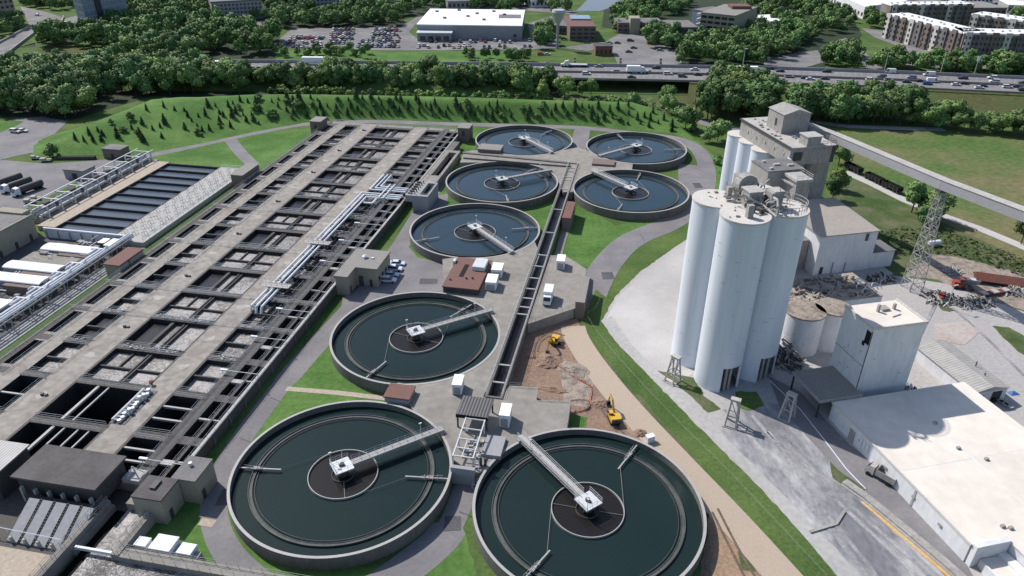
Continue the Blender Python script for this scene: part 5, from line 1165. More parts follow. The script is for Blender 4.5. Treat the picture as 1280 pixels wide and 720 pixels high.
# white barn
t = grain('barn', 'white steel-clad barn with a tan sloping roof behind the front silos', 'barn')
m = MB(); m.box(49.4, 67.4, 39.8, 61.2, -.1, 12.0); m.build('wall', 'white_wall', t)
m = MB(); m.add([(49.1,39.5,12.003),(67.7,39.5,12.003),(67.7,61.5,12.003),(49.1,61.5,12.003),(49.1,39.5,12.3),(67.7,39.5,12.3),(67.7,61.5,13.4),(49.1,61.5,13.4)], [(3,2,1,0),(4,5,6,7),(0,1,5,4),(1,2,6,5),(2,3,7,6),(3,0,4,7)]); m.build('roof', 'barn_roof', t)
m = MB(); m.box(63.6, 64.6, 39.72, 39.797, 9.4, 11.6); m.each('window', 'glass', t)
m = MB(); m.box(51.3, 52.3, 39.72, 39.797, .1, 2.4); m.each('door', 'dark_wall', t); m = MB(); m.box(55, 55.3, 39.6, 39.797, 0, 3.6); m.box(59, 59.3, 39.6, 39.797, 0, 3.2); m.each('downpipe', 'gray_wall', t)
m = MB(); m.box(67.402, 75, 40.2, 50, -.1, 5.0); a_ = m.build('side_annex', 'white_wall', t); m = MB(); m.box(67.404, 75.2, 40, 50.2, 5.002, 5.2); m.build('annex_roof', 'roof_gray', a_)
# small silos, rubble-strewn low block
silo('small_silo', 'short pale silo with a scrap-covered roof behind the right tall silo', 25.2, 8.6, 10.0, 4.6, top='rubble', body='white_wall')
silo('small_silo', 'short pale silo in shade between the scrap-covered one and the white tower block', 32.6, 8.4, 10.0, 4.0, top='rubble', body='white_wall')
t = grain('collapsed_block', 'low demolished block covered with broken timber, sheet metal and rubble', 'ruin')
m = MB(); m.box(20, 50, 13.4, 25.5, -.1, 8.2); m.build('wall', 'white_wall', t)
m = MB(); m.box(19.9, 50.1, 13.3, 25.6, 8.202, 8.4); m.build('roof', 'tan_roof', t)
m = MB(); rr = random.Random(13)
for i in range(120):
    x = rr.uniform(20.5, 49.5); y = rr.uniform(13.5, 25); s_ = rr.uniform(.15, .8); m.box(x-s_, x+s_, y-s_*.5, y+s_*.5, 8.38+.002*(i % 40), 8.45+rr.uniform(.05, .9))
m.build('rubble', 'rubble', t)
m = MB()
for i in range(80):
    x = rr.uniform(21, 48); y = rr.uniform(13.5, 24.5); a = rr.uniform(0, PI); l_ = rr.uniform(.5, 1.8); m.beam((x-l_*math.cos(a), y-l_*math.sin(a), 8.3+rr.uniform(0, .8)), (x+l_*math.cos(a), y+l_*math.sin(a), 8.4+rr.uniform(0, 1.6)), rr.uniform(.08, .22), .1)
m.build('timber', 'dust_pale', t)
m = MB()
for i in range(18): x = rr.uniform(20.5, 48); y = rr.uniform(13.5, 24); m.box(x, x+rr.uniform(.3, 1.2), y, y+rr.uniform(.3, .8), 8.401, 8.5+rr.uniform(.1, .7))
m.each('dark_scrap', 'dark_metal', t)
m = MB()
for i in range(9): p0 = (rr.uniform(44, 50), rr.uniform(13, 19), 8.4); m.path([(p0[0]+1.6*math.cos(q*.5), p0[1]+1.2*math.sin(q*.5), 8.6+1.5*math.sin(q*.4)) for q in range(7)], .12, 5)
m.each('bent_pipe', 'galvanized', t)
# heaps of twisted steel beside the right tall silo
def scrap_heap(label, x, y, rx, ry, h, n, seed, mats_=('dark_metal', 'dust_gray')):
    t = grain('scrap_heap', label, 'scrap heap', x, y); rr = random.Random(seed)
    for mi, mm in enumerate(mats_):
        m = MB()
        for i in range(n):
            a = rr.uniform(0, 2*PI); q = rr.random()**.7; px, py = q*rx*math.cos(a), q*ry*math.sin(a); hz = h*(1-q)*rr.uniform(.3, 1); b = rr.uniform(0, PI); l_ = rr.uniform(.5, 1.7)
            m.beam((px-l_*math.cos(b), py-l_*math.sin(b), max(.1, hz-rr.uniform(0, .8))), (px+l_*math.cos(b), py+l_*math.sin(b), hz+rr.uniform(0, 1.0)), rr.uniform(.08, .45), rr.uniform(.08, .4))
        m.build('scrap', mm, t)
    return t
scrap_heap('tall heap of twisted dark steel scrap right of the tall silos', 19.0, 3.5, 3.4, 4.5, 5.5, 70, 31)
scrap_heap('heap of gray wire and rubble in the yard at the foot of the lattice tower', 75.0, 20.5, 5, 3.5, 1.6, 60, 32, ('dust_pale', 'dark_metal'))
scrap_heap('long pile of pale scrap and dark pieces beyond the yard lamp', 82.5, 16.5, 6, 2.5, 1.3, 55, 33, ('dust_pale', 'dark_metal', 'dust_gray'))
scrap_heap('tangle of pale steel tubes beside the demolished block', 52.5, 17.5, 3.5, 3, 2.6, 40, 34, ('galvanized', 'dust_pale'))
scrap_heap('dark scrap strip along the yard edge left of the lattice tower', 66.0, 33.5, 6.5, 2.2, 1.0, 45, 35, ('dark_metal', 'dust_pale'))
scrap_heap('small scrap pile against the near corner of the tall white tower block', 39.0, -13.2, 2.4, 2.0, 1.6, 30, 36, ('galvanized', 'dark_metal'))
# tall white tower block
t = grain('tower_block', 'tall windowless white tower block with a parapet and scrap on its roof', 'building')
m = MB(); m.box(24.1, 36.4, -14.2, -4.9, -.1, 19.0); m.build('wall', 'white_wall', t)
m = MB(); m.box(24.0, 36.5, -14.3, -4.8, 19.002, 19.3); m.build('roof', 'white_roof', t)
m = MB(); m.box(23.95, 24.25, -14.35, -4.75, 19.302, 19.75); m.box(24.252, 36.55, -14.35, -14.05, 19.302, 19.75); m.box(36.25, 36.55, -14.048, -4.75, 19.302, 19.75); m.build('parapet', 'dusty_white', t)
m = MB(); m.box(29.2, 29.7, -8.4, -7.9, 19.3, 21.0); m.box(33.2, 33.7, -8.2, -7.7, 19.3, 20.6); m.box(30.4, 32.2, -8.4, -6.8, 19.3, 19.8); m.tube((31, -10.8, 19.4), (33.4, -10.2, 19.4), .12, 5); m.build('roof_hatch', 'dust_gray', t)
m = MB(); m.box(24.02, 24.097, -14.0, -12.6, 15.4, 18.4); m.box(24.0, 24.097, -12.9, -12.2, 14.6, 15.6); m.build('broken_opening', 'black', t)
m = MB(); rr = random.Random(41)
for i in range(6): y = rr.uniform(-13, -6); z = rr.uniform(5, 15); m.box(24.05, 24.098, y, y+rr.uniform(.15, .5), z, z+rr.uniform(.1, .35))
for i in range(3): x = rr.uniform(25, 35); z = rr.uniform(5, 15); m.box(x, x+rr.uniform(.1, .4), -14.25, -14.203, z, z+rr.uniform(.1, .4))
m.each('patch', 'dust_gray', t); m = MB(); m.box(24.03, 24.098, -14.2, -4.9, 10.2, 10.35); m.build('seam', 'dust_gray', t)
m = MB(); m.box(23.98, 24.12, -14.32, -14.2, 4.9, 19.0); m.each('downpipe', 'dark_metal', t)
t = grain('loading_canopy', 'flat gray loading canopy projecting from the foot of the white tower block', 'canopy')
m = MB(); m.box(14.2, 24.0-.002, -16.4, -6.0, 4.4, 4.8); m.build('roof', 'roof_warm', t); m = MB(); m.box(14.1, 14.198, -16.45, -5.9, 4.2, 4.95); m.box(14.198, 24, -16.5, -16.402, 4.2, 4.95); m.build('fascia', 'dust_gray', t)
m = MB(); [m.box(x-.15, x+.15, y-.15, y+.15, 0, 4.4) for x in (14.6, 19) for y in (-15.9, -6.4)]; m.box(20.5, 23.9, -15.8, -6.6, -.1, 4.398); m.each('post', 'dark_wall', t)
# warehouse
t = grain('warehouse', 'huge low warehouse with a smooth cream roof in the lower right corner', 'warehouse')
R_ = [(17.0,-16.8),(48.5,-16.8),(50.5,-90),(24.0,-90),(24.0,-54.0),(17.2,-54.0)]
m = MB(); m.prism(R_, -.1, 4.0); m.build('wall', 'white_wall', t)
m = MB(); m.prism([(16.8,-16.6),(48.7,-16.6),(50.7,-90),(23.8,-90),(23.8,-53.8-.4),(17.0,-54.2)], 4.002, 4.25); m.build('roof', 'white_roof', t)
m = MB(); m.box(32.6, 32.75, -89, -17.2, 4.251, 4.30); m.build('roof_seam', 'white_wall', t); m = MB(); m.box(17.4, 49, -37.1, -36.98, 4.251, 4.27); m.build('roof_seam', 'white_wall', t)
m = MB(); m.beam((16.85,-16.6,4.33), (17.05,-54.2,4.33), .18, .16); m.build('eave_trim', 'dusty_white', t)
m = MB(); [m.box(x, x+.7, y, y+.5, 4.25, 4.7) for x, y in ((31.5,-34.5),(34.4,-38.2),(32.4,-27.3),(25.6,-53),(24.6,-52.4))]; m.each('roof_vent', 'dust_gray', t)
m = MB()
for y in (-26.5, -34, -41.5, -48): m.box(16.93, 16.998, y-.35, y+.35, 1.9, 2.5)
m.box(16.94, 16.998, -41.6, -41.4, 0, 4.0); m.each('wall_fitting', 'dust_gray', t)
m = MB(); m.box(16.94, 16.998, -24.8, -23.2, .2, 2.9); m.each('door', 'dust_gray', t)
m = MB(); [m.box(16.92, 16.998, -29.0+i*1.0, -28.4+i*1.0, 1.6, 3.1) for i in range(3)]; m.each('notice_board', 'white_paint', t)
t = grain('loading_dock', 'walled loading dock with a cream platform at the near corner of the warehouse', 'loading dock')
m = MB(); m.box(17.3, 23.797, -55.2, -54.3, -.1, 4.6); m.box(17.3, 17.6, -63, -59.8, -.1, 3.2); m.box(22.2, 23.797, -70, -55.202, -.1, 2.2); m.box(18.4, 18.7, -64, -56.5, -.1, 2.0); m.build('wall', 'white_wall', t)
m = MB(); m.box(18.702, 22.198, -64, -55.3, -.1, 1.7); m.build('platform', 'white_roof', t)
m = MB(); m.box(18.5, 23.8, -68, -64.2, -.1, 2.6); m.build('dock_house', 'gray_wall', t); m = MB(); m.beam((21, -63, 1.8), (21.6, -60.5, 3.4), .25, .25); m.each('post', 'dust_gray', t)
# flatbed truck by the warehouse wall
p = W(*GL(1098, 597, 0)); t = thing('tipper_truck', 'small gray tipper truck parked against the warehouse wall', 'truck', (p.x, p.y, 0), GANG+math.radians(118))
m = MB(); m.box(-3.0, .4, -1.1, 1.1, 1.0, 1.15); m.box(-3.0, .4, -1.1, -1.0, 1.15, 2.3); m.box(-3.0, .4, 1.0, 1.1, 1.15, 2.3); m.box(.4, .5, -1.1, 1.1, 1.0, 2.4); m.box(-3.1, -3.0, -1.1, 1.1, 1.0, 2.2); m.build('tipper_body', 'dust_gray', t)
m = MB(); m.add([(.8,-1,.6),(2.4,-1,.6),(2.4,1,.6),(.8,1,.6),(.8,-.95,2.4),(1.7,-.9,2.4),(1.7,.9,2.4),(.8,.95,2.4),(2.35,-1,1.4),(2.35,1,1.4)], [(0,1,8,5,4),(1,2,9,8),(2,3,7,6,9),(3,0,4,7),(4,5,6,7),(8,9,6,5)]); cb = m.build('cab', 'dust_pale', t)
m = MB(); m.quad((2.36,-.85,1.48),(2.36,.85,1.48),(1.78,.8,2.3),(1.78,-.8,2.3)); m.build('windscreen', 'glass', cb)
for x in (-2.1, 1.6):
    for y in (-1.15, .85): m = MB(); m.tube((x, y, .48), (x, y+.3, .48), .48, 12); m.build('wheel', 'tyre', t)
# ribbed shed
t = grain('ribbed_shed', 'long low shed with a ribbed gray gable roof right of the white tower block', 'shed', 53.4, -10.8)
m = MB(); m.box(-4.2, 4.2, -8.6, 8.6, -.1, 3.4); m.build('wall', 'white_wall', t)
m = MB(); m.gable(-4.6, 4.6, -8.9, 8.9, 3.403, 4.5, 'y'); m.build('roof', 'ribbed_shed', t)
m = MB(); m.box(-2.6, -1.4, -8.68, -8.603, .1, 2.2); m.box(.6, 3.0, -8.68, -8.603, .1, 2.8); m.each('door', 'dark_wall', t); m = MB(); m.tube((1.4, -9.1, .7), (1.4, -8.7, .7), .6, 12); m.build('spare_tyre', 'tyre', t)
m = MB(); m.tube((2.6, -1.0, 3.9), (2.6, -1.0, 5.1), .14, 6); m.tube((1.6, -4.6, 4.0), (1.6, -4.6, 4.8), .14, 6); m.each('flue', 'dark_metal', t)
for i, (px, py) in enumerate(((1248,502),(1254,506),(1260,509))):
    q = GL(px, py, 0); t = grain('pallet_stack', ['white pallet stack by the ribbed shed, leftmost of three', 'white pallet stack by the ribbed shed, middle of three', 'white pallet stack by the ribbed shed, rightmost of three'][i], 'pallets', *q, 'pallet stacks by the ribbed shed')
    m = MB(); [m.box(-.5, .5, -.9, .9, .16*k+.02, .16*k+.13) for k in range(4)]; m.each('pallet', 'dust_pale', t)
t = grain('tarpaulin', 'crumpled blue tarpaulin on the ground at the right end of the ribbed shed', 'tarpaulin', *GL(1266,492,0))
m = MB(); m.add([(-1.2,-.8,.02),(1.3,-.9,.02),(1.2,.8,.02),(-1.1,.9,.02),(0,.1,.6),(.6,-.3,.4)], [(0,1,5,4),(1,2,5),(2,3,4,5),(3,0,4)]); m.build('sheet', 'blue_sheet', t)
# pale steel trestles along the drive
def trestle(label, px, py, rz, h):
    """leaning A-shaped stand of pale box section"""
    q = GL(px, py, 0); t = grain('steel_trestle', label, 'trestle', *q, 'pale steel trestles in the yard', rz)
    m = MB()
    for y in (-.75, .75):
        m.tube((-1.5, y*1.5, 0), (-.35, y, h), .2, 6); m.tube((1.3, y*1.5, 0), (.35, y, h), .2, 6); m.tube((-1.0, y*1.25, h*.42), (.9, y*1.25, h*.42), .12, 5); m.tube((-1.0, y*1.25, h*.42), (.5, y, h*.9), .1, 5)
    for x, z in ((-1.0, h*.42), (.9, h*.42), (-.35, h*.97), (.35, h*.97)): m.tube((x, -.95, z), (x, .95, z), .12, 5)
    m.tube((-1.0, -.94, h*.42), (-.35, .75, h*.97), .1, 5)
    m.build('frame', 'dust_pale', t); m = MB(); m.box(-.6, .6, -1.0, 1.0, h, h+.3); m.box(.5, 1.3, -.7, .7, h-.5, h-.2); m.build('cap_plate', 'dust_pale', t)
    for x in (-1.5, 1.3): m = MB(); m.box(x-.35, x+.35, -1.5, 1.5, 0, .25); m.build('footing', 'dust_gray', t)
trestle('white steel trestle on the grass beside the foot of the left silo', 841, 476, .5, 6.4)
trestle('white steel trestle on the drive in front of the nearest silo', 914, 530, .9, 6.2)
trestle('white steel trestle standing in shade below the gray canopy', 983, 522, .6, 6.0)
t = grain('hand_pipe', 'thin white pipe laid across the shaded yard toward the grass patch', 'pipe')
m = MB(); pp = [GL(*q, 0) for q in ((962,476),(1000,512),(1030,550),(1058,587),(1082,612))]; m.path([(*q, .12) for q in pp], .09, 5); m.build('pipe', 'white_paint', t)
# yard lamp, machines, rusty sheds
q = GL(1183, 386, 0); t = grain('yard_lamp', 'slim gray yard lamp on a grass island near the red machines', 'lamp post', *q)
m = MB(); m.tube((0, 0, 0), (0, 0, 7.0), .11, 6, .07); m.each('post', 'steel', t); m = MB(); m.box(-.15, 1.1, -.2, .2, 6.9, 7.1); m.build('lamp_head', 'dust_pale', t)
ground('grass_patch', [(1170,381),(1182,383),(1196,388),(1186,390),(1176,388)], 0.11, 'rough_grass')
def skid(label, px, py, rz, s=1.0):
    q = GL(px, py, 0); t = grain('loader', label, 'machine', *q, None, rz)
    m = MB(); m.box(-1.6*s, 1.2*s, -.9*s, .9*s, .5, 1.5*s); m.box(-1.5*s, -.2, -.8*s, .8*s, 1.5*s, 1.9*s); m.build('body', 'machine_red', t)
    m = MB(); m.box(-.2, 1.0*s, -.7*s, .7*s, 1.5*s, 2.7*s); m.build('cab', 'glass', t); m = MB(); m.box(-.3, 1.1*s, -.8*s, .8*s, 2.702*s, 2.8*s); m.build('cab_roof', 'machine_red', t)
    m = MB(); m.beam((.9*s, -.95*s, 1.5), (2.6*s, -.95*s, .6), .2, .3); m.beam((.9*s, .95*s, 1.5), (2.6*s, .95*s, .6), .2, .3); m.box(2.4*s, 3.1*s, -1.1*s, 1.1*s, .1, .9); m.build('bucket_arm', 'dark_metal', t)
    for x in (-.9*s, .8*s):
        for y in (-1.2*s, .85*s): m = MB(); m.tube((x, y, .5*s), (x, y+.35*s, .5*s), .5*s, 10); m.build('wheel', 'tyre', t)
skid('red loader parked beside the scrap below the lattice tower', 1175, 376, .4, .8)
skid('large red machine by the shadow at the edge of the debris field', 1198, 360, -.5, 1.1)
t = grain('rusty_shed', 'rusty collapsed sheet metal roof at the right picture edge', 'shed', *GL(1262,356,0), None, -.55)
m = MB(); m.gable(-9, 12, -2.6, 2.6, 1.2, 2.6, 'x'); m.build('roof', 'rust', t); m = MB(); [m.box(x, x+.3, y, y+.3, 0, 1.2) for x in (-8.5, 0, 11) for y in (-2.2, 2)]; m.each('post', 'dark_metal', t)
t = grain('rusty_container', 'low rust-brown sheet stack between the debris and the rusty roof', 'scrap', *GL(1243,368,0), None, .05)
m = MB(); m.box(-5, 5, -.8, .8, 0, .9); m.build('stack', 'rust', t); m = MB(); [m.box(x, x+1.6, -.9, .9, .902, 1.2) for x in (-4.6, -1, 2.6)]; m.build('sheet', 'dust_pale', t)
scrap_heap('bright heap of broken concrete below the rusty roof', *GL(1268,366,0), 3.5, 2.0, 1.2, 50, 37, ('dust_pale', 'rubble'))
scrap_heap('small yellow and gray scrap pile in the grass right of the lattice tower', *GL(1190,340,0), 2.4, 1.6, 1.0, 26, 38, ('dust_pale', 'dust_gray'))
t = grain('container', 'pale steel container lying in the weeds beyond the debris field', 'container', *GL(1212,353,0), None, -.5)
m = MB(); m.box(-2.4, 2.4, -.6, .6, 0, 1.0); m.build('body', 'dust_pale', t); m = MB(); m.box(-2.5, 2.5, -.7, .7, 1.002, 1.1); m.each('lid', 'galvanized', t)
# old rail wagons on the siding
for i, (px, py) in enumerate(((1066,214),(1092,227),(1114,238))):
    a = G(1050, 207, 0); b = G(1130, 246, 0); p = G(px, py, 0)
    t = thing('rail_wagon', ['black rail wagon, leftmost of three on the siding behind the white barn', 'black rail wagon, middle of three on the siding behind the white barn', 'black rail wagon, rightmost of three on the siding near the two trees'][i], 'rail wagon', p, math.atan2(b.y-a.y, b.x-a.x), 'rail wagons on the siding')
    m = MB(); m.box(-4, 4, -1.2, 1.2, 1.0, 1.2); m.box(-4, 4, -1.2, -1.1, 1.2, 2.5); m.box(-4, 4, 1.1, 1.2, 1.2, 2.5); m.box(-4, -3.9, -1.1, 1.1, 1.2, 2.5); m.box(3.9, 4, -1.1, 1.1, 1.2, 2.5); m.build('body', 'black', t)
    m = MB(); [m.box(-3.7+k*1.8, -3.5+k*1.8, -1.32, -1.203, 1.0, 2.5) for k in range(5)]; m.each('rib', 'dark_metal', t)
    for x in (-2.6, 2.6): m = MB(); [m.tube((x+dx, -1.0, .45), (x+dx, 1.0, .45), .45, 10) for dx in (-.8, .8)]; m.each('bogie', 'dark_metal', t)
# chain-link fence along the verge
t = thing('chain_fence', 'chain-link fence along the grass verge between the sandy path and the drive', 'fence', (0, 0, 0))
fl = [G(*q, 0) for q in curve([(752,372),(744,392),(735,404),(770,452),(840,528),(900,588),(960,652),(1030,728)], 5)]
m = MB(); m.rail([(p.x, p.y, 0.06) for p in fl], 1.8, 4.0, .016, mid=False); m.build('frame', 'rail_gray', t)
# ================================================================== GRASSY BANK WITH CONIFERS
def lerp_line(L_, x):
    for (x0, y0), (x1, y1) in zip(L_, L_[1:]):
        if x0 <= x <= x1: f = (x-x0)/(x1-x0); return y0+(y1-y0)*f
    return L_[0][1] if x < L_[0][0] else L_[-1][1]
BASE = [(40,198),(100,194),(180,193),(250,180),(320,164.5),(385,153),(470,149.5),(560,152.5),(640,154.5),(735,157.5),(800,163),(835,166),(868,176)]
RIDGE = [(40,197),(70,178),(120,155),(160,140),(190,127),(225,124),(250,124),(280,122.5),(320,120.5),(380,120.5),(440,121.5),(500,122.5),(600,125),(700,128.5),(790,130.5),(820,140),(845,157),(868,175)]
RH = [(40,0.2),(80,3),(120,5.5),(180,7.4),(220,7.8),(260,7.6),(600,7.5),(780,7),(820,5),(845,2.2),(868,0.2)]
def bank_pt(x, f):
    a = G(x, lerp_line(BASE, x), 0); h = lerp_line(RH, x); b = G(x, lerp_line(RIDGE, x), h)
    s = f*f*(3-2*f)*0.55+f*0.45
    p = a.lerp(b, f); p.z = h*s+0.02; return p
mb = MB(); xs = list(range(40, 869, 6)); NR = 8; vs = []; fs = []
for x in xs:
    rr = random.Random(x)
    for j in range(NR+1): p = bank_pt(x, j/NR); p.z += (rr.uniform(-.12, .12) if 0 < j < NR else 0); vs.append(p)
    top = bank_pt(x, 1); d = Vector((top.x, top.y, 0)).normalized()
    vs.append(top+d*5+Vector((0,0,-.3))); q = top+d*22; q.z = -0.05; vs.append(q)
M_ = NR+3
for i in range(len(xs)-1):
    for j in range(M_-1): fs.append((i*M_+j, (i+1)*M_+j, (i+1)*M_+j+1, i*M_+j+1))
mb.add(vs, fs); structure('grass_bank', mb, 'mown_grass', smooth=True)

# ================================================================== TREES
def leaf_quad(mb, c, nrm, s, rr):
    o_ = Vector(nrm).normalized()
    n = (o_+Vector((rr.uniform(-.8,.8), rr.uniform(-.8,.8), rr.uniform(-.5,.8)))).normalized()
    if n.dot(o_) < .15: n = (n+o_*.8).normalized()
    a = n.orthogonal().normalized(); b = n.cross(a); t = rr.uniform(0, PI); a, b = a*math.cos(t)+b*math.sin(t), b*math.cos(t)-a*math.sin(t)
    s1 = s*rr.uniform(.6, 1.25); s2 = s*rr.uniform(.45, .9)
    c = Vector(c); mb.add([c-a*s1, c-b*s2+a*s1*.1, c+a*s1, c+b*s2-a*s1*.2], [(0, 1, 2, 3)])
    if hasattr(mb, 'nv'): mb.nv += [tuple((o_*.75+n*.45).normalized())]*4
NRM = {}
def crown_mesh(seed, leafmat, H=12.0, R=4.8, n=1050, lobes=9, base=0.12, leaf=0.55):
    rr = random.Random(seed); mb = MB(); mb.nv = []; L_ = []
    cz = H*(base+1)/2; rz = H*(1-base)/2
    for i in range(lobes):
        a = 2*PI*i/lobes+rr.uniform(-.5, .5); q = rr.uniform(.3, .78) if i else 0; z = cz+rz*rr.uniform(-.55, .55)
        L_.append((Vector((R*q*math.cos(a), R*q*math.sin(a), z)), R*rr.uniform(.28, .58)))
    L_.append((Vector((rr.uniform(-.6, .6), rr.uniform(-.6, .6), H*.78)), R*.45)); L_.append((Vector((0, 0, cz)), R*.7))
    w = [r*r for _, r in L_]
    for i in range(n):
        c, r = rr.choices(L_, w)[0]; d = Vector((rr.gauss(0, 1), rr.gauss(0, 1), rr.gauss(.25, 1))).normalized()
        k = r*(rr.uniform(.8, 1.08)); p = c+Vector((d.x*k, d.y*k, d.z*k*.9))
        if p.z < H*base*.6: continue
        leaf_quad(mb, p, d, leaf, rr)
    # shaded inner mass so that the crown is not see-through everywhere
    for c, r in L_: 
        m2 = 7
        vs = [c+Vector((r*.72*math.cos(2*PI*i/m2)*math.sin(PI*j/4), r*.72*math.sin(2*PI*i/m2)*math.sin(PI*j/4), r*.65*math.cos(PI*j/4))) for j in (1, 2, 3) for i in range(m2)]+[c+Vector((0,0,r*.65)), c-Vector((0,0,r*.65))]
        fs = [(j*m2+i, (j+1)*m2+i, (j+1)*m2+(i+1) % m2, j*m2+(i+1) % m2) for j in (0, 1) for i in range(m2)]+[(m2*3, i, (i+1) % m2) for i in range(m2)]+[(m2*3+1, 2*m2+(i+1) % m2, 2*m2+i) for i in range(m2)]
        mb.cur = 1; mb.add(vs, fs); mb.cur = 0; mb.nv += [tuple((v-c).normalized()) for v in vs]
    me = mb.mesh('crown', [leafmat, leafmat], True); me.normals_split_custom_set_from_vertices(mb.nv); NRM[me.name] = mb.nv; return me
def trunk_mesh(seed, H=12.0, R=4.8):
    rr = random.Random(seed); mb = MB(); mb.tube((0, 0, -.2), (0.1, 0, H*.35), .26, 7, .19, cap=False)
    for i in range(5): a = 2*PI*i/5+rr.uniform(-.4, .4); mb.tube((.1, 0, H*.3), (R*.5*math.cos(a), R*.5*math.sin(a), H*rr.uniform(.5, .75)), .13, 5, .04, cap=False)
    mb.tube((.1, 0, H*.33), (0, 0, H*.85), .17, 6, .04, cap=False); return mb.mesh('trunk', 'bark')
def conifer_mesh(seed):
    rr = random.Random(seed); mb = MB(); H = 4.2
    for i in range(230):
        f = rr.random()**1.25; z = .35+(H-.35)*f; r = 1.15*(1-f)**.85+.05; a = rr.uniform(0, 2*PI); k = r*rr.uniform(.5, 1.08)
        leaf_quad(mb, (k*math.cos(a), k*math.sin(a), z), (math.cos(a), math.sin(a), .35), .27, rr)
    mb.cur = 1; mb.cyl(0, 0, .25, H*.92, .82, 8, .05); mb.cur = 0
    return mb.mesh('crown', ['needles', 'needles'])
TR = {}
def tree_proto(kind):
    if kind not in TR:
        if kind == 'conifer': m = MB(); m.tube((0,0,-.2), (0,0,1.2), .09, 5); TR[kind] = (conifer_mesh(71), m.mesh('trunk', 'bark'))
        elif kind == 'conifer2': m = MB(); m.tube((0,0,-.2), (0,0,1.2), .09, 5); TR[kind] = (conifer_mesh(72), m.mesh('trunk', 'bark'))
        elif kind.startswith('bush'): m = MB(); m.tube((0,0,-.1), (0,0,1.0), .08, 5); TR[kind] = (crown_mesh(90+int(kind[-1]), 'leaves_light' if kind[-1] != '3' else 'leaves_mid', 3.4, 1.9, 240, 6, .02, .36), m.mesh('trunk', 'bark'))
        else:
            s = int(kind[-1]); mt = {'d': 'leaves_dark', 'm': 'leaves_mid', 'l': 'leaves_light'}[kind[0]]
            H_, R_ = [(12, 5.2), (13, 4.6), (11, 5.6), (14, 4.9)][s % 4]
            TR[kind] = (crown_mesh(100+s+ord(kind[0]), mt, H_, R_, 1050, 9+s % 3), trunk_mesh(50+s, H_, R_))
    return TR[kind]
NT = [0]
PENDING = []
def tree(p, kind, sc, label, group=None, name='tree', cat='tree', squash=1.0, final=False):
    cm, tm = tree_proto(kind); NT[0] += 1
    if cat == 'tree' and not final: PENDING.append((Vector(p), kind, sc, label, group, squash)); return None
    t = bpy.data.objects.new(name, None); C.objects.link(t); t.location = p; t.rotation_euler = (0, 0, rnd.uniform(0, 6.28)); t.scale = (sc*squash, sc*squash, sc); tag(t, label, cat, group)
    for nm, me in (('crown', cm), ('trunk', tm)):
        o = bpy.data.objects.new(nm, me); C.objects.link(o); o.parent = t
    return t
# conifers on the bank
rc = random.Random(17); placed = []
def bank_region(x):
    return ('leftmost slope of the grassy bank above the lane' if x < 145 else 'left part of the grassy bank' if x < 300 else 'middle of the grassy bank behind the aeration basins' if x < 520 else 'grassy bank behind the farthest round tank' if x < 690 else 'right end of the grassy bank')
spots = []
for x0, x1, n, f0, f1 in ((92,130,7,.3,.8),(138,262,26,.22,.84),(255,330,24,.2,.9),(330,440,30,.25,.95),(440,530,22,.25,.95),(530,640,24,.2,.75),(640,740,16,.25,.9),(735,840,22,.22,.92)):
    k = 0; tries = 0
    while k < n and tries < 4000:
        tries += 1; x = rc.uniform(x0, x1); f = rc.uniform(f0, f1); p = bank_pt(x, f)
        if all((p-q).length > 2.9 for q in spots): spots.append(p); k += 1; tree(p, rc.choice(['conifer', 'conifer2', 'conifer', 'conifer2', 'bush3']), rc.choice([rc.uniform(.35, .6), rc.uniform(.6, 1.1), rc.uniform(.5, .9)]), 'small dark evergreen planted on the '+bank_region(x), 'evergreens planted on the '+bank_region(x), 'conifer', 'conifer', rc.uniform(.9, 1.5))
# woods and belts: surveyed outlines filled with single trees
def inside(pt, poly):
    x, y = pt; c = False; j = len(poly)-1
    for i in range(len(poly)):
        xi, yi = poly[i]; xj, yj = poly[j]
        if (yi > y) != (yj > y) and x < (xj-xi)*(y-yi)/(yj-yi)+xi: c = not c
        j = i
    return c
def wood(poly, n, label, group, kinds, s0, s1, dmin, seed, z=0.0, name='tree', cat='tree'):
    rr = random.Random(seed); W_ = [G(x, y, z) for x, y in poly]; pp = [(p.x, p.y) for p in W_]
    x0, x1 = min(p[0] for p in pp), max(p[0] for p in pp); y0, y1 = min(p[1] for p in pp), max(p[1] for p in pp); out = []; tries = 0
    while len(out) < n and tries < n*60:
        tries += 1; q = (rr.uniform(x0, x1), rr.uniform(y0, y1))
        if inside(q, pp) and all((q[0]-a)**2+(q[1]-b)**2 > dmin*dmin for a, b in out):
            out.append(q); tree((q[0], q[1], z), rr.choice(kinds), rr.uniform(s0, s1), label, group, name, cat, rr.uniform(.9, 1.15))
DK = ['d0', 'd1', 'm2', 'd3', 'l0']; MX = ['d1', 'm0', 'm1', 'd2', 'm3', 'l2']; LT = ['m0', 'l1', 'm2', 'l3']
wood([(290,122),(345,113),(480,114),(600,115),(690,118),(690,108),(600,105),(430,104),(300,104)], 62, 'tall dark tree in the belt between the grassy bank and the highway', 'trees in the belt behind the bank', MX, .85, 1.2, 4.6, 1)
wood([(432,122),(690,127),(690,123),(432,118.5)], 34, 'small round pale bush in the row along the foot of the tree belt', 'bushes in front of the tree belt', ['bush1', 'bush2', 'bush3'], .8, 1.25, 3.2, 2, name='bush', cat='bush')
wood([(335,120),(432,122),(432,118),(335,115)], 14, 'small bright bush behind the left part of the bank', 'bushes behind the left bank', ['bush1', 'bush2'], .9, 1.5, 3.2, 3, name='bush', cat='bush')
wood([(20,140),(90,150),(140,130),(190,118),(280,126),(300,106),(240,96),(150,92),(60,104),(20,120)], 84, 'large dark tree in the wood left of the grassy bank', 'trees in the left wood', DK+['m1'], .95, 1.4, 4.2, 4)
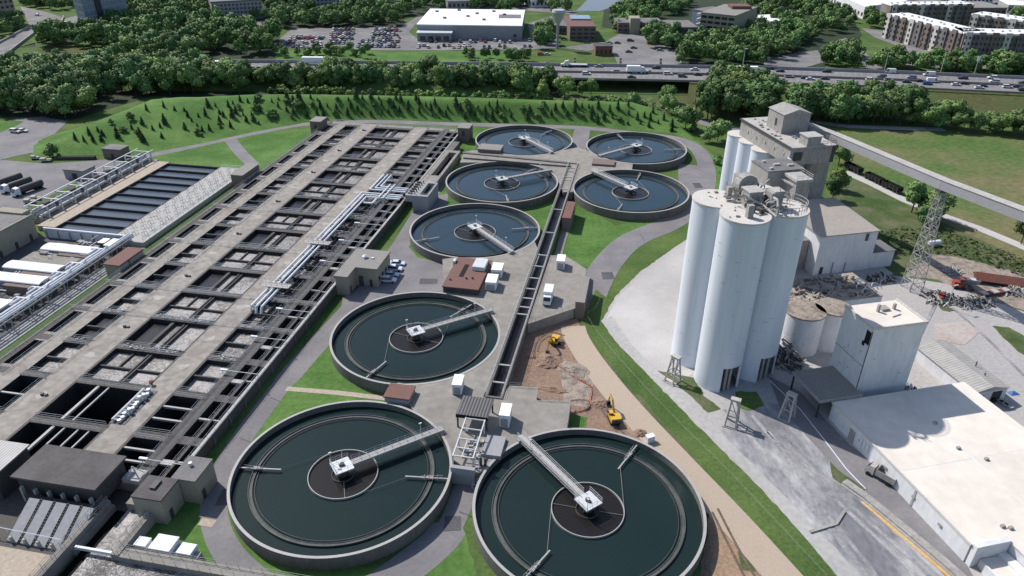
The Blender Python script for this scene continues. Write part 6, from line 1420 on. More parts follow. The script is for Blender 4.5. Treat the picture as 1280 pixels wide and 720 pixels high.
wood([(-20,104),(240,104),(250,96),(-20,94)], 50, 'tall dark tree hiding the highway at the left', 'trees hiding the highway at the left', DK+['m1'], .9, 1.2, 4.5, 14)
wood([(45,62),(100,58),(180,76),(240,86),(250,70),(170,52),(105,46),(60,46)], 62, 'dark tree on the slope below the blue glass office block', 'trees below the office block', DK+['m3'], .85, 1.25, 5.0, 5)
wood([(120,40),(255,68),(340,72),(350,50),(280,36),(240,5),(165,8),(168,32),(118,38)], 120, 'tree in the wood between the office block and the parked cars', 'trees right of the office block', MX+['l1'], .85, 1.25, 5.2, 6)
wood([(345,72),(480,74),(480,68),(345,66)], 16, 'round tree on the far side of the highway below the crowded car lot', 'trees beyond the highway on the left', MX, .42, .62, 5, 7)
wood([(580,75),(660,77),(660,72),(580,70)], 11, 'round tree beyond the highway below the white-roofed store', 'trees below the store', MX, .45, .65, 5, 8)
wood([(878,150),(962,154),(970,140),(962,122),(930,112),(895,116),(880,132)], 30, 'big dark tree in the clump behind the gray gallery house', 'trees behind the gallery house', DK+['m1'], 1.0, 1.4, 5.0, 9)
wood([(990,156),(1140,158),(1140,146),(1080,136),(992,138)], 40, 'dark tree in the thick belt between the meadow and the dry highway slope', 'trees of the thick right belt', DK+['m3', 'm1'], .95, 1.3, 4.4, 10)
wood([(1140,160),(1290,174),(1310,168),(1200,157),(1140,150)], 24, 'dark tree in the thinner right end of the belt above the meadow', 'trees at the right belt end', DK+['m3', 'm1'], .6, .95, 4.6, 13)
wood([(700,126),(755,128),(760,118),(700,116)], 7, 'dark bush in front of the highway bridge', 'bushes in front of the bridge', ['bush3', 'm1'], .55, .8, 4, 11, name='bush', cat='bush')
wood([(760,132),(850,160),(905,190),(915,182),(870,145),(800,122)], 20, 'leafy bush on the slope at the right end of the bank', 'bushes right of the bank', ['bush3', 'm2', 'bush1'], .6, 1.1, 4, 12, name='bush', cat='bush')
for px, py, k, s, lab in ((655,122,'m1',1.1,'tree standing at the left end of the highway bridge'),(678,124,'l1',.85,'round tree just right of the left bridge end'),(705,128,'l3',1.0,'slim pale tree in front of the highway bridge'),(832,128,'m2',.8,'dark tree at the right end of the highway bridge'),
    (1048,205,'m2',.85,'dark green tree right of the gallery house'),(1046,238,'l1',.75,'pale flowering tree between the gallery house and the siding'),(1040,250,'d1',.7,'dark shrub-like tree in the shade behind the white barn'),
    (1139,266,'m1',.95,'bushy tree left of the lattice tower near the siding'),(1165,275,'m0',1.0,'bushy tree directly behind the lattice tower'),(1158,282,'d2',.6,'low dark bush at the lattice tower foot'),(1276,305,'d1',.7,'dark tree cut by the right edge of the meadow'),
    (235,144,'l1',.55,'slim yellow-green poplar at the top of the bank'),(242,140,'l3',.5,'second slim yellow-green poplar on the bank top'),(66,196,'bush3',1.6,'single round bush beside the lane at the left end of the bank'),(215,162,'bush3',1.0,'small round shrub high on the left bank'),
    (895,205,'bush3',1.1,'round bush on the slope below the clump of big trees'),(905,222,'bush3',1.2,'round bush left of the slim white silos')):
    tree(G(px, py, 0), k, s, lab, None, 'bush' if k.startswith('bush') else 'tree', 'bush' if k.startswith('bush') else 'tree')
# low weeds on the rough ground
mb = MB(); rr = random.Random(77)
for i in range(2600):
    x = rr.uniform(1090, 1290); y = rr.uniform(285, 350)
    if not inside((x, y), [(1090,290),(1160,282),(1290,325),(1290,350),(1190,318),(1110,320)]): continue
    p = G(x, y, 0); leaf_quad(mb, (p.x, p.y, rr.uniform(.1, .7)), (0, 0, 1), rr.uniform(.3, .7), rr)
o = mb.build('weeds', 'weeds'); o['kind'] = 'stuff'; o['label'] = 'rough weeds covering the ground right of the lattice tower'
mb = MB()
for i in range(2400):
    x = rr.uniform(640, 930); y = rr.uniform(116, 150)
    if not inside((x, y), [(640,124),(700,126),(760,120),(830,124),(870,150),(850,155),(800,127),(640,127)]): continue
    p = G(x, y, 0); leaf_quad(mb, (p.x, p.y, rr.uniform(.1, 1.2)), (0, 0, 1), rr.uniform(.5, 1.1), rr)
o = mb.build('undergrowth', 'leaves_mid'); o['kind'] = 'stuff'; o['label'] = 'undergrowth on the creek bank before the bridge'

# ================================================================== HIGHWAY
HZ = 6.0
FARE = [(-60,74),(240,76),(440,77.5),(640,80),(800,82),(960,84.5),(1120,90),(1280,97),(1420,104)]
NEARE = [(-60,90),(240,92),(440,93.5),(640,96.5),(800,99.5),(960,103),(1120,108.5),(1280,116),(1420,124)]
def hp(x, f, z=HZ): return G(x, lerp_line(NEARE, x)*(1-f)+lerp_line(FARE, x)*f, z)
hx = list(range(-60, 1421, 20))
mb = MB()
for a, b in zip(hx, hx[1:]): mb.quad(hp(a, 0), hp(b, 0), hp(b, 1), hp(a, 1))
structure('highway', mb, 'asphalt')
mb = MB()
for a, b in zip(hx, hx[1:]):
    for f in (.03, .455, .53, .97):
        mb.quad(hp(a, f-.004, HZ+.02), hp(b, f-.004, HZ+.02), hp(b, f+.004, HZ+.02), hp(a, f+.004, HZ+.02))
for a in range(-60, 1420, 8):
    for f in (.17, .31, .67, .82): mb.quad(hp(a, f-.004, HZ+.02), hp(a+2.6, f-.004, HZ+.02), hp(a+2.6, f+.004, HZ+.02), hp(a, f+.004, HZ+.02))
structure('lane_marking', mb, 'white_line')
def barrier(label, f, h, m_):
    t = thing('crash_barrier', label, 'barrier'); mb = MB()
    for a, b in zip(hx, hx[1:]): mb.beam(hp(a, f, HZ+h/2), hp(b, f, HZ+h/2), .4, h)
    mb.build('barrier', m_, t)
barrier('long concrete barrier down the middle of the highway', .5, 1.1, 'concrete'); barrier('near edge parapet of the highway', -.01, 1.0, 'concrete'); barrier('far edge wall of the highway', 1.01, 1.6, 'gray_wall')
# embankment either side of the bridge
def embank(x0, x1, m_, slope=14):
    mb = MB(); xx = [x for x in hx if x0 < x < x1]; xx = [x0]+xx+[x1]
    for a, b in zip(xx, xx[1:]):
        A, Bq = hp(a, 0, HZ-.05), hp(b, 0, HZ-.05); d = Vector((A.x, A.y, 0)).normalized(); A2, B2 = A-d*slope, Bq-d*slope; A2.z = B2.z = .04
        mb.quad(A2, B2, Bq, A); C1, D1 = hp(a, 1, HZ-.05), hp(b, 1, HZ-.05); C2, D2 = C1+d*10, D1+d*10; C2.z = D2.z = .04
        mb.quad(C1, D1, D2, C2)
    for x in (x0, x1):
        A, Bq = hp(x, 0, HZ-.05), hp(x, 1, HZ-.05); A0 = Vector((A.x, A.y, .04)); B0 = Vector((Bq.x, Bq.y, .04)); mb.quad(A0, B0, Bq, A)
    return structure('embankment', mb, m_)
embank(-60, 668, 'grass'); embank(862, 1420, 'dry_grass', 26)
t = thing('highway_bridge', 'flat concrete highway bridge over the creek with dark space beneath', 'bridge'); mb = MB()
bx = [668+i*19.4 for i in range(11)]
for a, b in zip(bx, bx[1:]):
    for f in (.0, .12, .25, .38, .5, .62, .75, .88, 1.0): mb.beam(hp(a, f, HZ-.75), hp(b, f, HZ-.75), 1.0, 1.3)
mb.build('girder', 'concrete', t); mb = MB()
for x in (718, 775, 825):
    for f in (.05, .28, .5, .72, .95): p = hp(x, f, 0); mb.cyl(p.x, p.y, 0, HZ-1.2, .7, 10)
mb.build('pier', 'concrete', t); mb = MB(); A = [hp(668, 0, 0), hp(862, 0, 0), hp(862, 1, 0), hp(668, 1, 0)]; mb.sheet([(p.x, p.y) for p in A], .06); structure('creek_bed', mb, 'asphalt_dark')
ground('creek_bank', [(640,118),(700,120),(830,122),(870,112),(905,118),(900,150),(850,150),(800,128),(640,127)], 0.02, 'rough_grass')
ground('dry_slope', [(862,104),(960,112),(960,150),(880,150),(850,125)], 0.035, 'dry_grass')
# vehicles on the highway
def hdir(x): a, b = hp(x-10, .5), hp(x+10, .5); return math.atan2(b.y-a.y, b.x-a.x)
WHT = (.62,.63,.64); DRK = (.03,.03,.035); GRY = (.28,.29,.31); BLU = (.05,.09,.25)
for px, py, col, kd, lab in ((683,80.5,DRK,'suv','black car on the far carriageway at the left end of the bridge'),(671,89,DRK,'suv','black car on the near carriageway at the left bridge end'),(678,87.5,WHT,'suv','white car beside a black one at the left bridge end'),(733,92.5,WHT,'suv','white car on the near side of the bridge'),(769,90,GRY,'suv','gray pickup left of the white box truck on the bridge'),(810,90,GRY,'sedan','gray car close behind the white box truck on the bridge'),(820,85,DRK,'suv','black car on the far carriageway above the bridge'),(835,92.5,WHT,'suv','white car right of the box truck on the bridge'),(868,87,WHT,'sedan','white car on the far carriageway right of the bridge'),(872,93.5,DRK,'sedan','black car on the near carriageway right of the bridge'),(748,83,GRY,'sedan','gray car on the far carriageway left of the box truck'),
    (962,86,DRK,'sedan','black car at the far lane beside the tree clump'),(975,89,DRK,'sedan','dark car on the far lanes above the right tree belt'),(1033,89.5,DRK,'suv','dark pickup on the far lanes above the tree belt'),(1006,97.5,DRK,'sedan','dark car in a pair on the near lanes above the belt'),(1013,99,WHT,'sedan','white car in a pair on the near lanes above the belt'),(1031,98.5,DRK,'sedan','dark car alone on the near lanes above the belt'),(1088,100,WHT,'suv','white car with blue trim on the near lanes'),(1112,90.5,WHT,'van','white van on the far lanes left of the apartments'),(1139,97,GRY,'suv','silver car in the middle of the highway on the right'),(1161,94,WHT,'van','small white van on the far lanes below the apartments'),(1133,102.5,DRK,'sedan','dark car on the near lanes left of a blue and white pair'),(1150,101.5,DRK,'sedan','dark car just left of the blue car'),(1159,105,BLU,'suv','blue car on the near lanes below the apartments'),(1165,102,WHT,'van','white van above the blue car'),(1203,98,DRK,'suv','dark car on the far lanes right of the apartments lot'),(1240,97.5,WHT,'suv','white car on the far lanes near the right edge'),(1195,106,WHT,'sedan','white car on the near lanes in a row of three'),(1205,104.5,DRK,'sedan','dark car in a row of three on the near lanes'),(1224,110,WHT,'sedan','white car low on the near lanes toward the right edge'),(1228,107.5,DRK,'sedan','dark car beside a white one toward the right edge'),(1259,109,WHT,'suv','white car at the right end of the near lanes'),(1271,108.5,DRK,'sedan','dark car at the right end of the near lanes'),(1279,113,DRK,'suv','dark car cut by the right picture edge'),(250,88.5,DRK,'sedan','dark car below the white lorry on the left'),(292,87,DRK,'sedan','dark car right of the white lorry on the left'),(345,79,DRK,'sedan','dark car glimpsed on the highway left of the white trailer'),(955,93,GRY,'sedan','gray car behind the long white trailer')):
    o = small_car(G(px, py+.8, HZ), hdir(px)+(0 if py > lerp_line(NEARE, px)*.5+lerp_line(FARE, px)*.5 else PI), lab, 'car', None, kd, col, HZ+.02); o.name = 'car'
rq = random.Random(99)
for i in range(34):
    x = rq.uniform(560, 1285); f = rq.choice([.10, .24, .38, .60, .74, .90]); p = hp(x, f); col = rq.choice([WHT, DRK, DRK, GRY, (.1,.11,.13)]); nm_ = {WHT: 'white', DRK: 'dark', GRY: 'gray'}.get(col, 'dark')
    if all((p-Vector(o.location)).length > 7 for o in C.objects if o.name.startswith('car')):
        o = small_car(p, hdir(x)+(0 if f < .5 else PI), nm_+' car driving on the '+('near' if f < .5 else 'far')+' lanes of the highway', 'car', nm_+' cars on the '+('near' if f < .5 else 'far')+' lanes', None, col, HZ+.02); o.name = 'car'
def semi(label, px, py, cabcol, L_=13.0, rev=False, flat=False):
    p = G(px, py, HZ); t = thing('lorry', label, 'lorry', (p.x, p.y, HZ+.02), hdir(px)+(PI if rev else 0))
    m = MB(); m.box(-L_/2-2, L_/2-2, -1.25, 1.25, 1.1, 1.5 if flat else 4.0); m.build('trailer', 'store_roof' if not flat else 'galvanized', t)
    m = MB(); x0 = L_/2-1.6; m.add([(x0,-1.15,.6),(x0+4.2,-1.1,.6),(x0+4.2,1.1,.6),(x0,1.15,.6),(x0,-1.1,3.4),(x0+1.8,-1.05,3.2),(x0+1.8,1.05,3.2),(x0,1.1,3.4),(x0+2.5,-1.05,1.9),(x0+2.5,1.05,1.9),(x0+4.1,-1,1.6),(x0+4.1,1,1.6)], [(0,1,10,8,5,4),(1,2,11,10),(2,3,7,6,9,11),(3,0,4,7),(4,5,6,7),(5,8,9,6),(8,10,11,9)]); c = m.build('cab', 'car_paint', t); c.color = (*cabcol, 1)
    m = MB(); [m.tube((x, -1.2, .5), (x, 1.2, .5), .5, 10) for x in (-L_/2-1, -L_/2+.3, L_/2-2.6, L_/2-.2, L_/2+1.7)]; m.build('wheel', 'tyre', t)
semi('white lorry with a dark blue cab on the highway at the left', 265, 85.5, (.04,.06,.14))
semi('white box lorry in the middle of the highway bridge', 796, 91.5, WHT, 7.0)
semi('white pickup lorry pulling a flat trailer on the far carriageway of the bridge', 718, 83.5, WHT, 10, True, True)
semi('long white tanker lorry seen above the tree belt left of the store', 400, 80.5, WHT, 15)
semi('white articulated lorry passing right of the big tree clump', 934, 92.5, GRY, 14)
# street lights along the highway
for i, (px, f) in enumerate(((375,1),(596,1),(928,1),(1105,1),(1217,1),(1175,1),(1247,0))):
    p = hp(px, f, HZ); t = thing('street_lamp', ['tall street lamp beside the highway left of the car lot', 'tall street lamp beside the highway below the store', 'tall street lamp beside the highway by the wooded lot', 'tall street lamp beside the highway left of the apartments', 'tall sign mast at the highway in front of the apartments', 'tall street lamp at the highway before the apartment car park', 'white marker post in the highway lanes at the right'][i], 'street lamp', p)
    h = 10 if i < 6 else 3; m = MB(); m.tube((0,0,0), (0,0,h), .12, 5, .07); m.build('post', 'galvanized', t); m = MB(); m.box(-.1, 1.6, -.15, .15, h-.1, h+.08) if i != 4 else m.box(-.8, .8, -.1, .1, h-2.5, h); m.build('lamp_head', 'white_paint', t)

# ================================================================== TOWN BEYOND THE HIGHWAY
ground('car_park', [(352,60),(348,50),(365,36),(505,34),(520,48),(665,48),(668,62),(500,63.5)], 0.10, 'lot_asphalt')
ground('access_road', [(505,48),(520,30),(545,20),(565,16),(560,14),(520,22),(498,36)], 0.12, 'lot_asphalt')
ground('lawn', [(345,64),(500,65),(668,64),(668,78),(345,76)], 0.08, 'mown_grass')
ground('car_park', [(660,30),(690,20),(700,60),(665,62)], 0.13, 'lot_asphalt')
ground('lawn', [(640,63),(735,62),(768,72),(770,80),(640,80)], 0.09, 'grass')
ground('car_park', [(757,52),(775,42),(805,40),(830,55),(852,66),(852,81),(772,80),(765,65)], 0.14, 'lot_asphalt')
ground('car_park', [(700,60),(760,52),(765,58),(735,64)], 0.15, 'lot_asphalt')
ground('car_park', [(955,72),(1022,63),(1030,78),(1005,85),(955,83)], 0.14, 'lot_asphalt')
ground('side_street', [(1048,50),(1058,48),(1092,75),(1106,86),(1086,88),(1062,65)], 0.14, 'lot_asphalt')
ground('car_park', [(1108,68),(1120,58),(1180,70),(1240,80),(1240,88),(1150,84),(1110,78)], 0.15, 'lot_asphalt')
ground('town_street', [(1075,35),(1100,38),(1168,62),(1150,68),(1095,48)], 0.16, 'lot_asphalt')
ground('car_park', [(1030,0),(1290,0),(1290,30),(1190,24),(1100,24)], 0.13, 'lot_asphalt')
ground('pond', [(720,14),(732,2),(745,-8),(800,-8),(780,4),(750,14)], 0.12, 'pond')
ground('town_street', [(560,10),(690,6),(725,16),(720,19),(640,12),(560,16)], 0.12, 'lot_asphalt')
ground('car_park', [(1180,14),(1200,0),(1300,0),(1300,24),(1250,22)], 0.16, 'lot_asphalt')
ground('side_street', [(25,8),(60,16),(78,22),(76,36),(44,42),(0,76),(-30,95),(-30,70),(0,55),(38,34)], 0.20, 'lot_asphalt')
ground('car_park', [(80,24),(96,20),(110,44),(84,40)], 0.16, 'lot_asphalt')
ground('car_park', [(68,78),(110,76),(118,86),(92,94),(66,86)], 0.14, 'lot_asphalt')
ground('grass_knoll', [(44,54),(80,56),(130,64),(160,74),(140,80),(70,72),(45,62)], 0.12, 'dry_grass')
ground('plant_lane', [(0,200),(45,190),(85,152),(55,146),(20,148),(-20,160),(-40,200),(-60,260),(90,262),(170,205),(130,200),(60,205)], 0.06, 'asphalt')
ground('lawn', [(-10,170),(20,158),(30,152),(-10,150)], 0.09, 'mown_grass')
ground('lawn', [(15,270),(95,228),(100,232),(40,266)], 0.09, 'grass')
ground('car_park', [(280,30),(325,28),(335,42),(290,44)], 0.15, 'lot_asphalt')
# rows of parked cars
def carpark(poly, rowdir, dx, dy, p_, label, group, seed):
    rr = random.Random(seed); W_ = [G(x, y, 0) for x, y in poly]; pp = [(p.x, p.y) for p in W_]; c, s_ = math.cos(rowdir), math.sin(rowdir)
    cx, cy = sum(p[0] for p in pp)/len(pp), sum(p[1] for p in pp)/len(pp); n = 0
    for i in range(-60, 61):
        for j in range(-14, 15):
            yy = j*dy+(0 if j % 2 else 5.2-dy)*1.0
            x, y = cx+c*i*dx-s_*yy, cy+s_*i*dx+c*yy
            if inside((x, y), pp) and rr.random() < p_:
                col = rr.choice(CARCOL); tone = 'white' if sum(col) > 1.7 else 'gray' if sum(col) > .75 else 'dark'
                if col[0] > .2 and col[1] < .1: tone = 'red'
                small_car((x, y), rowdir+PI/2+rr.uniform(-.05, .05)+(PI if rr.random() < .5 else 0), tone+' parked car '+label, 'car', tone+' parked cars '+group, None, col, .16); n += 1
    return n
carpark([(356,59),(362,46),(405,44),(402,60)], 0, 3.0, 8.0, .8, 'at the left end of the crowded lot beyond the highway', 'at the left lot end', 1)
carpark([(408,58),(415,37),(445,36),(438,58)], 0, 2.9, 7.6, .95, 'in the block of close rows left of the store', 'in the close rows', 2)
carpark([(438,62.5),(452,50),(500,50),(498,63)], 0, 2.9, 7.8, .9, 'in the dark rows left of the store access', 'in the dark rows', 3)
carpark([(462,50),(468,35),(500,34),(500,50)], 0, 2.9, 7.8, .9, 'in the upper rows beside the store access road', 'in the upper rows', 6)
carpark([(522,63),(522,52),(662,51),(666,62)], 0, 3.3, 9.0, .5, 'scattered in front of the white-roofed store', 'in front of the store', 4)
carpark([(1112,76),(1118,64),(1160,70),(1168,82)], .5, 3.2, 9, .6, 'in the small car park below the apartments', 'below the apartments', 5)
for px, py, col, lab in ((705,50,DRK,'dark car parked before the brown-roofed office'),(703,59,DRK,'dark car parked below the brown-roofed office'),(734,54,DRK,'dark car left of the small red hut'),(762,55,DRK,'dark car at the left end of the open lot'),(772,55,DRK,'dark car parked at the open lot entrance'),(788,52,DRK,'dark car in front of the gray office wing'),(792,61,DRK,'dark car crossing the open lot'),(786,66,DRK,'dark car in the middle of the open lot'),(825,64,GRY,'gray car at the right edge of the open lot'),(676,69,(.4,.04,.03),'red car on the grass beside the highway'),(684,69,WHT,'white car on the grass beside a red one'),(972,71,DRK,'dark car in the lot right of the wooded block'),(978,69,DRK,'second dark car in the lot right of the wooded block'),(20,166,WHT,'white car at the corner of the plant lane, left of two'),(29,165,WHT,'white car at the corner of the plant lane, right of two'),(48,20,WHT,'white car on the street in the upper left'),(80,80,(.3,.03,.03),'red vehicle in the small lot below the grass knoll'),(95,85,WHT,'white car in the small lot below the grass knoll'),(106,86,WHT,'second white car in the small lot below the grass knoll'),(85,30,DRK,'dark car left of the blue glass office block'),(88,36,WHT,'white car left of the blue glass office block')):
    small_car(G(px, py, 0), rnd.uniform(-.3, .3), lab, 'car', None, None, col, .22)
# parked tankers on the lane at the far left
for i, (px, py, c_) in enumerate(((8,232,DRK),(20,237,DRK),(34,241,DRK))):
    t = thing('tank_lorry', ['dark tank lorry with a white cab, leftmost of three on the lane', 'dark tank lorry with a white cab, middle of three on the lane', 'dark tank lorry with a white cab, rightmost of three on the lane'][i], 'lorry', G(px, py, 0), math.radians(-115), 'tank lorries on the lane')
    m = MB(); m.tube((-6, 0, 1.9), (2.2, 0, 1.9), 1.15, 14); m.build('tank', 'dark_metal', t, smooth=True)
    m = MB(); m.add([(2.6,-1.1,.6),(5.0,-1.1,.6),(5.0,1.1,.6),(2.6,1.1,.6),(2.6,-1.05,3.0),(3.9,-1,2.9),(3.9,1,2.9),(2.6,1.05,3.0),(4.9,-1.05,1.7),(4.9,1.05,1.7)], [(0,1,8,5,4),(1,2,9,8),(2,3,7,6,9),(3,0,4,7),(4,5,6,7),(8,9,6,5)]); cb = m.build('cab', 'white_paint', t)
    m = MB(); m.quad((4.92,-.95,1.78),(4.92,.95,1.78),(3.98,.9,2.8),(3.98,-.9,2.8)); m.build('windscreen', 'glass', cb)
    m = MB(); m.box(-6, 4.6, -.5, .5, .6, .9); m.build('chassis', 'black', t)
    for x in (-4.8, -3.4, 1.4, 4.1):
        m = MB(); m.tube((x, -1.15, .5), (x, 1.15, .5), .5, 12); m.build('wheel', 'tyre', t)
t = thing('pipe_stack', 'stack of dark pipes at the edge of the lane below the bank', 'pipes', G(95,199,0), .05)
m = MB(); [m.tube((-7+k*1.0, -1.2, .5), (-7+k*1.0, 1.2, .5), .45, 8) for k in range(15)]; m.build('pipe', 'dark_metal', t); m = MB(); m.box(-7.6, 7.6, -.9, .9, .95, 1.15); m.build('strap', 'black', t)
for i, (px, py, w_) in enumerate(((45,199,3.0),(58,202,4.0),(38,254,3.5),(46,250,3.0))):
    t = thing('scrap_trailer', ['pale trailer with gear at the lane edge, left of the pipe stack', 'low white trailer just left of the pipe stack', 'gray crate stack beside the pipe rack near the brick building', 'second gray crate stack beside the pipe rack'][i], 'trailer' if i < 2 else 'crates', G(px, py, 0), .1)
    m = MB(); m.box(-w_/2, w_/2, -.9, .9, .5, .75); m.box(-w_/2, 0, -.7, .7, .752, 1.5); m.box(.2, w_/2, -.5, .6, .752, 1.1); m.build('load', 'dust_pale', t); m = MB(); [m.tube((x, -.95, .3), (x, .95, .3), .3, 8) for x in (-.8, .8)]; m.build('wheel', 'tyre', t)
t = thing('site_office', 'gray site hut with a dark roof beside the pipe rack on the lane', 'hut', G(102,221,0), PANG)
m = MB(); m.box(-4.2, 4.2, -3.0, 3.0, 0, 3.4); m.build('wall', 'gray_wall', t); m = MB(); m.box(-4.4, 4.4, -3.2, 3.2, 3.402, 3.7); m.build('roof', 'roof_gray', t); m = MB(); m.box(-1, 1, -3.06, -3.003, .2, 2.4); m.build('door', 'dark_wall', t)
t = thing('brick_shed', 'brick shed at the far end of the pipe rack below the bank', 'shed', G(147,196,0), PANG)
m = MB(); m.box(-4, 4, -2.6, 2.6, 0, 3.8); m.build('wall', 'brick', t); m = MB(); m.box(-4.2, 4.2, -2.8, 2.8, 3.802, 4.1); m.build('roof', 'roof_gray', t); m = MB(); m.box(-.6, .6, -2.66, -2.603, .1, 2.2); m.build('door', 'dark_wall', t)

mat('brick_apartment', (0.19, 0.155, 0.145), 0.9, 0.2, 0.1, 1.0, col2=(0.25, 0.22, 0.21))
# ---- buildings: footprint by surveyed base corners, each window a part of its own
WINM = {}
def facade(t, a, b, z0, z1, nx, nz, m_='glass', fw=.62, fh=.55, name='window', off=.06):
    """windows set on the wall between base points a and b (local coords, outward normal to the right of a->b)"""
    a = Vector((a[0], a[1], 0)); b = Vector((b[0], b[1], 0)); d = b-a; L_ = d.length; d.normalize(); nrm = Vector((d.y, -d.x, 0)); ang = math.atan2(d.y, d.x)
    if m_ not in WINM: mm = MB(); mm.box(-.5, .5, -.5, .5, -.5, .5); WINM[m_] = mm.mesh('window', m_)
    for i in range(nx):
        for j in range(nz):
            o = bpy.data.objects.new(name, WINM[m_]); C.objects.link(o); o.parent = t
            p = a+d*(L_*(i+.5)/nx)+nrm*off*.5; o.location = (p.x, p.y, z0+(z1-z0)*(j+.5)/nz); o.rotation_euler = (0, 0, ang); o.scale = (L_/nx*fw, off, (z1-z0)/nz*fh)
def block(name, label, cat, pts, h, wall_, roof_, faces=(), rt=.5, over=.3, z0=-.1):
    """polygon building from world base points in order"""
    c = sum((Vector((p[0], p[1], 0)) for p in pts), Vector())/len(pts); t = thing(name, label, cat, c)
    L_ = [(p[0]-c.x, p[1]-c.y) for p in pts]
    if sum(L_[i][0]*L_[(i+1) % len(L_)][1]-L_[(i+1) % len(L_)][0]*L_[i][1] for i in range(len(L_))) < 0: L_ = L_[::-1]
    m = MB(); m.prism(L_, z0, h); m.build('wall', wall_, t)
    m = MB(); m.prism([(x*(1+over/max(1, math.hypot(x, y))), y*(1+over/max(1, math.hypot(x, y)))) for x, y in L_], h+.003, h+rt); m.build('roof', roof_, t)
    t['_'] = 0; del t['_']
    return t, L_
def quadblk(base_l, base_r, depth, side=None):
    """four base corners from the two near corners and a depth straight back"""
    a, b = G(*base_l, 0), G(*base_r, 0); d = (b-a).normalized(); n = Vector((-d.y, d.x, 0)); return [a, b, b+n*depth, a+n*depth]
# white-roofed store
q = quadblk((522,48.5), (652,50.5), 66)
t, L_ = block('store', 'wide low store with a bright white flat roof beyond the parked cars', 'store', q, 9.0, 'gray_wall', 'store_roof', rt=.6)
a, b = L_[0], L_[1]; facade(t, (a[0]+28, a[1]), (b[0]-2, b[1]), 1, 5, 8, 1, 'dark_wall', .35, .5)
m = MB(); m.box(a[0]+1, a[0]+24, a[1]-9, a[1]-.1, 0, 5.2); m.build('entrance_hall', 'gray_wall', t); m = MB(); m.box(a[0]+.5, a[0]+24.5, a[1]-9.6, a[1]-.05, 5.202, 5.8); m.build('entrance_roof', 'galvanized', t)
facade(t, (a[0]+2, a[1]-9), (a[0]+23, a[1]-9), .3, 3.8, 4, 1, 'glass', .7, .8, 'shop_window')
m = MB()
for x, y in ((-28,20),(-12,26),(2,12),(14,22),(-4,0),(22,8),(8,-14),(-20,-8)): m.box(x-1.2, x+1.2, y-1, y+1, 9.6, 10.6)
m.build('roof_unit', 'roof_gray', t); m = MB(); m.box(18, 34, -6, 10, 9.602, 9.7); m.build('roof_panel', 'roof_gray', t)
# brown-roofed office and neighbours
t, L_ = block('office', 'brown brick office with recessed balconies and a red-brown flat roof', 'office', quadblk((712,51), (744,51), 42), 9.0, 'brick', 'brown_roof', rt=.5); facade(t, L_[0], L_[1], .8, 8.6, 4, 3, 'dark_wall', .72, .5)
m = MB(); m.box(-6, 8, 2, 18, 9.5, 10.5); m.build('roof_vault', 'blue_glass', t)
t, L_ = block('office', 'low pale-roofed annex left of the brown brick office', 'office', quadblk((690,42), (712,44), 22), 5.5, 'brick', 'roof_gray'); facade(t, L_[0], L_[1], 1, 5, 5, 1, 'dark_wall')
t, L_ = block('office', 'long low brick office with gray roof and a square stair tower', 'office', quadblk((772,42), (828,42), 20), 7.0, 'brick', 'roof_gray'); facade(t, L_[0], L_[1], 1.0, 6.6, 9, 2, 'dark_wall', .7, .45)
m = MB(); a = L_[0]; m.box(a[0]+8, a[0]+15, a[1]-3, a[1]+8, 0, 11); m.build('stair_tower', 'beige_wall', t)
t, L_ = block('office', 'flat gray-roofed office wing with dark window bands right of the stair tower', 'office', quadblk((830,47), (871,47), 28), 6.5, 'brick', 'roof_gray'); facade(t, L_[0], L_[1], 1, 6, 7, 2, 'dark_wall', .8, .45)
t, L_ = block('office', 'pale stepped office with slanted white wall bands among trees', 'office', quadblk((873,44), (915,49), 46), 15.0, 'beige_wall', 'roof_warm'); facade(t, L_[0], L_[1], 1, 14.5, 5, 4, 'glass', .8, .5)
m = MB(); a, b = L_[0], L_[3]
for k in range(4): m.beam((a[0]-1.5, a[1]+4, 3+k*3.4), (b[0]-1.5, b[1]-6, 3.6+k*3.4), 1.4, 1.5)
m.build('wall_band', 'dusty_white', t); m = MB(); m.box(2, 16, 2, 14, 15.502, 17.5); m.build('roof_house', 'brown_roof', t)
t, L_ = block('office', 'blue-gray glass wing right of the pale stepped office', 'office', quadblk((898,40), (922,36), 26), 12.0, 'blue_glass', 'roof_gray')
m = MB(); a, b = L_[0], L_[1]; [m.beam((a[0], a[1]-.2, z), (b[0], b[1]-.2, z), .3, .5) for z in (3, 6, 9)]; m.build('floor_band', 'gray_wall', t)
t, L_ = block('villa', 'low building with a red-brown roof and white walls half hidden by trees', 'house', quadblk((908,48), (932,46), 22), 6.0, 'white_wall', 'brown_roof'); facade(t, L_[0], L_[1], 1.2, 5, 5, 1, 'glass')
t, L_ = block('roadside_hut', 'small roadside building with red brick front beside the highway', 'hut', quadblk((744,70), (765,70), 10), 5.5, 'brick_red', 'roof_dark'); facade(t, L_[0], L_[1], .6, 4.6, 4, 1, 'dark_wall', .5, .6)
t, L_ = block('hall', 'small hall with a bright white roof among the dark trees', 'hall', quadblk((962,36), (990,34.5), 26), 5, 'gray_wall', 'store_roof'); facade(t, L_[0], L_[1], .8, 4, 5, 1, 'dark_wall', .4)
# water tower
t = thing('water_tower', 'blue-gray water tower with a funnel-shaped tank on a thin stem', 'water tower', G(696.5, 61, 0))
m = MB(); m.cyl(0, 0, 0, 15, .8, 14); m.build('stem', 'gray_wall', t); m = MB(); m.cyl(0, 0, 15, 22.5, 1.0, 20, 4.4); m.cyl(0, 0, 22.5, 24, 4.4, 20, 3.9); m.build('tank', 'steel', t, smooth=True)
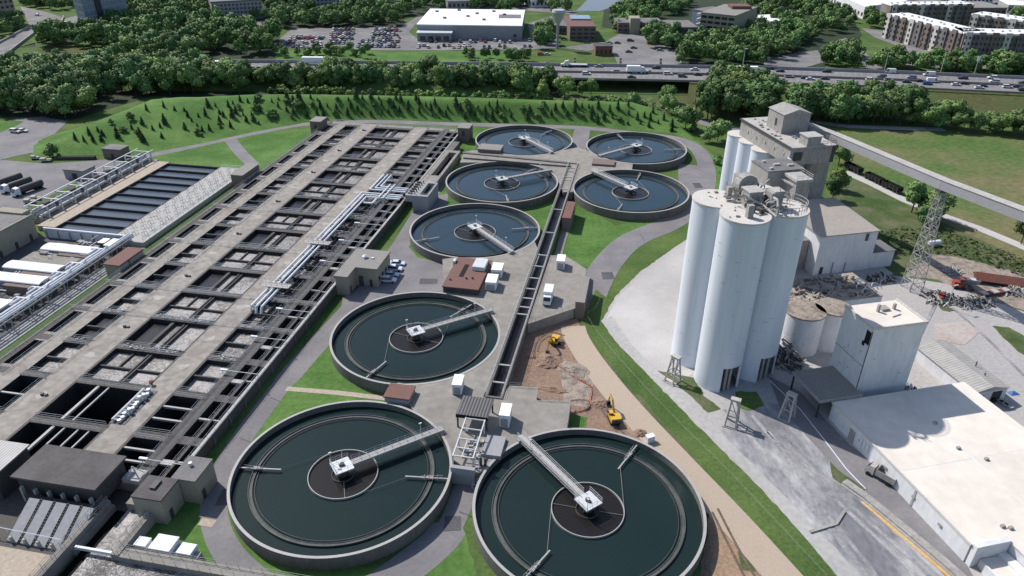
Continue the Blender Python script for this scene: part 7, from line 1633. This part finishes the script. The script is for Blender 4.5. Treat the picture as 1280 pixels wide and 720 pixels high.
# blue glass office block, upper left
qa, qb, qc = G(112,41,0), G(164,29.5,0), G(101,37,0)
t, L_ = block('office_block', 'tall blue glass office block with a bright flat roof in the upper left', 'office', [qa, qb, qb+(qc-qa), qc], 36.0, 'gray_wall', 'store_roof', rt=1.0, over=.4)
facade(t, L_[0], L_[1], 2, 35, 10, 8, 'blue_glass', .8, .72); facade(t, L_[3], L_[0], 2, 35, 3, 6, 'blue_glass', .9, .7)
m = MB(); a = L_[0]; b = L_[1]; m.beam((a[0]*.72+b[0]*.28, a[1]*.72+b[1]*.28-.3, 18), (a[0]*.60+b[0]*.40, a[1]*.6+b[1]*.4-.3, 18), 1.6, 36.4); m.build('stair_shaft', 'dark_wall', t)
t, L_ = block('apartment_block', 'beige apartment block cut by the upper left picture corner', 'building', quadblk((-30,34), (24,27), 40), 40.0, 'beige_wall', 'roof_gray'); facade(t, L_[0], L_[1], 2, 38, 9, 10, 'dark_wall', .6, .45)
t, L_ = block('apartment_block', 'gray apartment building with small windows above the wooded slope, left of two', 'building', quadblk((268,27), (330,23), 24), 13.0, 'gray_wall', 'roof_gray', rt=1.2); facade(t, L_[0], L_[1], 1.5, 12.5, 13, 4, 'dark_wall', .5, .5)
t, L_ = block('apartment_block', 'gray apartment building with small windows above the wooded slope, right of two', 'building', quadblk((376,16), (446,11), 24), 13.0, 'gray_wall', 'roof_gray', rt=1.2); facade(t, L_[0], L_[1], 1.5, 12.5, 14, 4, 'dark_wall', .5, .5)
t, L_ = block('house', 'pale house half hidden by trees at the left picture edge', 'house', quadblk((6,114), (30,110), 12), 6.0, 'gray_wall', 'roof_gray'); facade(t, L_[0], L_[1], 1, 5.5, 4, 2, 'dark_wall', .4, .4)
# street wall of the overpass upper left
t = thing('overpass_wall', 'pale concrete parapet along the curving street in the upper left', 'wall'); m = MB()
for a, b in (((0,76),(44,42)), ((44,42),(76,36)), ((-10,60),(38,34)), ((76,36),(80,22))): m.beam((*G(*a, 0).xy, .8), (*G(*b, 0).xy, .8), .5, 1.6)
m.build('parapet', 'lid_concrete', t)
# white warehouse and apartments, upper right
t, L_ = block('white_hall', 'long white warehouse with a bright roof and a row of dark dock openings, upper right', 'warehouse', [G(1078,24,0), G(1130,16,0), G(1080,-14,0), G(1028,0,0)], 9.0, 'white_wall', 'store_roof'); facade(t, L_[3], L_[0], 1, 5.5, 14, 1, 'dark_wall', .55, .6)
m = MB(); [m.box(x-1.5, x+1.5, y-1.2, y+1.2, 9.5, 10.6) for x, y in ((-10,20),(6,8),(16,-4),(-4,-2),(0,26))]; m.build('roof_unit', 'galvanized', t)
t, L_ = block('flat_hall', 'wide low hall with a tan roof at the upper right', 'hall', quadblk((1188,20), (1256,20), 34), 6, 'brick', 'roof_warm'); facade(t, L_[0], L_[1], 1, 5, 10, 1, 'dark_wall', .6)
t, L_ = block('flat_hall', 'low pale-roofed hall behind the tan one at the upper right edge', 'hall', quadblk((1258,16), (1300,18), 30), 6, 'gray_wall', 'store_roof'); facade(t, L_[0], L_[1], 1, 5, 6, 1, 'dark_wall', .5)
def apartments(label, p0, p1, depth, h, nx, side=1):
    a, b = G(*p0, 0), G(*p1, 0); d = (b-a).normalized(); n = Vector((-d.y, d.x, 0))*side
    t, L_ = block('apartment_house', label, 'building', [a, b, b+n*depth, a+n*depth], h, 'brick_apartment', 'store_roof', rt=1.0, over=.4)
    c = Vector(t.location); al, bl = a-c, b-c; s = 1
    L2 = (bl-al).length; nb = max(3, int(L2/7)); nr = -n
    m = MB(); mp = MB(); mr_ = MB()
    for i in range(nb):   # projecting bays, alternately white and brick
        f0, f1 = (i+.12)/nb, (i+.62)/nb; A, Bb = al.lerp(bl, f0), al.lerp(bl, f1); o_ = nr*.9
        tgt = (m, mp, mr_)[i % 3]
        tgt.add([(A.x, A.y, 0), (Bb.x, Bb.y, 0), (Bb.x+o_.x, Bb.y+o_.y, 0), (A.x+o_.x, A.y+o_.y, 0), (A.x, A.y, h+1.4), (Bb.x, Bb.y, h+1.4), (Bb.x+o_.x, Bb.y+o_.y, h+1.4), (A.x+o_.x, A.y+o_.y, h+1.4)], [(3,2,1,0),(4,5,6,7),(0,1,5,4),(1,2,6,5),(2,3,7,6),(3,0,4,7)])
    m.each('white_bay', 'dusty_white', t); mp.each('gray_bay', 'roof_gray', t); mr_.each('brick_bay', 'brick', t)
    P0, P1 = (al+nr*.95, bl+nr*.95)
    if side < 0: P0, P1 = P1, P0
    facade(t, P0, P1, 1.2, h-.3, nx, 4, 'glass', .34, .5, off=.12)
    m = MB(); rr = random.Random(int(p0[0]))
    for i in range(int(L2/5)): f = (i+.5)/int(L2/5); q = al.lerp(bl, f)+n*depth*rr.uniform(.35, .6); m.box(q.x-.8, q.x+.8, q.y-.8, q.y+.8, h+1.0, h+1.9)
    m.build('roof_unit', 'galvanized', t)
    return t
apartments('brick and white apartment wing facing the car park, longest of the complex', (1102,47), (1192,73), 17, 15, 20)
apartments('dark-shaded apartment wing facing the highway at the right picture edge', (1196,74), (1310,78), 17, 15, 22)
apartments('white-banded apartment wing behind the courtyard at the upper right edge', (1206,47), (1300,62), 17, 15, 18)
apartments('apartment wing closing the far side of the courtyard', (1108,34), (1210,33), 14, 15, 16)
for (bl, br, dp, h, wm, rm, nx, nz, lab) in (((300,12),(322,10),20,9,'white_wall','roof_gray',7,2,'small pale building above the gray apartments in the trees'),((560,12),(592,11),26,6,'gray_wall','roof_gray',6,1,'low gray building behind the store, left of two'),((612,9),(650,8),26,6,'brick','roof_warm',7,1,'low brown building behind the store, right of two'),((664,10),(690,9),22,6,'white_wall','store_roof',5,1,'small white-roofed building left of the pond'),((1150,12),(1182,11),26,6,'gray_wall','roof_warm',6,1,'low building between the white warehouse and the tan hall'),((1200,6),(1240,5),30,7,'white_wall','store_roof',8,1,'white-roofed hall at the very top right'),((800,10),(836,8),22,8,'brick','roof_gray',6,2,'brick office hidden in the trees at the top centre'),((215,14),(244,10),20,9,'beige_wall','brown_roof',6,2,'brown-roofed building in the trees right of the glass block'),((150,42),(166,40),10,4,'gray_wall','roof_gray',3,1,'low entrance building at the foot of the glass block')):
    t, L_ = block('town_building', lab, 'building', quadblk(bl, br, dp), h, wm, rm); facade(t, L_[0], L_[1], .8, h-.4, nx, nz, 'dark_wall', .5, .5)
    m = MB(); m.box(-2, 1, -1, 2, h+.5, h+1.6); m.build('roof_unit', 'galvanized', t)
carpark([(1184,14),(1198,3),(1290,3),(1290,16)], .05, 3.2, 9, .55, 'in the lots at the upper right', 'at the upper right', 8)
carpark([(662,58),(668,32),(690,30),(694,58)], .1, 3.3, 10, .35, 'beside the store near the water tower', 'beside the store', 9)
carpark([(282,42),(286,31),(325,30),(332,42)], .05, 3.2, 9, .6, 'in the small lot below the gray apartments', 'below the gray apartments', 10)
# street trees among the town blocks
TW = [([(350,36),(500,33),(498,14),(340,20)], 46, 'tree in the wooded belt above the crowded car lot'), ([(500,22),(560,14),(700,8),(690,2),(500,4)], 26, 'tree on the skyline behind the white-roofed store'), ([(590,14),(640,16),(720,18),(700,4),(600,2)], 18, 'tree right behind the store roof'),
      ([(672,62),(690,60),(690,36),(668,42)], 6, 'tree between the store and the brown-roofed office'), ([(752,32),(775,44),(830,24),(870,8),(850,0),(760,16)], 34, 'tree among the office buildings'), ([(805,60),(850,64),(842,44),(810,42)], 14, 'tree at the right edge of the open lot'),
      ([(850,80),(955,82),(1000,60),(1020,52),(985,40),(930,52),(860,52)], 66, 'dark tree in the wooded block beyond the highway'), ([(930,44),(960,40),(1020,44),(1078,42),(1060,20),(1000,6),(925,14)], 56, 'dark tree left of the white warehouse'),
      ([(1028,84),(1070,86),(1066,68),(1035,68)], 9, 'round tree beside the ramp beyond the highway'), ([(1085,88),(1160,90),(1240,94),(1290,96),(1290,84),(1215,84),(1170,84),(1110,80)], 30, 'street tree along the front of the apartments'), ([(1100,40),(1075,28),(1088,24),(1112,30)], 6, 'tree at the corner of the apartments and the white warehouse'),
      ([(1150,28),(1185,24),(1180,14),(1150,16)], 7, 'tree behind the apartment complex'), ([(1260,36),(1300,42),(1300,24),(1270,24)], 7, 'tree at the upper right picture edge'), ([(240,20),(380,30),(370,2),(240,2)], 36, 'tree around the gray apartment buildings'), ([(166,30),(240,26),(240,0),(160,2)], 40, 'tree right above the blue glass office block'), ([(20,8),(96,16),(94,0),(30,-2)], 16, 'tree at the top of the curving street'),
      ([(0,50),(35,38),(30,28),(-10,36)], 9, 'tree below the beige apartment block'), ([(-30,150),(30,140),(28,96),(-30,100)], 22, 'dark tree at the left picture edge above the lane'), ([(440,14),(500,12),(500,0),(440,0)], 12, 'tree beside the right gray apartment building')]
for i, (poly, n, lab) in enumerate(TW):
    wood(poly, int(n*1.7), lab, lab.replace('tree', 'trees', 1), MX+(['l1'] if i % 3 == 0 else []), .6, 1.0, 4.8, 200+i)
# earth and shade colour under the town woods
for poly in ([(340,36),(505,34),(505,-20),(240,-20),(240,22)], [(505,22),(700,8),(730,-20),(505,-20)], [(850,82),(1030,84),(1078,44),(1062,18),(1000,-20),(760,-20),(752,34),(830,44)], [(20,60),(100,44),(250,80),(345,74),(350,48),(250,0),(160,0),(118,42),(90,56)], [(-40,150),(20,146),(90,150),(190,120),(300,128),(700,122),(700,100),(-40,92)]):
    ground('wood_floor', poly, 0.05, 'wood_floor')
# the trees that show largest stand alone, the remaining far ones form one mass
import numpy as np
def on_screen(p):
    d = p-Vector((0, 0, CAMH)); z = d.dot(CF)
    return z > 1 and abs(d.dot(CR)/z) < 640/FPX+.05 and abs(d.dot(CU)/z) < 360/FPX+.05
PENDING = [q for q in PENDING if on_screen(q[0]+Vector((0, 0, 6*q[2])))]
PENDING.sort(key=lambda q: (0 if q[4] is None else 1, -q[2]*(1.25 if 'left wood' in q[3] else 1)/(q[0].length**1.5)))
for q in PENDING[:292]: tree(q[0], q[1], q[2], q[3], q[4], 'tree', 'tree', q[5], True)
V_, T_, N_ = [], [], []; loops = []; tot = 0
for p, kind, sc, lab, grp, sq in PENDING[292:]:
    me = tree_proto(kind)[0]; n = len(me.vertices); a = np.empty(n*3); me.vertices.foreach_get('co', a); a = a.reshape(-1, 3); n4 = [pl for pl in me.polygons if len(pl.vertices) == 4]
    f = np.array([list(pl.vertices) for pl in n4][::2] ); th = rnd.uniform(0, 6.28); c_, s_ = math.cos(th), math.sin(th)
    used_, inv = np.unique(f, return_inverse=True); nv = np.array(NRM[me.name])[used_]; a = a[used_]; f = inv.reshape(f.shape)
    ctr = a.reshape(-1, 4, 3).mean(1, keepdims=True) if len(a) % 4 == 0 else None
    if ctr is not None: a = ((a.reshape(-1, 4, 3)-ctr)*1.35+ctr).reshape(-1, 3)
    b = np.stack([(a[:, 0]*c_-a[:, 1]*s_)*sc*sq+p.x, (a[:, 0]*s_+a[:, 1]*c_)*sc*sq+p.y, a[:, 2]*sc+p.z], 1)
    V_.append(b); N_.append(np.stack([nv[:, 0]*c_-nv[:, 1]*s_, nv[:, 0]*s_+nv[:, 1]*c_, nv[:, 2]], 1)); loops.append(f+tot); T_.append(np.full(len(b), rnd.random())); tot += len(b)
V_ = np.concatenate(V_); F_ = np.concatenate(loops); me = bpy.data.meshes.new('far_woods'); nF = len(F_)
me.vertices.add(len(V_)); me.vertices.foreach_set('co', V_.astype('f').ravel()); me.loops.add(nF*4); me.loops.foreach_set('vertex_index', F_.astype('i').ravel())
me.polygons.add(nF); me.polygons.foreach_set('loop_start', np.arange(nF, dtype='i')*4); me.update(calc_edges=True)
at = me.attributes.new('tone', 'FLOAT', 'POINT'); at.data.foreach_set('value', np.concatenate(T_).astype('f')); me.materials.append(MATS['leaves_mid']); me.polygons.foreach_set('use_smooth', np.ones(nF, dtype=bool)); me.normals_split_custom_set_from_vertices(np.concatenate(N_))
o = bpy.data.objects.new('far_woods', me); C.objects.link(o); o['kind'] = 'stuff'; o['label'] = 'far woods and street trees merging into one mass beyond the highway'
# ================================================================== CAMERA, SUN, SKY
cd = bpy.data.cameras.new('camera'); cam = bpy.data.objects.new('camera', cd); C.objects.link(cam)
cam.matrix_world = Matrix(((CR.x, CU.x, -CF.x, 0), (CR.y, CU.y, -CF.y, 0), (CR.z, CU.z, -CF.z, CAMH), (0, 0, 0, 1)))
cd.sensor_fit = 'HORIZONTAL'; cd.sensor_width = 36.0; cd.lens = 36.0*FPX/1280.0; cd.clip_start = 0.5; cd.clip_end = 9000
bpy.context.scene.camera = cam
SUN_EL = math.radians(46.4); sdir = Vector((-0.73, 0.61, 0)).normalized()
sd = bpy.data.lights.new('sun', 'SUN'); so = bpy.data.objects.new('sun', sd); C.objects.link(so)
tosun = Vector((sdir.x*math.cos(SUN_EL), sdir.y*math.cos(SUN_EL), math.sin(SUN_EL)))
so.rotation_euler = tosun.to_track_quat('Z', 'Y').to_euler(); so.location = (0, 100, 300)
sd.energy = 5.0; sd.angle = math.radians(0.53); sd.color = (1.0, 0.95, 0.885)
w = bpy.data.worlds.new('World'); bpy.context.scene.world = w; w.use_nodes = True
nt = w.node_tree; bg = nt.nodes['Background']; sk = nt.nodes.new('ShaderNodeTexSky'); sk.sky_type = 'NISHITA'; sk.sun_disc = False
sk.sun_elevation = SUN_EL; sk.sun_rotation = math.atan2(sdir.x, sdir.y); sk.altitude = 100; sk.air_density = 1.0; sk.dust_density = 1.2; sk.ozone_density = 1.5
nt.links.new(sk.outputs['Color'], bg.inputs['Color']); bg.inputs['Strength'].default_value = 0.135
sc = bpy.context.scene
sc.view_settings.view_transform = 'Standard'; sc.view_settings.look = 'None'; sc.view_settings.exposure = 0; sc.view_settings.gamma = 1
sc.render.resolution_x = 1024; sc.render.resolution_y = 576
